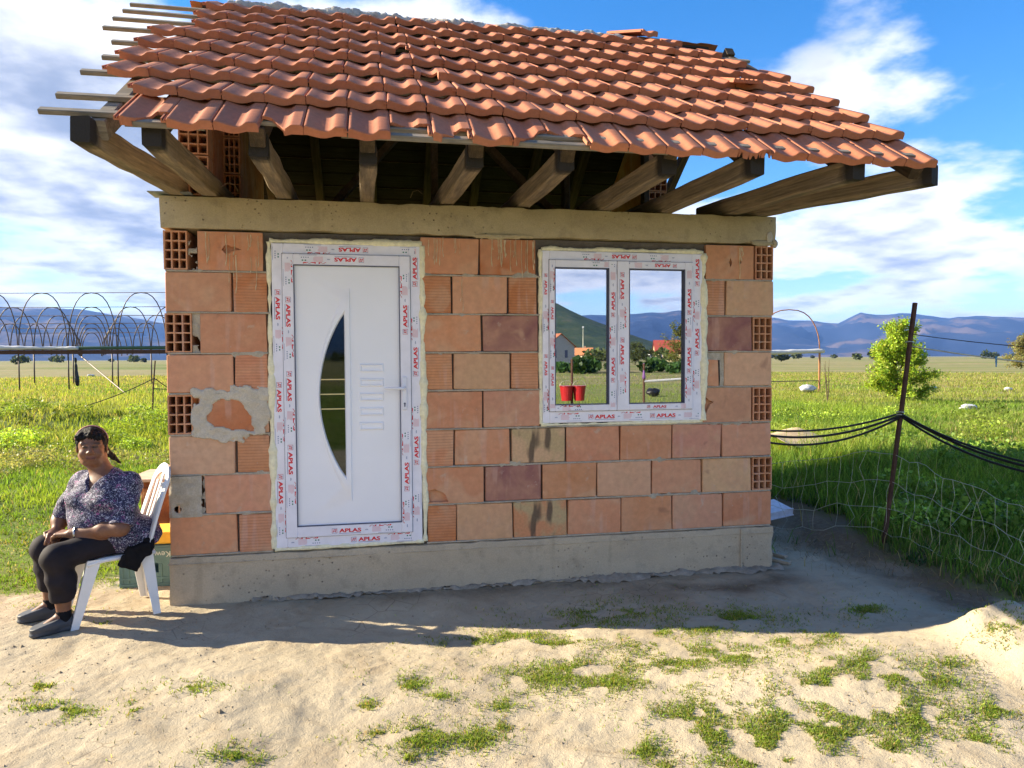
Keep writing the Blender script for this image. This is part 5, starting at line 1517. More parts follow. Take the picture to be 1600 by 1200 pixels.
for sx_, fx_, l0, l1 in ((1, .10, .180, .190), (1, .10, -.180, -.190), (-1, -.175, .175, .195), (-1, -.175, -.175, -.195)):
    top = np.array([fx_, l0, .392]); bot = np.array([fx_+(.108 if sx_ > 0 else -.050), l1, 0.004])
    m = MB(); vs = []; fs = []
    for t in np.linspace(0, 1, 7):
        c = top+(bot-top)*t; w = .072*(1-t)+.040*t; d = .050*(1-t)+.034*t; g = .010; q = np.sign(l0); r = sx_
        # angle-section leg open to the inside
        vs += [(c[0]+r*w/2, c[1]+q*d/2, c[2]), (c[0]-r*w/2, c[1]+q*d/2, c[2]), (c[0]-r*w/2, c[1]+q*(d/2-g), c[2]), (c[0]+r*(w/2-g), c[1]+q*(d/2-g), c[2]), (c[0]+r*(w/2-g), c[1]-q*d/2, c[2]), (c[0]+r*w/2, c[1]-q*d/2, c[2])]
    for i in range(6):
        for k in range(6): fs.append((i*6+k, i*6+(k+1) % 6, i*6+6+(k+1) % 6, i*6+6+k))
    fs += [(5, 4, 3, 2, 1, 0), tuple(36+k for k in range(6))]
    m.add(vs, fs); m.build('leg', M['plastic'], chair)
def back_pt(s_, l): return np.array([-.185-.115*s_-.035*s_*s_, l, .395+.475*s_])
def hoop_(w0, w1, top, r, flat):
    pts = []
    for t in np.linspace(0, 1, 12): pts.append(back_pt(t*top*.80, -(w0+(w1-w0)*t)))
    for an in np.linspace(0, math.pi, 17)[1:-1]: pts.append(back_pt(top*(.80+.20*math.sin(an)), -w1*math.cos(an)))
    for t in np.linspace(1, 0, 12): pts.append(back_pt(t*top*.80, (w0+(w1-w0)*t)))
    return pts
m = MB(); pts = hoop_(.19, .165, 1.0, .02, 1); vs = []; fs = []
pts = [np.array(p) for p in pts]
for i, p in enumerate(pts):
    t = pts[min(i+1, len(pts)-1)]-pts[max(i-1, 0)]; t /= np.linalg.norm(t); nrm = np.array([math.cos(.25), 0, math.sin(.25)]); b = np.cross(t, nrm); b /= np.linalg.norm(b)
    for a_, c_ in ((-.026, -.006), (.026, -.006), (.030, .008), (.016, .014), (-.016, .014), (-.030, .008)): vs.append(p+b*a_+nrm*c_)
for i in range(len(pts)-1):
    for k in range(6): fs.append((i*6+k, i*6+(k+1) % 6, i*6+6+(k+1) % 6, i*6+6+k))
fs += [tuple(range(5, -1, -1)), tuple((len(pts)-1)*6+k for k in range(6))]
m.add(vs, fs); split(m.build('back_hoop', M['plastic'], chair), 50)
for l_ in (-.085, 0.0, .085):
    m = MB(); m.beam(back_pt(.02, l_), back_pt(.93-abs(l_)*1.2, l_*.9), .045, .009, up=(1, 0, .25), cuts=5); m.build('back_slat', M['plastic'], chair)

# black jacket lying over the back corner of the seat
s = SDF((-.40, -.06, .24), (.10, .36, .58), .006)
P = s.grid()
def rbox(c, hx_, ang, rr):                       # flat rounded patch of cloth turned in the hanging plane
    D_ = P-np.array(c); ca, sa = math.cos(ang), math.sin(ang)
    q = np.stack([D_[..., 0]*ca+D_[..., 2]*sa, D_[..., 1], -D_[..., 0]*sa+D_[..., 2]*ca], -1)
    q = np.abs(q)-np.array(hx_); return np.linalg.norm(np.maximum(q, 0), axis=-1)+np.minimum(q.max(-1), 0)-rr
F_ = rbox((-.095, .228, .372), (.050, .010, .055), .5, .008)
F_ = np.minimum(F_, rbox((-.145, .21, .412), (.040, .022, .028), -.2, .012))
F_ = np.minimum(F_, rbox((-.185, .15, .435), (.018, .05, .030), .1, .014))
s.F = (F_+.009*fbm(P[..., 0]*24+P[..., 1]*8, P[..., 2]*24+P[..., 1]*12, 3, 650)).astype(np.float32)
me, _ = s.mesh('jacket', simple('black_cloth', (.012, .011, .012), .9, .1, var=.2)); jk = link('jacket', me, None, (SEAT[0], SEAT[1], PZ)); jk.rotation_euler = (0, 0, RZP)
tag(jk, 'black cloth jacket hanging over the rear corner of the white chair', 'jacket')

# crate, yellow cushion and old cabinet behind the chair
def frame_dir(a): return np.array([math.cos(a), math.sin(a)])
crate = tag(empty('crate', (-.235, .55, gz1(-.23, .5)), R(-3)), 'teal plastic bottle crate with open handle, beside the house corner', 'crate')
M['crate'] = simple('teal_crate_plastic', (.11, .20, .20), .5, .4, var=.12, scale=12, bump=.1)
cw, cdp, ch = .40, .30, .285
for nm, (x0, x1, y0, y1) in (('side_panel', (-cw/2, cw/2, -cdp/2, -cdp/2+.012)), ('side_panel', (-cw/2, cw/2, cdp/2-.012, cdp/2)), ('side_panel', (-cw/2, -cw/2+.012, -cdp/2+.012, cdp/2-.012)), ('side_panel', (cw/2-.012, cw/2, -cdp/2+.012, cdp/2-.012))):
    m = MB(); along_x = (x1-x0) > .1
    def P_(a0, a1, z0, z1, out=0):
        if along_x: m.box(a0, a1, y0-(out if y0 < 0 else 0), y1+(out if y0 > 0 else 0), z0, z1)
        else: m.box(x0-(out if x0 < 0 else 0), x1+(out if x0 > 0 else 0), a0, a1, z0, z1)
    A0, A1 = (x0, x1) if along_x else (y0, y1); mid = (A0+A1)/2
    P_(A0, A1, 0, .10); P_(A0, mid-.055, .10, .165); P_(mid+.055, A1, .10, .165); P_(A0, A1, .165, ch)
    for z in (.012, .055, ch-.03): P_(A0, A1, z, z+.014, .006)
    for a in (A0+.02, A0+.06, mid-.075, mid+.075, A1-.06, A1-.02): P_(a-.005, a+.005, .03, .16, .005)
    m.build(nm, M['crate'], crate)
m = MB(); m.box(-cw/2+.013, cw/2-.013, -cdp/2+.013, cdp/2-.013, .004, .014); m.build('crate_floor', M['crate'], crate)
tv, tf = text_geo('Kew', 1.0, .01); tv = tv/tv[:, 1].max()*.040
m = MB(); m.add([(.135-p[0], -cdp/2-.0018, .246-p[1]) for p in tv], tf); m.build('lettering', simple('pale_crate_print', (.55, .60, .56)), crate)
zc = gz1(-.23, .5)+ch
s = SDF((-.40, .36, zc-.02), (.04, .72, zc+.14), .006)
PP = s.grid(); q = np.abs(PP-np.array([-.155, .545, zc+.048]))-np.array([.135, .125, .030]); dd = np.linalg.norm(np.maximum(q, 0), axis=-1)+np.minimum(q.max(-1), 0)-.014
s.F = (dd+.004*fbm(PP[..., 0]*14, PP[..., 1]*14, 3, 660)).astype(np.float32)
me, _ = s.mesh('cushion', simple('yellow_foam_cushion', (.78, .48, .07), .85, .15, var=.08, scale=30, bump=.3)); tag(link('cushion', me), 'flat yellow foam cushion on top of the teal crate', 'cushion')
cab = tag(empty('cabinet', (-.22, 1.02, gz1(-.2, 1.0)), R(-4)), 'weathered reddish-brown old cabinet with pale board top behind the white chair', 'cabinet')
def m_rust():
    t = NT('rusty_brown_paint'); v = t.co('Object'); n = t.noise(v, 7, 5, .65, .5)
    t.base(t.ramp(n, (.36, (.16, .055, .025)), (.52, (.24, .09, .035)), (.60, (.33, .14, .05)), (.70, (.48, .33, .17))), .7, .3).bump(n, .3, .01); return t.m
M['rust'] = m_rust()
m = MB(); m.box(-.21, .21, -.16, .16, .05, .66, bev=.006); m.build('case', M['rust'], cab)
m = MB(); m.box(-.19, .19, -.172, -.162, .09, .61, bev=.004); m.build('cabinet_door', M['rust'], cab)
m = MB(); m.tube([(-.15, -.175, .48), (-.15, -.20, .48), (-.15, -.20, .40), (-.15, -.175, .40)], .006, 6); m.build('handle', M['gasket'], cab)
for x in (-.18, .18):
    for y in (-.13, .13): m = MB(); m.box(x-.02, x+.02, y-.02, y+.02, 0, .052); m.build('leg', M['rust'], cab)
M['board'] = simple('weathered_board', (.42, .36, .28), .85, .2, var=.2, scale=10, bump=.4)
m = MB(); m.box(-.30, .24, -.24, .26, .662, .685, bev=.004); m.build('top_board', M['board'], cab)
zc = gz1(-.2, 1.0)+.685
lp = lump('stone', (-.05, 1.0, zc+.025), (.07, .05, .032), simple('dark_stone', (.06, .055, .05)), None, 671); tag(lp, 'dark flat stone on the cabinet top next to the wall', 'stone')
# ------------------------------------------------------------------ vegetation
def m_leaf(name, rough=0.6, trans=0.35):
    t = NT(name); c = t.attr('tint'); v = t.pos()
    b = t.mix(1.0, c, t.ramp(t.noise(v, 8, 2), (0.3, 0.85), (0.7, 1.15)), 'MULTIPLY')
    t.base(b, rough, 0.25)
    tr = t.n('ShaderNodeBsdfTranslucent'); t.l(t.mix(1.0, b, (1.25, 1.2, 0.55), 'MULTIPLY'), tr.inputs[0])
    mx_ = t.n('ShaderNodeMixShader'); mx_.inputs[0].default_value = trans
    t.l(t.b.outputs[0], mx_.inputs[1]); t.l(tr.outputs[0], mx_.inputs[2]); t.l(mx_.outputs[0], t.out.inputs['Surface'])
    return t.m
M['blade'] = m_leaf('grass_blades', 0.6, 0.5)
M['leaf'] = m_leaf('tree_leaves', 0.5, 0.4)
def blades(name, xy, hgt, wid, colr, lean=0.35, mat='blade', sink=0.01):
    n = len(xy); x, y = xy[:, 0], xy[:, 1]; z = ground_z(x, y)-sink
    a = rng.uniform(0, 2*np.pi, n); ca, sa = np.cos(a), np.sin(a)
    b = rng.uniform(0, 2*np.pi, n); ln = hgt*lean*rng.uniform(0.2, 1.8, n); lx, ly = np.cos(b)*ln, np.sin(b)*ln
    V = np.zeros((n, 5, 3)); w = wid/2
    V[:, 0] = np.stack([x-ca*w, y-sa*w, z], 1); V[:, 1] = np.stack([x+ca*w, y+sa*w, z], 1)
    V[:, 2] = np.stack([x+ca*w*.8+lx*.35, y+sa*w*.8+ly*.35, z+hgt*.55], 1); V[:, 3] = np.stack([x-ca*w*.8+lx*.35, y-sa*w*.8+ly*.35, z+hgt*.55], 1)
    V[:, 4] = np.stack([x+lx, y+ly, z+hgt*np.clip(1-(ln/hgt)**2*.25, .4, 1)], 1)
    i = np.arange(n)*5
    fl = np.stack([i, i+1, i+2, i+3, i+3, i+2, i+4], 1).ravel(); sz = np.tile([4, 3], n)
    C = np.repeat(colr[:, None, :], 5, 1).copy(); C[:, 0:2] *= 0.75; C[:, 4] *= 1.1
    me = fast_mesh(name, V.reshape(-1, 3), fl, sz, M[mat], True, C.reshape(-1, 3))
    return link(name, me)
def grass_color(n, green, dry, fdry, spread=0.25):
    g = np.array(green); d = np.array(dry); k = (rng.random(n) < fdry)[:, None]
    c = np.where(k, d, g)*np.exp(rng.normal(0, spread, n))[:, None]; c[:, 0] *= np.exp(rng.normal(0, .12, n)); return c
# the field behind and beside the house
def scatter_field(n, az0, az1, r0, r1, keep):
    az = rng.uniform(R(az0), R(az1), n); r = np.exp(rng.uniform(math.log(r0), math.log(r1), n))
    x = CAM[0]+r*np.sin(az); y = CAM[1]+r*np.cos(az); k = keep(x, y); return x[k], y[k], r[k]
house_box = lambda x, y: (x > -.03) & (x < W+.03) & (y > -.12) & (y < D+.05)
def field(name, label, n, az0, az1, r0, r1, seedo, hfun, extra=None):
    keep = lambda x, y: (rng.random(len(x)) > np.clip(sand_mask(x, y)*1.6+soil_mask(x, y)*.75-.1, 0, .995)) & ~house_box(x, y) & ((x < -.1) | (x > 4.25) | (y > D) | (y < -3))
    x, y, r = scatter_field(n, az0, az1, r0, r1, keep)
    patch = fbm(x*.55, y*.55, 4, 700+seedo); p2 = fbm(x*.14, y*.14, 3, 710+seedo)
    h = hfun(x, y, r)*np.exp(rng.normal(0, .3, len(x)))*(1+.55*patch)
    w = .0038*(1+r/7.0)*rng.uniform(.7, 1.5, len(x))
    fresh = np.array([.255, .350, .045]); olive = np.array([.300, .320, .072]); straw = np.array([.40, .32, .15]); dark = np.array([.135, .235, .036])
    k = sstep(-.35, .35, patch+.3*p2)[:, None]; c = dark*(1-k)+fresh*k
    k2 = sstep(-.35, .35, p2+.35*fbm(x*1.9, y*1.9, 3, 705+seedo))[:, None]; c = c*(1-.75*k2)+olive*.75*k2
    fd = .03+.16*sstep(.05, .5, -patch+.2*p2)+.34*sstep(19, 55, r); dr = (rng.random(len(x)) < fd)[:, None]
    c = np.where(dr, straw, c)*np.exp(rng.normal(0, .22, len(x)))[:, None]
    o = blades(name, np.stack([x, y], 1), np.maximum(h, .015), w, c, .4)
    return tag(o, label, 'grass', kind='stuff')
field('field_grass', 'sunlit weedy grass filling the field left of the house', 185000, -38, -8, 4.9, 75, 1, lambda x, y, r: (.030+.035*sstep(1.0, 4.0, y)+.075*sstep(6, 13, y)))
field('meadow_grass', 'lush tall grass behind the wire fence right of the house', 235000, 25, 56, 5.2, 75, 2, lambda x, y, r: .12+.06*np.exp(-((r-9)/4)**2)-.02*sstep(16, 30, r))
field('rear_grass', 'grass running on behind the house', 28000, -8, 25, 8.2, 75, 1, lambda x, y, r: .09+0*r)
field('outer_grass', 'grass running on to the left past the seated person', 22000, -70, -38, 4.0, 60, 1, lambda x, y, r: .05+.05*sstep(1, 6, y))
field('outer_meadow', 'meadow grass running on to the right past the fence', 22000, 56, 88, 4.6, 60, 2, lambda x, y, r: .12+0*r)
field('roadside_grass', 'mixed green and dry grass in front of the house beyond the yard', 30000, 120, 200, 3.5, 60, 3, lambda x, y, r: .07+.06*sstep(6, 12, r))
# broad-leaved weeds in the lush strips, small upright leaf sprays
def weeds(name, label, pts, hgt, colr):
    n = len(pts); k = 9; P = np.repeat(np.array(pts), k, 0)+rng.normal(0, .035, (n*k, 2)); h = np.repeat(hgt, k)*rng.uniform(.4, 1.1, n*k)
    c = np.repeat(colr, k, 0)*np.exp(rng.normal(0, .2, n*k))[:, None]
    return tag(blades(name, P, h, h*.28, c, .75), label, 'weeds', kind='stuff')
pts = []; hh = []
while len(pts) < 2600:
    x = rng.uniform(4.7, 12); y = rng.uniform(-.6, 11)
    if rng.random() > sand_mask(np.array([x]), np.array([y]))[0]*1.5+.2*soil_mask(np.array([x]), np.array([y]))[0] and fbm(np.array([x*.7]), np.array([y*.7]), 3, 730)[0] > -.15: pts.append((x, y)); hh.append(rng.uniform(.05, .13))
weeds('broadleaf_weeds', 'dark broad-leaved weeds among the tall grass by the fence', pts, np.array(hh), np.tile([.050, .115, .030], (len(pts), 1)))
pts = []; hh = []
while len(pts) < 2600:
    x = rng.uniform(-13, -.9); y = rng.uniform(1.0, 16)
    if fbm(np.array([x*.6]), np.array([y*.6]), 3, 733)[0] > .0: pts.append((x, y)); hh.append(rng.uniform(.02, .05)+.012*y*rng.random())
weeds('leafy_weeds', 'yellow-green leafy weeds in the field behind the chair', pts, np.array(hh), np.tile([.150, .195, .030], (len(pts), 1)))
# tufts and mats of grass on the bare yard (picture spots turned into places)
spots = [(850, 1056, 95, 17, 260), (900, 1040, 60, 12, 120), (1060, 1042, 95, 14, 240), (960, 1066, 50, 11, 140), (1000, 1012, 60, 8, 90), (1110, 1022, 60, 9, 90), (1160, 1040, 40, 10, 70), (1085, 1115, 52, 20, 220), (1110, 1150, 34, 24, 130), (1205, 1150, 66, 32, 420),
         (1190, 1185, 50, 18, 200), (1290, 1085, 46, 24, 220), (1330, 1115, 44, 22, 220), (1300, 1150, 40, 16, 130), (1430, 1135, 60, 24, 260), (1400, 1085, 40, 14, 110), (1355, 1062, 26, 12, 80), (1480, 1065, 40, 12, 70), (1555, 1125, 26, 14, 90), (1525, 1172, 24, 22, 120), (1010, 1168, 16, 9, 50), (1390, 1175, 22, 10, 60),
         (1040, 1190, 12, 8, 20), (1270, 1022, 30, 8, 40), (1300, 1003, 18, 6, 30), (1225, 1010, 22, 7, 40), (55, 1075, 18, 5, 40), (95, 1113, 38, 8, 110), (30, 1096, 14, 5, 18), (208, 1111, 11, 6, 36), (660, 1150, 52, 16, 220), (745, 1146, 22, 13, 100), (640, 1070, 12, 5, 24), (645, 1062, 22, 8, 30), (575, 1098, 12, 5, 22), (690, 1085, 18, 6, 24), (785, 1098, 26, 8, 40), (590, 1140, 10, 5, 14), (785, 1128, 12, 6, 20),
         (370, 1186, 36, 12, 70), (300, 1080, 42, 9, 50), (160, 972, 8, 3, 30), (640, 1180, 8, 5, 10), (955, 950, 95, 14, 260), (900, 972, 60, 8, 110), (1150, 966, 58, 11, 260), (1100, 985, 40, 8, 80), (1355, 958, 28, 10, 110), (800, 985, 60, 8, 110), (740, 995, 50, 8, 90), (860, 1000, 60, 7, 100), (1020, 990, 60, 6, 70), (1270, 990, 40, 5, 40), (1540, 965, 26, 8, 70), (1570, 1040, 30, 14, 70), (1520, 1010, 20, 8, 30), (1470, 1090, 50, 10, 50), (120, 895, 60, 12, 160), (30, 905, 50, 8, 120), (180, 905, 30, 10, 90), (90, 950, 40, 6, 40)]
P_, H_, C_ = [], [], []
for (u, v, ru, rv, n) in spots:
    shade = 930 < v < 992
    n = int(n*13.0); q = rng.laplace(0, .62, (n, 2)); us = u+q[:, 0]*ru; vs_ = v+q[:, 1]*rv
    cl = rng.random(n)
    g = np.array([on_ground(a, b)[:2] for a, b in zip(us, vs_)])
    nz = fbm(g[:, 0]*9, g[:, 1]*9, 3, 740)
    k = nz > -.12; g = g[k]
    P_.append(g); H_.append(rng.uniform(.005, .017, len(g))*(1+.6*nz[k])); dryf = .35 if n < 300 else .12
    C_.append(grass_color(len(g), (.225, .300, .042), (.42, .34, .15), dryf, .25))
xs = rng.uniform(-2.4, 5.0, 2600); ys = rng.uniform(-2.7, -.15, 2600); nz = fbm(xs*2.5, ys*2.5, 4, 745); k = (nz > .12) & ~((ys > -.9) & (xs < 2.0))
P_.append(np.stack([xs[k], ys[k]], 1)); H_.append(rng.uniform(.008, .024, k.sum())); C_.append(grass_color(k.sum(), (.12, .15, .04), (.33, .26, .12), .5))
P_ = np.concatenate(P_); H_ = np.concatenate(H_); C_ = np.concatenate(C_)
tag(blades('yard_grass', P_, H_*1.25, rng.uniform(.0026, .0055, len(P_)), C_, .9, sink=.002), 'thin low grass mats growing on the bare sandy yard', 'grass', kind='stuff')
# small stones and clods on the bare soil
n = 6500; xs = rng.uniform(-2.2, 5.3, n); ys = rng.uniform(-2.8, 0.0, n); k = rng.random(n) < .25+.75*(fbm(xs*1.2, ys*1.2, 3, 750) > .1); xs, ys = xs[k], ys[k]; n = len(xs)
r = np.exp(rng.normal(-5.75, .45, n)); zc = ground_z(xs, ys)
oc = np.array([[1, 0, 0], [0, 1, 0], [-1, 0, 0], [0, -1, 0], [0, 0, .8], [0, 0, -.5]]); fo = np.array([[0, 1, 4], [1, 2, 4], [2, 3, 4], [3, 0, 4], [1, 0, 5], [2, 1, 5], [3, 2, 5], [0, 3, 5]])
V = (oc[None]*(1+rng.uniform(-.4, .4, (n, 6, 1))))*r[:, None, None]*rng.uniform(.7, 1.3, (n, 1, 3))+np.stack([xs, ys, zc], 1)[:, None]
F = (fo[None]+(np.arange(n)*6)[:, None, None]).reshape(-1)
me = fast_mesh('pebbles', V.reshape(-1, 3), F, np.full(len(F)//3, 3), simple('pebble_soil', (.30, .235, .155), .95, .1, var=.35, scale=3, kind='Object'), False)
tag(link('pebbles', me), 'small clods and pebbles scattered on the bare yard', 'pebbles', kind='stuff')
# straw litter on the scraped bank under the fence
n = 1500; t = rng.random(n); xs = 4.45+t*.8+rng.normal(0, .18, n); ys = 1.2-t*2.2+rng.normal(0, .25, n)
tag(blades('dead_grass', np.stack([xs, ys], 1), rng.uniform(.02, .09, n), rng.uniform(.002, .004, n), grass_color(n, (.16, .12, .065), (.27, .21, .12), .5), 1.6), 'dead grass lying along the scraped bank below the fence', 'dead grass', kind='stuff')

# ------------------------------------------------------------------ trees
M['bark'] = simple('brown_bark', (.10, .075, .05), .9, .1, var=.3, scale=12, bump=.6)
def tree(name, label, loc, hgt, crown, base, colr, n_limb, n_leaf, leaf, seed, trunk_r=.05, group=None, upright=.5, bark='bark', gaps=.3, dens_r=.22):
    """tapered trunk, limbs and twigs, leaves strung along the twigs"""
    g = np.random.default_rng(seed); root = tag(empty(name, loc), label, 'tree', group)
    m = MB(); tips = []
    top = np.array([g.normal(0, .05)*hgt, g.normal(0, .05)*hgt, hgt*.82])
    def bez(p, q, bend, k=5): mid = (p+q)/2+bend; return [(1-t)**2*p+2*t*(1-t)*mid+t*t*q for t in np.linspace(0, 1, k)]
    tr = bez(np.zeros(3)-np.array([0, 0, .1]), top, g.normal(0, .04, 3)*hgt, 8); m.tube(tr, list(np.linspace(trunk_r, trunk_r*.22, 8)), 7)
    for i in range(n_limb):
        f = base+(1-base)*(i+g.random())/n_limb*.92; p = tr[0]+(tr[-1]-tr[0])*f; p = np.array(tr[min(7, int(f*7))])*(1-(f*7) % 1)+np.array(tr[min(7, int(f*7)+1)])*((f*7) % 1)
        az = i*2.4+g.normal(0, .5); e = g.uniform(.15, .9)*upright*1.6; prof = math.sin(min(1, (f-base)/(1-base)*.85+.22)*math.pi)**.7
        L = crown*.5*(.45+.75*prof)*g.uniform(.7, 1.15); d = np.array([math.cos(az)*math.cos(e), math.sin(az)*math.cos(e), math.sin(e)])
        q = p+d*L; lb = bez(p, q, np.array([0, 0, -.12*L])+g.normal(0, .06, 3)*L, 6); rr = trunk_r*.42*(1-f*.5)
        m.tube(lb, list(np.linspace(rr, rr*.2, 6)), 5)
        for j in range(7):
            t = g.uniform(.25, 1.0); a = np.array(lb[min(5, int(t*5))]); d2 = d+g.normal(0, .65, 3); d2[2] += .25; d2 /= np.linalg.norm(d2); b = a+d2*L*g.uniform(.22, .5)
            m.tube([a, (a+b)/2+g.normal(0, .03, 3)*L, b], [rr*.3, rr*.2, rr*.08], 4, cap=False); tips.append((a, b))
        tips.append((lb[3], lb[5]))
    m.build('trunk', M[bark], root, smooth=True)
    tips_a = np.array([[t[0], t[1]] for t in tips]); k = g.integers(0, len(tips), n_leaf); t = g.random(n_leaf)[:, None]
    c = tips_a[k, 0]*(1-t)+tips_a[k, 1]*t+g.normal(0, dens_r*crown*.16, (n_leaf, 3))
    a = g.normal(0, 1, (n_leaf, 3)); a /= np.linalg.norm(a, axis=1)[:, None]; b = np.cross(a, g.normal(0, 1, (n_leaf, 3))); b /= np.linalg.norm(b, axis=1)[:, None]
    s_ = leaf*g.uniform(.6, 1.4, n_leaf)[:, None]
    V = np.stack([c-a*s_*.5, c+b*s_*.28, c+a*s_*.6, c-b*s_*.28], 1); F = (np.arange(n_leaf)[:, None]*4+np.arange(4)).ravel()
    hl = np.repeat(np.exp(g.normal(0, .28, n_leaf))[:, None]*np.array(colr)*np.exp(g.normal(0, .10, (n_leaf, 3))), 4, 0)
    me = fast_mesh('crown', V.reshape(-1, 3), F, np.full(n_leaf, 4), M['leaf'], True, hl)
    link('crown', me, root); return root
gp = on_ground(1408, 630); gp[2] = gz1(gp[0], gp[1])
tree('young_tree', 'bright green young bushy tree standing in the meadow behind the leaning post', gp, 2.80, 1.95, .08, (.32, .42, .045), 34, 30000, .075, 21, .05, upright=.85)
gp = on_ground(1612, 580); gp[2] = 0
tree('field_tree', 'olive brown budding tree at the right edge of the far field', gp, 4.0, 4.2, .08, (.24, .22, .08), 22, 12000, .16, 22, .10)
# bare twigs of a dead plant by the right-hand greenhouse frame
gp = on_ground(1293, 630); root = tag(empty('dead_shrub', (gp[0], gp[1], 0)), 'bare upright twigs of a dead shrub beside the single greenhouse hoop', 'shrub')
for k in range(6):
    m = MB(); a = random.uniform(0, 6.28); L = random.uniform(.7, 1.55); b = random.uniform(.02, .14); m.tube([(0, 0, -.05), (math.cos(a)*b*L*.5, math.sin(a)*b*L*.5, L*.5), (math.cos(a)*b*L, math.sin(a)*b*L, L)], [.012, .009, .004], 5)
    for j in range(4):
        t = random.uniform(.3, .9); c = np.array([math.cos(a)*b*L*t, math.sin(a)*b*L*t, L*t]); m.tube([c, c+np.array([random.uniform(-.12, .12), random.uniform(-.12, .12), random.uniform(.08, .25)])], [.005, .002], 4)
    m.build('twig', M['bark'], root)
# hedges and scrub along the far edge of the plain
def scrub(name, label, az0, az1, r0, r1, n, h0, h1, colr, leaf, k=130, ground=False, flat=.75):
    V, F, C = [], [], []; nb = 0
    for i in range(n):
        az = R(random.uniform(az0, az1)); r = random.uniform(r0, r1); c = np.array([CAM[0]+r*math.sin(az), CAM[1]+r*math.cos(az), 0]); h = random.uniform(h0, h1)
        if ground:
            c[2] = gz1(c[0], c[1])-h*.12
            if sand_mask(c[:1], c[1:2])[0] > .3 or house_box(c[0], c[1]): continue
        d = rng.normal(0, 1, (k, 3)); d /= np.linalg.norm(d, axis=1)[:, None]; p = c+np.array([0, 0, h*.5])+d*np.array([h*flat, h*flat, h*.5])*rng.uniform(.5, 1, (k, 1))
        a = rng.normal(0, 1, (k, 3)); a /= np.linalg.norm(a, axis=1)[:, None]; b = np.cross(a, rng.normal(0, 1, (k, 3))); s_ = h*leaf*rng.uniform(.6, 1.4, (k, 1))
        V.append(np.stack([p-a*s_, p+b*s_*.6, p+a*s_, p-b*s_*.6], 1).reshape(-1, 3)); F.append(np.arange(k*4)+nb); nb += k*4
        C.append(np.repeat(np.array(colr)*math.exp(random.gauss(0, .3))*np.exp(rng.normal(0, .2, (k, 1))), 4, 0))
    V = np.concatenate(V); F = np.concatenate(F)
    return tag(link(name, fast_mesh(name, V, F, np.full(len(F)//4, 4), M['leaf'], True, np.concatenate(C))), label, 'scrub', kind='stuff')
scrub('far_scrub', 'thin line of scrub and trees along the far edge of the plain', -45, 60, 260, 900, 130, 2.5, 6.0, (.055, .075, .03), .16)
scrub('village_scrub', 'trees and hedges among the village houses', 120, 205, 230, 560, 150, 2.5, 6.0, (.075, .10, .03), .16)

scrub('weed_clumps', 'bright green weed clumps on the low heap left of the house', -34, -12, 14, 20, 46, .22, .45, (.24, .33, .042), .055, 420, True, 1.1)
scrub('dry_weeds', 'greyish dry weeds in front of the low green heap', -34, -16, 10.5, 13.5, 26, .22, .42, (.30, .29, .12), .042, 380, True, 1.0)
scrub('bank_herbs', 'dense dark green herbs covering the bank behind the wire fence', 38, 58, 6.4, 11.5, 110, .18, .36, (.18, .29, .045), .070, 300, True, 1.1)
scrub('meadow_clumps', 'fresh green leafy clumps in the sunlit meadow right of the house', 30, 56, 11.5, 22, 70, .2, .4, (.24, .32, .04), .06, 260, True, 1.2)

# ------------------------------------------------------------------ wire fence, post, cables on the right
M['rust_iron'] = simple('rusted_iron', (.095, .050, .035), .8, .3, .3, var=.3, scale=18, bump=.4)
M['wire'] = simple('galvanised_wire', (.50, .50, .40), .5, .4, .5, bump=0)
M['cable'] = simple('black_cable', (.012, .012, .013), .45, .4, bump=0)
PB = np.array([5.15, .02]); pz = gz1(*PB)
post = tag(empty('fence_post', (PB[0], PB[1], pz)), 'tall leaning rusty iron post holding the black cables', 'post')
top = np.array([.225, -.04, 1.86])
m = MB(); m.beam((0, 0, -.15), tuple(top), .029, .029, up=(0, 1, 0), cuts=8, jit=.0015); m.build('angle_iron', M['rust_iron'], post)
m = MB()
for z_, rr in ((1.0, .030), (1.02, .028), (1.56, .028)): m.tube([np.array(top)*z_/1.86+rr*np.array([math.cos(a), math.sin(a), .1*math.sin(2*a)]) for a in np.linspace(0, 6.28, 12)], .004, 5)
m.build('tie_wire', M['wire'], post)
def pp(z): return np.array([PB[0], PB[1], pz])+top*z/1.86
FA = np.array([4.32, 1.75]); FB = np.array([5.42, -1.55])
def fence_pt(s, z):
    """s 0..1 house to post, 1..2 post to the front"""
    if s < 1: a, b, t = FA, PB, s
    else: a, b, t = PB, FB, s-1
    p = a+(b-a)*t; lean = top[:2]*z/1.86*max(0, 1-abs(s-1)*2.2)
    return np.array([p[0]+lean[0], p[1]+lean[1], gz1(p[0], p[1])+z])
fence = tag(empty('wire_fence', (FA[0], FA[1], gz1(*FA))), 'sagging wire mesh fence running from behind the house past the post', 'fence')
inv = np.array([-FA[0], -FA[1], -gz1(*FA)])
hz = [(.06, .10, .05), (.22, .28, .16), (.42, .48, .30), (.62, .70, .50)]
curves = []
for k, (z0, z1, z2) in enumerate(hz):
    pts = []
    for s_ in np.linspace(0, 2, 41):
        z_ = (z0+(z1-z0)*s_ if s_ < 1 else z1+(z2-z1)*(s_-1))-.05*math.sin(math.pi*(s_ % 1))+.012*math.sin(s_*23+k*2)+.010*math.sin(s_*41+k)
        pts.append(fence_pt(s_, max(.03, z_)))
    curves.append(pts); m = MB(); m.tube([p+inv for p in pts], .0020, 4); m.build('line_wire', M['wire'], fence)
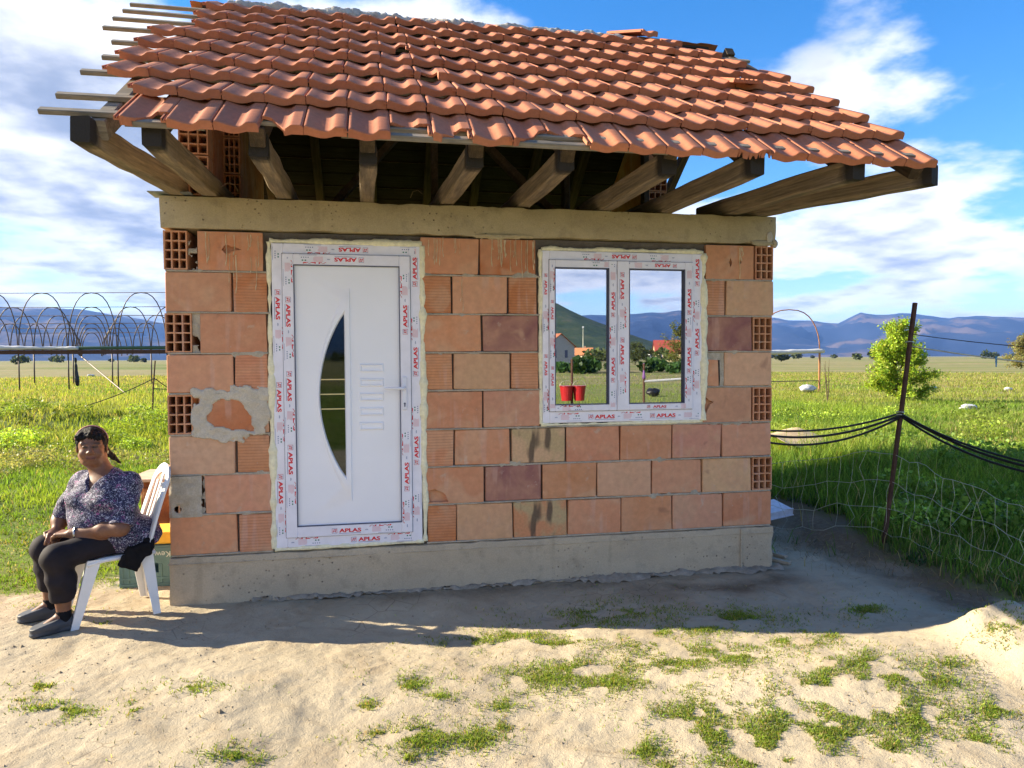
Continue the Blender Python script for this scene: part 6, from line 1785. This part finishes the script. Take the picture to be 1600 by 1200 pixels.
for j in range(2, 40):
    if j in (9, 10, 24): continue
    k0 = 0 if j % 3 else 1
    m = MB(); pts = []
    for k in range(k0, 4):
        p = curves[k][j]; pts.append(p+inv)
        if k < 3: q = curves[k+1][j]; pts.append((p+q)/2+inv+np.array([random.gauss(0, .022), random.gauss(0, .022), random.gauss(0, .012)]))
    m.tube(pts, .0013, 4); m.build('stay_wire', M['wire'], fence)
def cable(name, label, pts, r, sag, mat='cable', n=24, group=None, cat='cable'):
    P = []
    for a, b, s_ in zip(pts[:-1], pts[1:], sag):
        a = np.array(a, float); b = np.array(b, float)
        for t in np.linspace(0, 1, n, endpoint=False): P.append(a+(b-a)*t-np.array([0, 0, 4*s_*t*(1-t)]))
    P.append(np.array(pts[-1], float)); m = MB(); m.tube(P, r, 6)
    return tag(m.build(name, M[mat], None, smooth=True), label, cat, group)
end = np.array([5.40, -1.62, .88])
cable('power_cable', 'uppermost of three black cables slung from house to leaning post', [(4.19, .35, 1.005), pp(1.01), end+(0, 0, .02)], .0085, [.07, .10], group='black cables on the leaning post')
cable('power_cable', 'middle of three black cables slung from house to leaning post', [(4.19, .37, .975), pp(1.0)+(0, -.02, 0), end+(.015, 0, -.004)], .010, [.10, .11], group='black cables on the leaning post')
cable('power_cable', 'lowest of three black cables slung from house to leaning post', [(4.19, .39, .93), pp(.985)+(0, -.02, 0), end+(-.01, 0, -.025)], .009, [.13, .125], group='black cables on the leaning post')
w1 = pp(1.62)
cable('clothesline_wire', 'thin dark wire from the top of the leaning post', [w1, (7.0, -1.30, 1.56)], .0035, [.05], cat='wire')
cl = cable('clothesline', 'pale rope clothesline tied to the leaning post', [pp(1.53), (6.9, -1.35, 1.42)], .006, [.05], 'wire', cat='rope')
def on_line(a, b, t, s_): a = np.array(a); b = np.array(b); return a+(b-a)*t-np.array([0, 0, 4*s_*t*(1-t)])
for lab, t, c in (('blue clothespin clipped on the rope right of the young tree', .27, (.03, .22, .42)), ('grey clothespin hanging from the rope next to the blue one', .36, (.45, .45, .45))):
    q = on_line(pp(1.53), (6.9, -1.35, 1.42), t, .05); root = tag(empty('clothespin', q), lab, 'clothespin', 'clothespins on the rope'); mt = simple('peg_plastic', c, .4, .4)
    for sg in (-1, 1): m = MB(); m.beam((sg*.004, 0, .018), (sg*.010, .01*sg, -.060), .010, .007, up=(0, 1, 0)); m.build('jaw', mt, root)
    m = MB(); m.tube([(-.007, 0, -.02), (.007, 0, -.02)], .005, 8); m.build('spring', M['wire'], root)
# things lying by the right side of the house
prof = tag(empty('window_sill', (4.76, 1.12, gz1(4.6, 1.15)+.02), R(12)), 'white metal window sill profile lying behind the right corner of the house', 'sill')
prof.rotation_euler = (R(12), R(-4), R(14))
M['white_metal'] = simple('white_coated_metal', (.66, .68, .76), .4, .5, bump=0)
m = MB(); m.box(-.55, .26, -.10, .12, .13, .137, bev=.001); m.build('sill_plate', M['white_metal'], prof)
m = MB(); m.box(-.55, .27, -.112, -.102, .075, .140, bev=.001); m.box(-.55, .27, -.125, -.112, .075, .082); m.build('front_lip', M['white_metal'], prof)
m = MB(); m.box(-.55, .2, .12, .128, .13, .19); m.build('rear_upstand', M['white_metal'], prof)
m = MB(); m.box(-.3, -.1, -.08, .08, -.03, .128); m.build('support_block', M['mortar'], prof)
gp = on_ground(1240, 744); xs = np.linspace(-.55, .55, 12); vs = []; fs = []
for i, x in enumerate(xs):
    for j, y in enumerate(np.linspace(-.26, .26, 8)):
        e = .05*random.uniform(-1, 1) if i in (0, 11) or j in (0, 7) else 0
        vs.append((x+e, y+e*.7, .24+.05*math.sin(x*5)+.04*y+.01*random.random()))
N_ = len(vs); vs += [(p[0], p[1], p[2]-.005) for p in vs]
for i in range(11):
    for j in range(7): a = i*8+j; fs += [(a, a+8, a+9, a+1), (N_+a, N_+a+1, N_+a+9, N_+a+8)]
rim = [i*8 for i in range(12)]+[88+j for j in range(1, 8)]+[i*8+7 for i in range(10, -1, -1)]+[j for j in range(6, 0, -1)]
for k in range(len(rim)): a, b = rim[k], rim[(k+1) % len(rim)]; fs.append((a, b, N_+b, N_+a))
m = MB(); m.add(vs, fs); o = m.build('cardboard', simple('tan_cardboard', (.50, .38, .24), .9, .1, var=.12, scale=6), None, smooth=True, loc=(gp[0], gp[1], gz1(gp[0], gp[1]))); o.rotation_euler = (R(14), R(6), R(25))
tag(o, 'torn sheet of tan cardboard lying on the grass behind the fence', 'cardboard')
# two broken lath strips at the house corner
for k, (x, y, a) in enumerate(((4.26, .12, .9), (4.33, .26, .75))):
    m = MB(); m.box(-.16, .16, -.018, .018, 0, .02, jit=.003); o = m.build('lath', M['board'], None, loc=(x, y, gz1(x, y)+.006)); o.rotation_euler = (0, 0, a+1.2)
    tag(o, ('grey lath lying nearest the plinth at the right house corner', 'grey lath lying just outside the other at the house corner')[k], 'lath', 'laths at the house corner')
M['sheet'] = simple('white_plastic_sheet', (.52, .52, .52), .4, .4, var=.1, bump=.3)
def scrap(label, u, v, r, seed):
    gp = on_ground(u, v); o = lump('plastic_scrap', (gp[0], gp[1], gz1(gp[0], gp[1])+r*.22), (r*.40, r*.30, r*.16), M['sheet'], None, seed); tag(o, label, 'litter', 'plastic litter in the meadow')
scrap('crumpled white plastic scrap in the grass right of the young tree', 1512, 645, .55, 801)
scrap('white plastic scrap half hidden directly behind the young tree', 1458, 611, .5, 802)
scrap('torn white film lying on the ground beneath the single greenhouse hoop', 1262, 615, .9, 803)
scrap('pale plastic scrap far out at the right of the meadow', 1575, 614, .45, 804)
scrap('white plastic scrap under the hoop greenhouse frames', 142, 590, .7, 805)

# ------------------------------------------------------------------ greenhouse frames
M['hoop'] = simple('old_steel_pipe', (.11, .085, .075), .6, .3, .5, var=.3, scale=5, bump=.1)
M['hoop_rust'] = simple('orange_rusted_pipe', (.36, .17, .08), .7, .3, .2, var=.3, scale=5)
M['green_paint'] = simple('green_painted_pipe', (.05, .10, .05), .5, .4)
gh = tag(empty('greenhouse_frame', tuple(on_ground(118, 612))), 'bare multi-bay greenhouse skeleton of steel hoops on a long beam, left field', 'greenhouse')
G0 = np.array(gh.location)
depth0 = float((on_ground(118, 612)-CAM)@_fw); bay = 77.5/FPX*depth0; rt2 = np.array([_rt[0], _rt[1], 0]); ax2 = np.array([-.345, .938, 0])
eave = at(112, 547, depth0)[2]; rise = (547-458)/FPX*depth0
c0 = at(145, 547, depth0); c0[2] = 0
steps = [0.0, 11.0, 21.0, 34.0, 45.0, 60.0]
def arch(c, half, z0, h, n=17): return [np.array([c[0], c[1], 0])+rt2*half*math.copysign(abs(math.cos(t))**.80, math.cos(t))+np.array([0, 0, z0+h*math.sin(t)**.95]) for t in np.linspace(math.pi, 0, n)]
for k, st in enumerate(steps):
    for b in range(-3, 3):
        c = c0+rt2*bay*b+ax2*st
        if k > 3 and b not in (-1, 0, 1): continue
        m = MB(); m.tube([p-G0 for p in arch(c, bay*.49, eave, rise)], .026+.0005*st, 6); m.build('hoop', M['hoop'], gh, smooth=True)
        if k > 1: continue
        f = c-rt2*bay*.5; m = MB(); m.tube([np.array([f[0], f[1], -.1])-G0, np.array([f[0], f[1], eave])-G0], .035+.0006*st, 6); m.build('post', M['hoop'], gh, smooth=True)
    a = c0-rt2*bay*3.5+ax2*st; b = c0+rt2*bay*2.6+ax2*st
    m = MB(); m.tube([a-G0+(0, 0, eave+rise), b-G0+(0, 0, eave+rise)], .016+.0004*st, 4); m.build('ridge_wire', M['hoop'], gh)
a = c0-rt2*bay*3.6; b = c0+rt2*bay*2.7
m = MB(); m.beam(a-G0+(0, 0, eave-.10), b-G0+(0, 0, eave-.10), .14, .20); m.build('front_beam', M['rust_iron'], gh)
m = MB(); m.tube([a-G0+(0, 0, eave+.10), b-G0+(0, 0, eave+.10)], .085, 8); m.build('gutter_pipe', M['green_paint'], gh, smooth=True)
e0 = at(-60, 543, depth0-.15); e1 = at(122, 544, depth0-.15)
m = MB(); lumpy_tube(m, [e0-G0, e1-G0], .075, 820, .12); m.build('film_roll', M['sheet'], gh, smooth=True)
p0 = at(122, 553, depth0); p1 = on_ground(200, 618)
m = MB(); m.tube([p0-G0, p1-G0], .03, 6); m.build('brace', M['hoop'], gh)
q = at(118, 560, depth0-.1); s_ = SDF((-.35, -.3, -1.9), (.35, .3, .2), .04); s_.cap((0, 0, 0), (.05, 0, -1.3), .05, .10, 0); PPq = s_.grid(); s_.F += .05*fbm(PPq[..., 0]*5, PPq[..., 2]*3, 3, 830)
me, _ = s_.mesh('hanging_film', M['cable']); link('hanging_film', me, gh, tuple(q-G0))
r0 = on_ground(1280, 612); dpt = float((r0-CAM)@_fw); g2 = tag(empty('greenhouse_frame', tuple(r0)), 'single rusty greenhouse hoop with white film strip, right of the house', 'greenhouse')
z0 = at(1280, 548, dpt)[2]; w_ = 96/FPX*dpt; cc = r0-rt2*w_*.5; hh_ = (548-484)/FPX*dpt
G1 = r0.copy()
m = MB(); m.tube([p-G1 for p in arch(cc, w_*.5, z0, hh_)], .026, 6); m.build('hoop', M['hoop_rust'], g2, smooth=True)
c2_ = cc+ax2*6-rt2*1.2; m = MB(); m.tube([p-G1 for p in arch(c2_, w_*.5, z0, hh_)], .026, 6); m.build('hoop', M['hoop_rust'], g2, smooth=True)
for f in (r0, r0-rt2*w_): m = MB(); m.tube([np.array([f[0], f[1], -.1])-G1, np.array([f[0], f[1], z0])-G1], .045, 6); m.build('post', M['hoop_rust'], g2)
m = MB(); lumpy_tube(m, [r0-G1+rt2*.2+(0, 0, z0), cc-G1-rt2*w_*.6+(0, 0, z0-.1)], .09, 840, .12); m.build('film_strip', M['sheet'], g2, smooth=True)
m = MB(); m.tube([r0-G1+(0, 0, .5), cc-G1-rt2*w_*.6+(0, 0, .45)], .02, 5); m.build('cross_wire', M['hoop'], g2)
# thin stake and wires in the left field
st_ = on_ground(238, 660); zs_ = gz1(st_[0], st_[1]); stake = tag(empty('stake', (st_[0], st_[1], zs_)), 'thin iron stake standing in the weeds left of the house wall', 'stake')
m = MB(); m.tube([(0, 0, -.1), (.04, 0, .75), (.10, 0, 1.42)], [.02, .019, .016], 6); m.build('rod', M['rust_iron'], stake)
m = MB(); m.tube([(.07, 0, .98), (.75, .2, .40)], .012, 5); m.build('brace', M['rust_iron'], stake)
cable('field_wire', 'slack dark wire from the thin stake across the left weeds', [st_+(.065, 0, zs_+.98), at(120, 638, 16.5), at(-40, 632, 17)], .011, [.06, .05], cat='wire')
cable('field_wire', 'short dark wire from the thin stake towards the house', [st_+(.06, 0, zs_+.72), st_+(2.6, .5, .75)], .010, [.03], cat='wire')

# ------------------------------------------------------------------ the place in front of the house, seen in the window
def m_wall(name, c): return simple(name, c, .9, .1, var=.08, scale=2)
M['roof_far'] = simple('village_roof_tiles', (.36, .13, .07), .85, .2, var=.2, scale=1.5)
def cottage(label, pos, rz, w, d, h, rh, wallc, roofc=None, chimney=True):
    o = tag(empty('village_house', (pos[0], pos[1], -.2), rz), label, 'house', 'houses of the village')
    m = MB(); m.add([(-w/2, -d/2, 0), (w/2, -d/2, 0), (w/2, d/2, 0), (-w/2, d/2, 0), (-w/2, -d/2, h), (w/2, -d/2, h), (w/2, d/2, h), (-w/2, d/2, h), (-w/2, 0, h+rh), (w/2, 0, h+rh)],
                    [(0, 1, 5, 4), (1, 2, 6, 9, 5), (2, 3, 7, 6), (3, 0, 4, 8, 7)]); m.build('wall', m_wall('house_render', wallc), o)
    e = .5; m = MB()
    for s_ in (-1, 1):
        k = rh/(d/2); m.add([(-w/2-e, s_*(d/2+e), h-e*k), (w/2+e, s_*(d/2+e), h-e*k), (w/2+e, 0, h+rh), (-w/2-e, 0, h+rh), (-w/2-e, s_*(d/2+e), h-e*k+.15), (w/2+e, s_*(d/2+e), h-e*k+.15), (w/2+e, 0, h+rh+.15), (-w/2-e, 0, h+rh+.15)], [(0, 1, 2, 3), (4, 7, 6, 5), (0, 4, 5, 1), (1, 5, 6, 2), (3, 2, 6, 7), (0, 3, 7, 4)])
    rf = m.build('roof', roofc or M['roof_far'], o)
    if chimney: m = MB(); m.box(w*.2, w*.2+.6, -.3, .3, h+rh*.5, h+rh+.9); m.build('chimney', m_wall('chimney_brick', (.34, .2, .14)), rf)
    for x in (-w*.3, 0, w*.3):
        for s_ in (-1, 1):
            m = MB(); m.box(x-.55, x+.55, s_*d/2-.03, s_*d/2+.03, h*.35, h*.78); wn_ = m.build('window', M['gasket'], o)
    for y in (-d*.2, d*.2):
        for s_ in (-1, 1): m = MB(); m.box(s_*w/2-.03, s_*w/2+.03, y-.5, y+.5, h*.35, h*.78); m.build('window', M['gasket'], o)
    return o
p = mirrored(858, 555, 200); cottage('tall grey gable house nearest the road in the village', p, R(70), 12, 10, 5.2, 3.6, (.46, .44, .40), M['roof_far'])
p = mirrored(905, 556, 330); cottage('cream house with orange tiled roof left of the long barn', p, R(28), 13, 9, 3.4, 3.2, (.62, .52, .36), simple('orange_tiles', (.50, .20, .09), .85, .2, var=.15))
p = mirrored(938, 556, 340); cottage('long low barn with dark red roof beside the orange-roofed house', p, R(25), 22, 8, 3, 2.4, (.42, .30, .22))
p = mirrored(1042, 553, 290); cottage('cream house under a bright red roof beside the willow', p, R(15), 11, 10, 4.2, 5.2, (.66, .55, .33), simple('bright_red_tiles', (.30, .06, .045), .8, .2))
p = mirrored(1013, 549, 480); cottage('white distant house between the red roof and the hedge', p, R(40), 10, 8, 5, 2, (.62, .62, .60))
p = mirrored(887, 549, 560); cottage('white far house at the foot of the wooded hill', p, R(60), 10, 8, 4, 2, (.62, .60, .56))
p = mirrored(1072, 575, 120); tree('willow_tree', 'tall yellow-green willow standing beside the red-roofed house', (p[0], p[1], 0), 8.5, 8.0, .08, (.15, .16, .035), 24, 9000, .30, 31, .2)
p = mirrored(992, 575, 150); tree('orchard_tree', 'loose green orchard tree left of the red-roofed house', (p[0], p[1], 0), 5.5, 6.0, .1, (.08, .10, .035), 18, 5000, .26, 32, .12)
# wooded hill
def build_hill():
    cx, cyy = mirrored(812, 560, 1500)[:2]; n = 60; X, Y = np.meshgrid(np.linspace(-620, 620, n), np.linspace(-420, 420, n), indexing='ij')
    r2 = (X/260)**2+(Y/280)**2; Z = 128*np.exp(-r2)*(1+.12*fbm(X/90, Y/90, 4, 850))-4
    V = np.stack([X+cx, Y+cyy, Z], -1).reshape(-1, 3); f, s_ = grid_faces(n, n); t = NT('wooded_hillside'); v = t.pos((.01, .01, .01)); nn = t.noise(v, 3.0, 6, .7)
    t.base(t.ramp(nn, (.35, (.018, .035, .012)), (.55, (.045, .065, .022)), (.7, (.09, .085, .04))), .95, .1)
    return tag(link('wooded_hill', fast_mesh('wooded_hill', V, f, s_, t.m, True)), kind='structure')
build_hill()
p = mirrored(911, 552, 420); pole = tag(empty('mast', (p[0], p[1], 8)), 'thin mast rising on the slope of the wooded hill', 'mast')
m = MB(); m.tube([(0, 0, 0), (0, 0, 13)], [.35, .12], 6); m.build('pole', M['wire'], pole); m = MB(); m.box(-.5, .5, -.2, .2, 12.4, 13.2); m.build('antenna', M['white_metal'], pole)
# post with two red buckets, post with pale bar
p = mirrored(893, 640, 2.9+4.2); bp = tag(empty('garden_post', (p[0], p[1], gz1(p[0], p[1]))), 'dark garden post carrying two red buckets in front of the yard', 'post')
m = MB(); m.tube([(0, 0, -.1), (0, 0, 1.55)], .022, 7); m.build('pole', M['rust_iron'], bp)
zb_ = mirrored(893, 614, 2.9+4.2)[2]-gz1(p[0], p[1])
M['bucket'] = simple('red_plastic_bucket', (.34, .012, .016), .3, .5, var=.05, bump=0)
for k, dx_ in enumerate((-.115, .115)):
    b = tag(empty('bucket', (p[0]+dx_, p[1]+.05, gz1(p[0], p[1])+zb_-.13)), ('red plastic bucket hung on the garden post, nearer the door side', 'red plastic bucket hung on the garden post, nearer the window side')[k], 'bucket', 'red buckets on the garden post')
    m = MB(); m.tube([(0, 0, 0), (0, 0, .26), (0, 0, .262)], [.085, .118, .126], 20); m.build('pail', M['bucket'], b, smooth=False)
    m = MB(); m.tube([(.122*math.cos(a), .122*math.sin(a), .255) for a in np.linspace(0, 6.2832, 21)], .008, 6, cap=False); m.build('rim', M['bucket'], b, smooth=True)
    m = MB(); m.tube([(.12*math.cos(a), 0, .25+.10*math.sin(a)) for a in np.linspace(0, math.pi, 13)], .003, 5); m.build('handle', M['wire'], b)
p = mirrored(1005, 640, 8.0); q = empty('washing_post', (p[0], p[1], 0)); tag(q, 'rusty washing post with a pale crossbar in the grass before the village', 'post')
m = MB(); m.tube([(0, 0, -.1), (0, 0, 1.45)], .022, 7); m.build('pole', M['rust_iron'], q)
zb_ = mirrored(1005, 596, 8.0)[2]; d = mirrored(1066, 592, 8.0)-mirrored(1005, 596, 8.0); m = MB(); m.tube([(0, 0, zb_), tuple(d+(0, 0, zb_)), tuple(d*1.6+(0, 0, zb_))], .024, 7); m.build('crossbar', M['sheet'], q)
m = MB(); lumpy_tube(m, [(0, 0, zb_+.05), (0, 0, zb_+.35)], .035, 870, .03); m.build('tied_rag', simple('violet_rag', (.16, .07, .22)), q, smooth=True)
p = mirrored(1020, 585, 22); o = lump('rubble_heap', (p[0], p[1], .16), (.26, .2, .17), M['cable'], None, 880); tag(o, 'dark heap half covered in pale sacking out in the grass', 'heap')
scrub('near_hedge', 'dark green hedge running along the field before the village', 140, 178, 60, 75, 70, .9, 1.7, (.045, .10, .025), .2)
# ------------------------------------------------------------------ the air between here and the mountains
HAZE = True
if HAZE:
    m = MB(); m.box(-13400, 13400, -13400, 13400, -60, 760)
    t = bpy.data.materials.new('valley_haze'); t.use_nodes = True; nt = t.node_tree; nt.nodes.clear()
    out = nt.nodes.new('ShaderNodeOutputMaterial'); pv = nt.nodes.new('ShaderNodeVolumePrincipled')
    pv.inputs['Color'].default_value = (0.20, 0.42, 1.0, 1); pv.inputs['Density'].default_value = 6e-5; pv.inputs['Anisotropy'].default_value = 0.0
    nt.links.new(pv.outputs[0], out.inputs['Volume'])
    hz_ = m.build('haze', t); tag(hz_, 'thin blue haze lying over the valley', 'haze', kind='stuff')
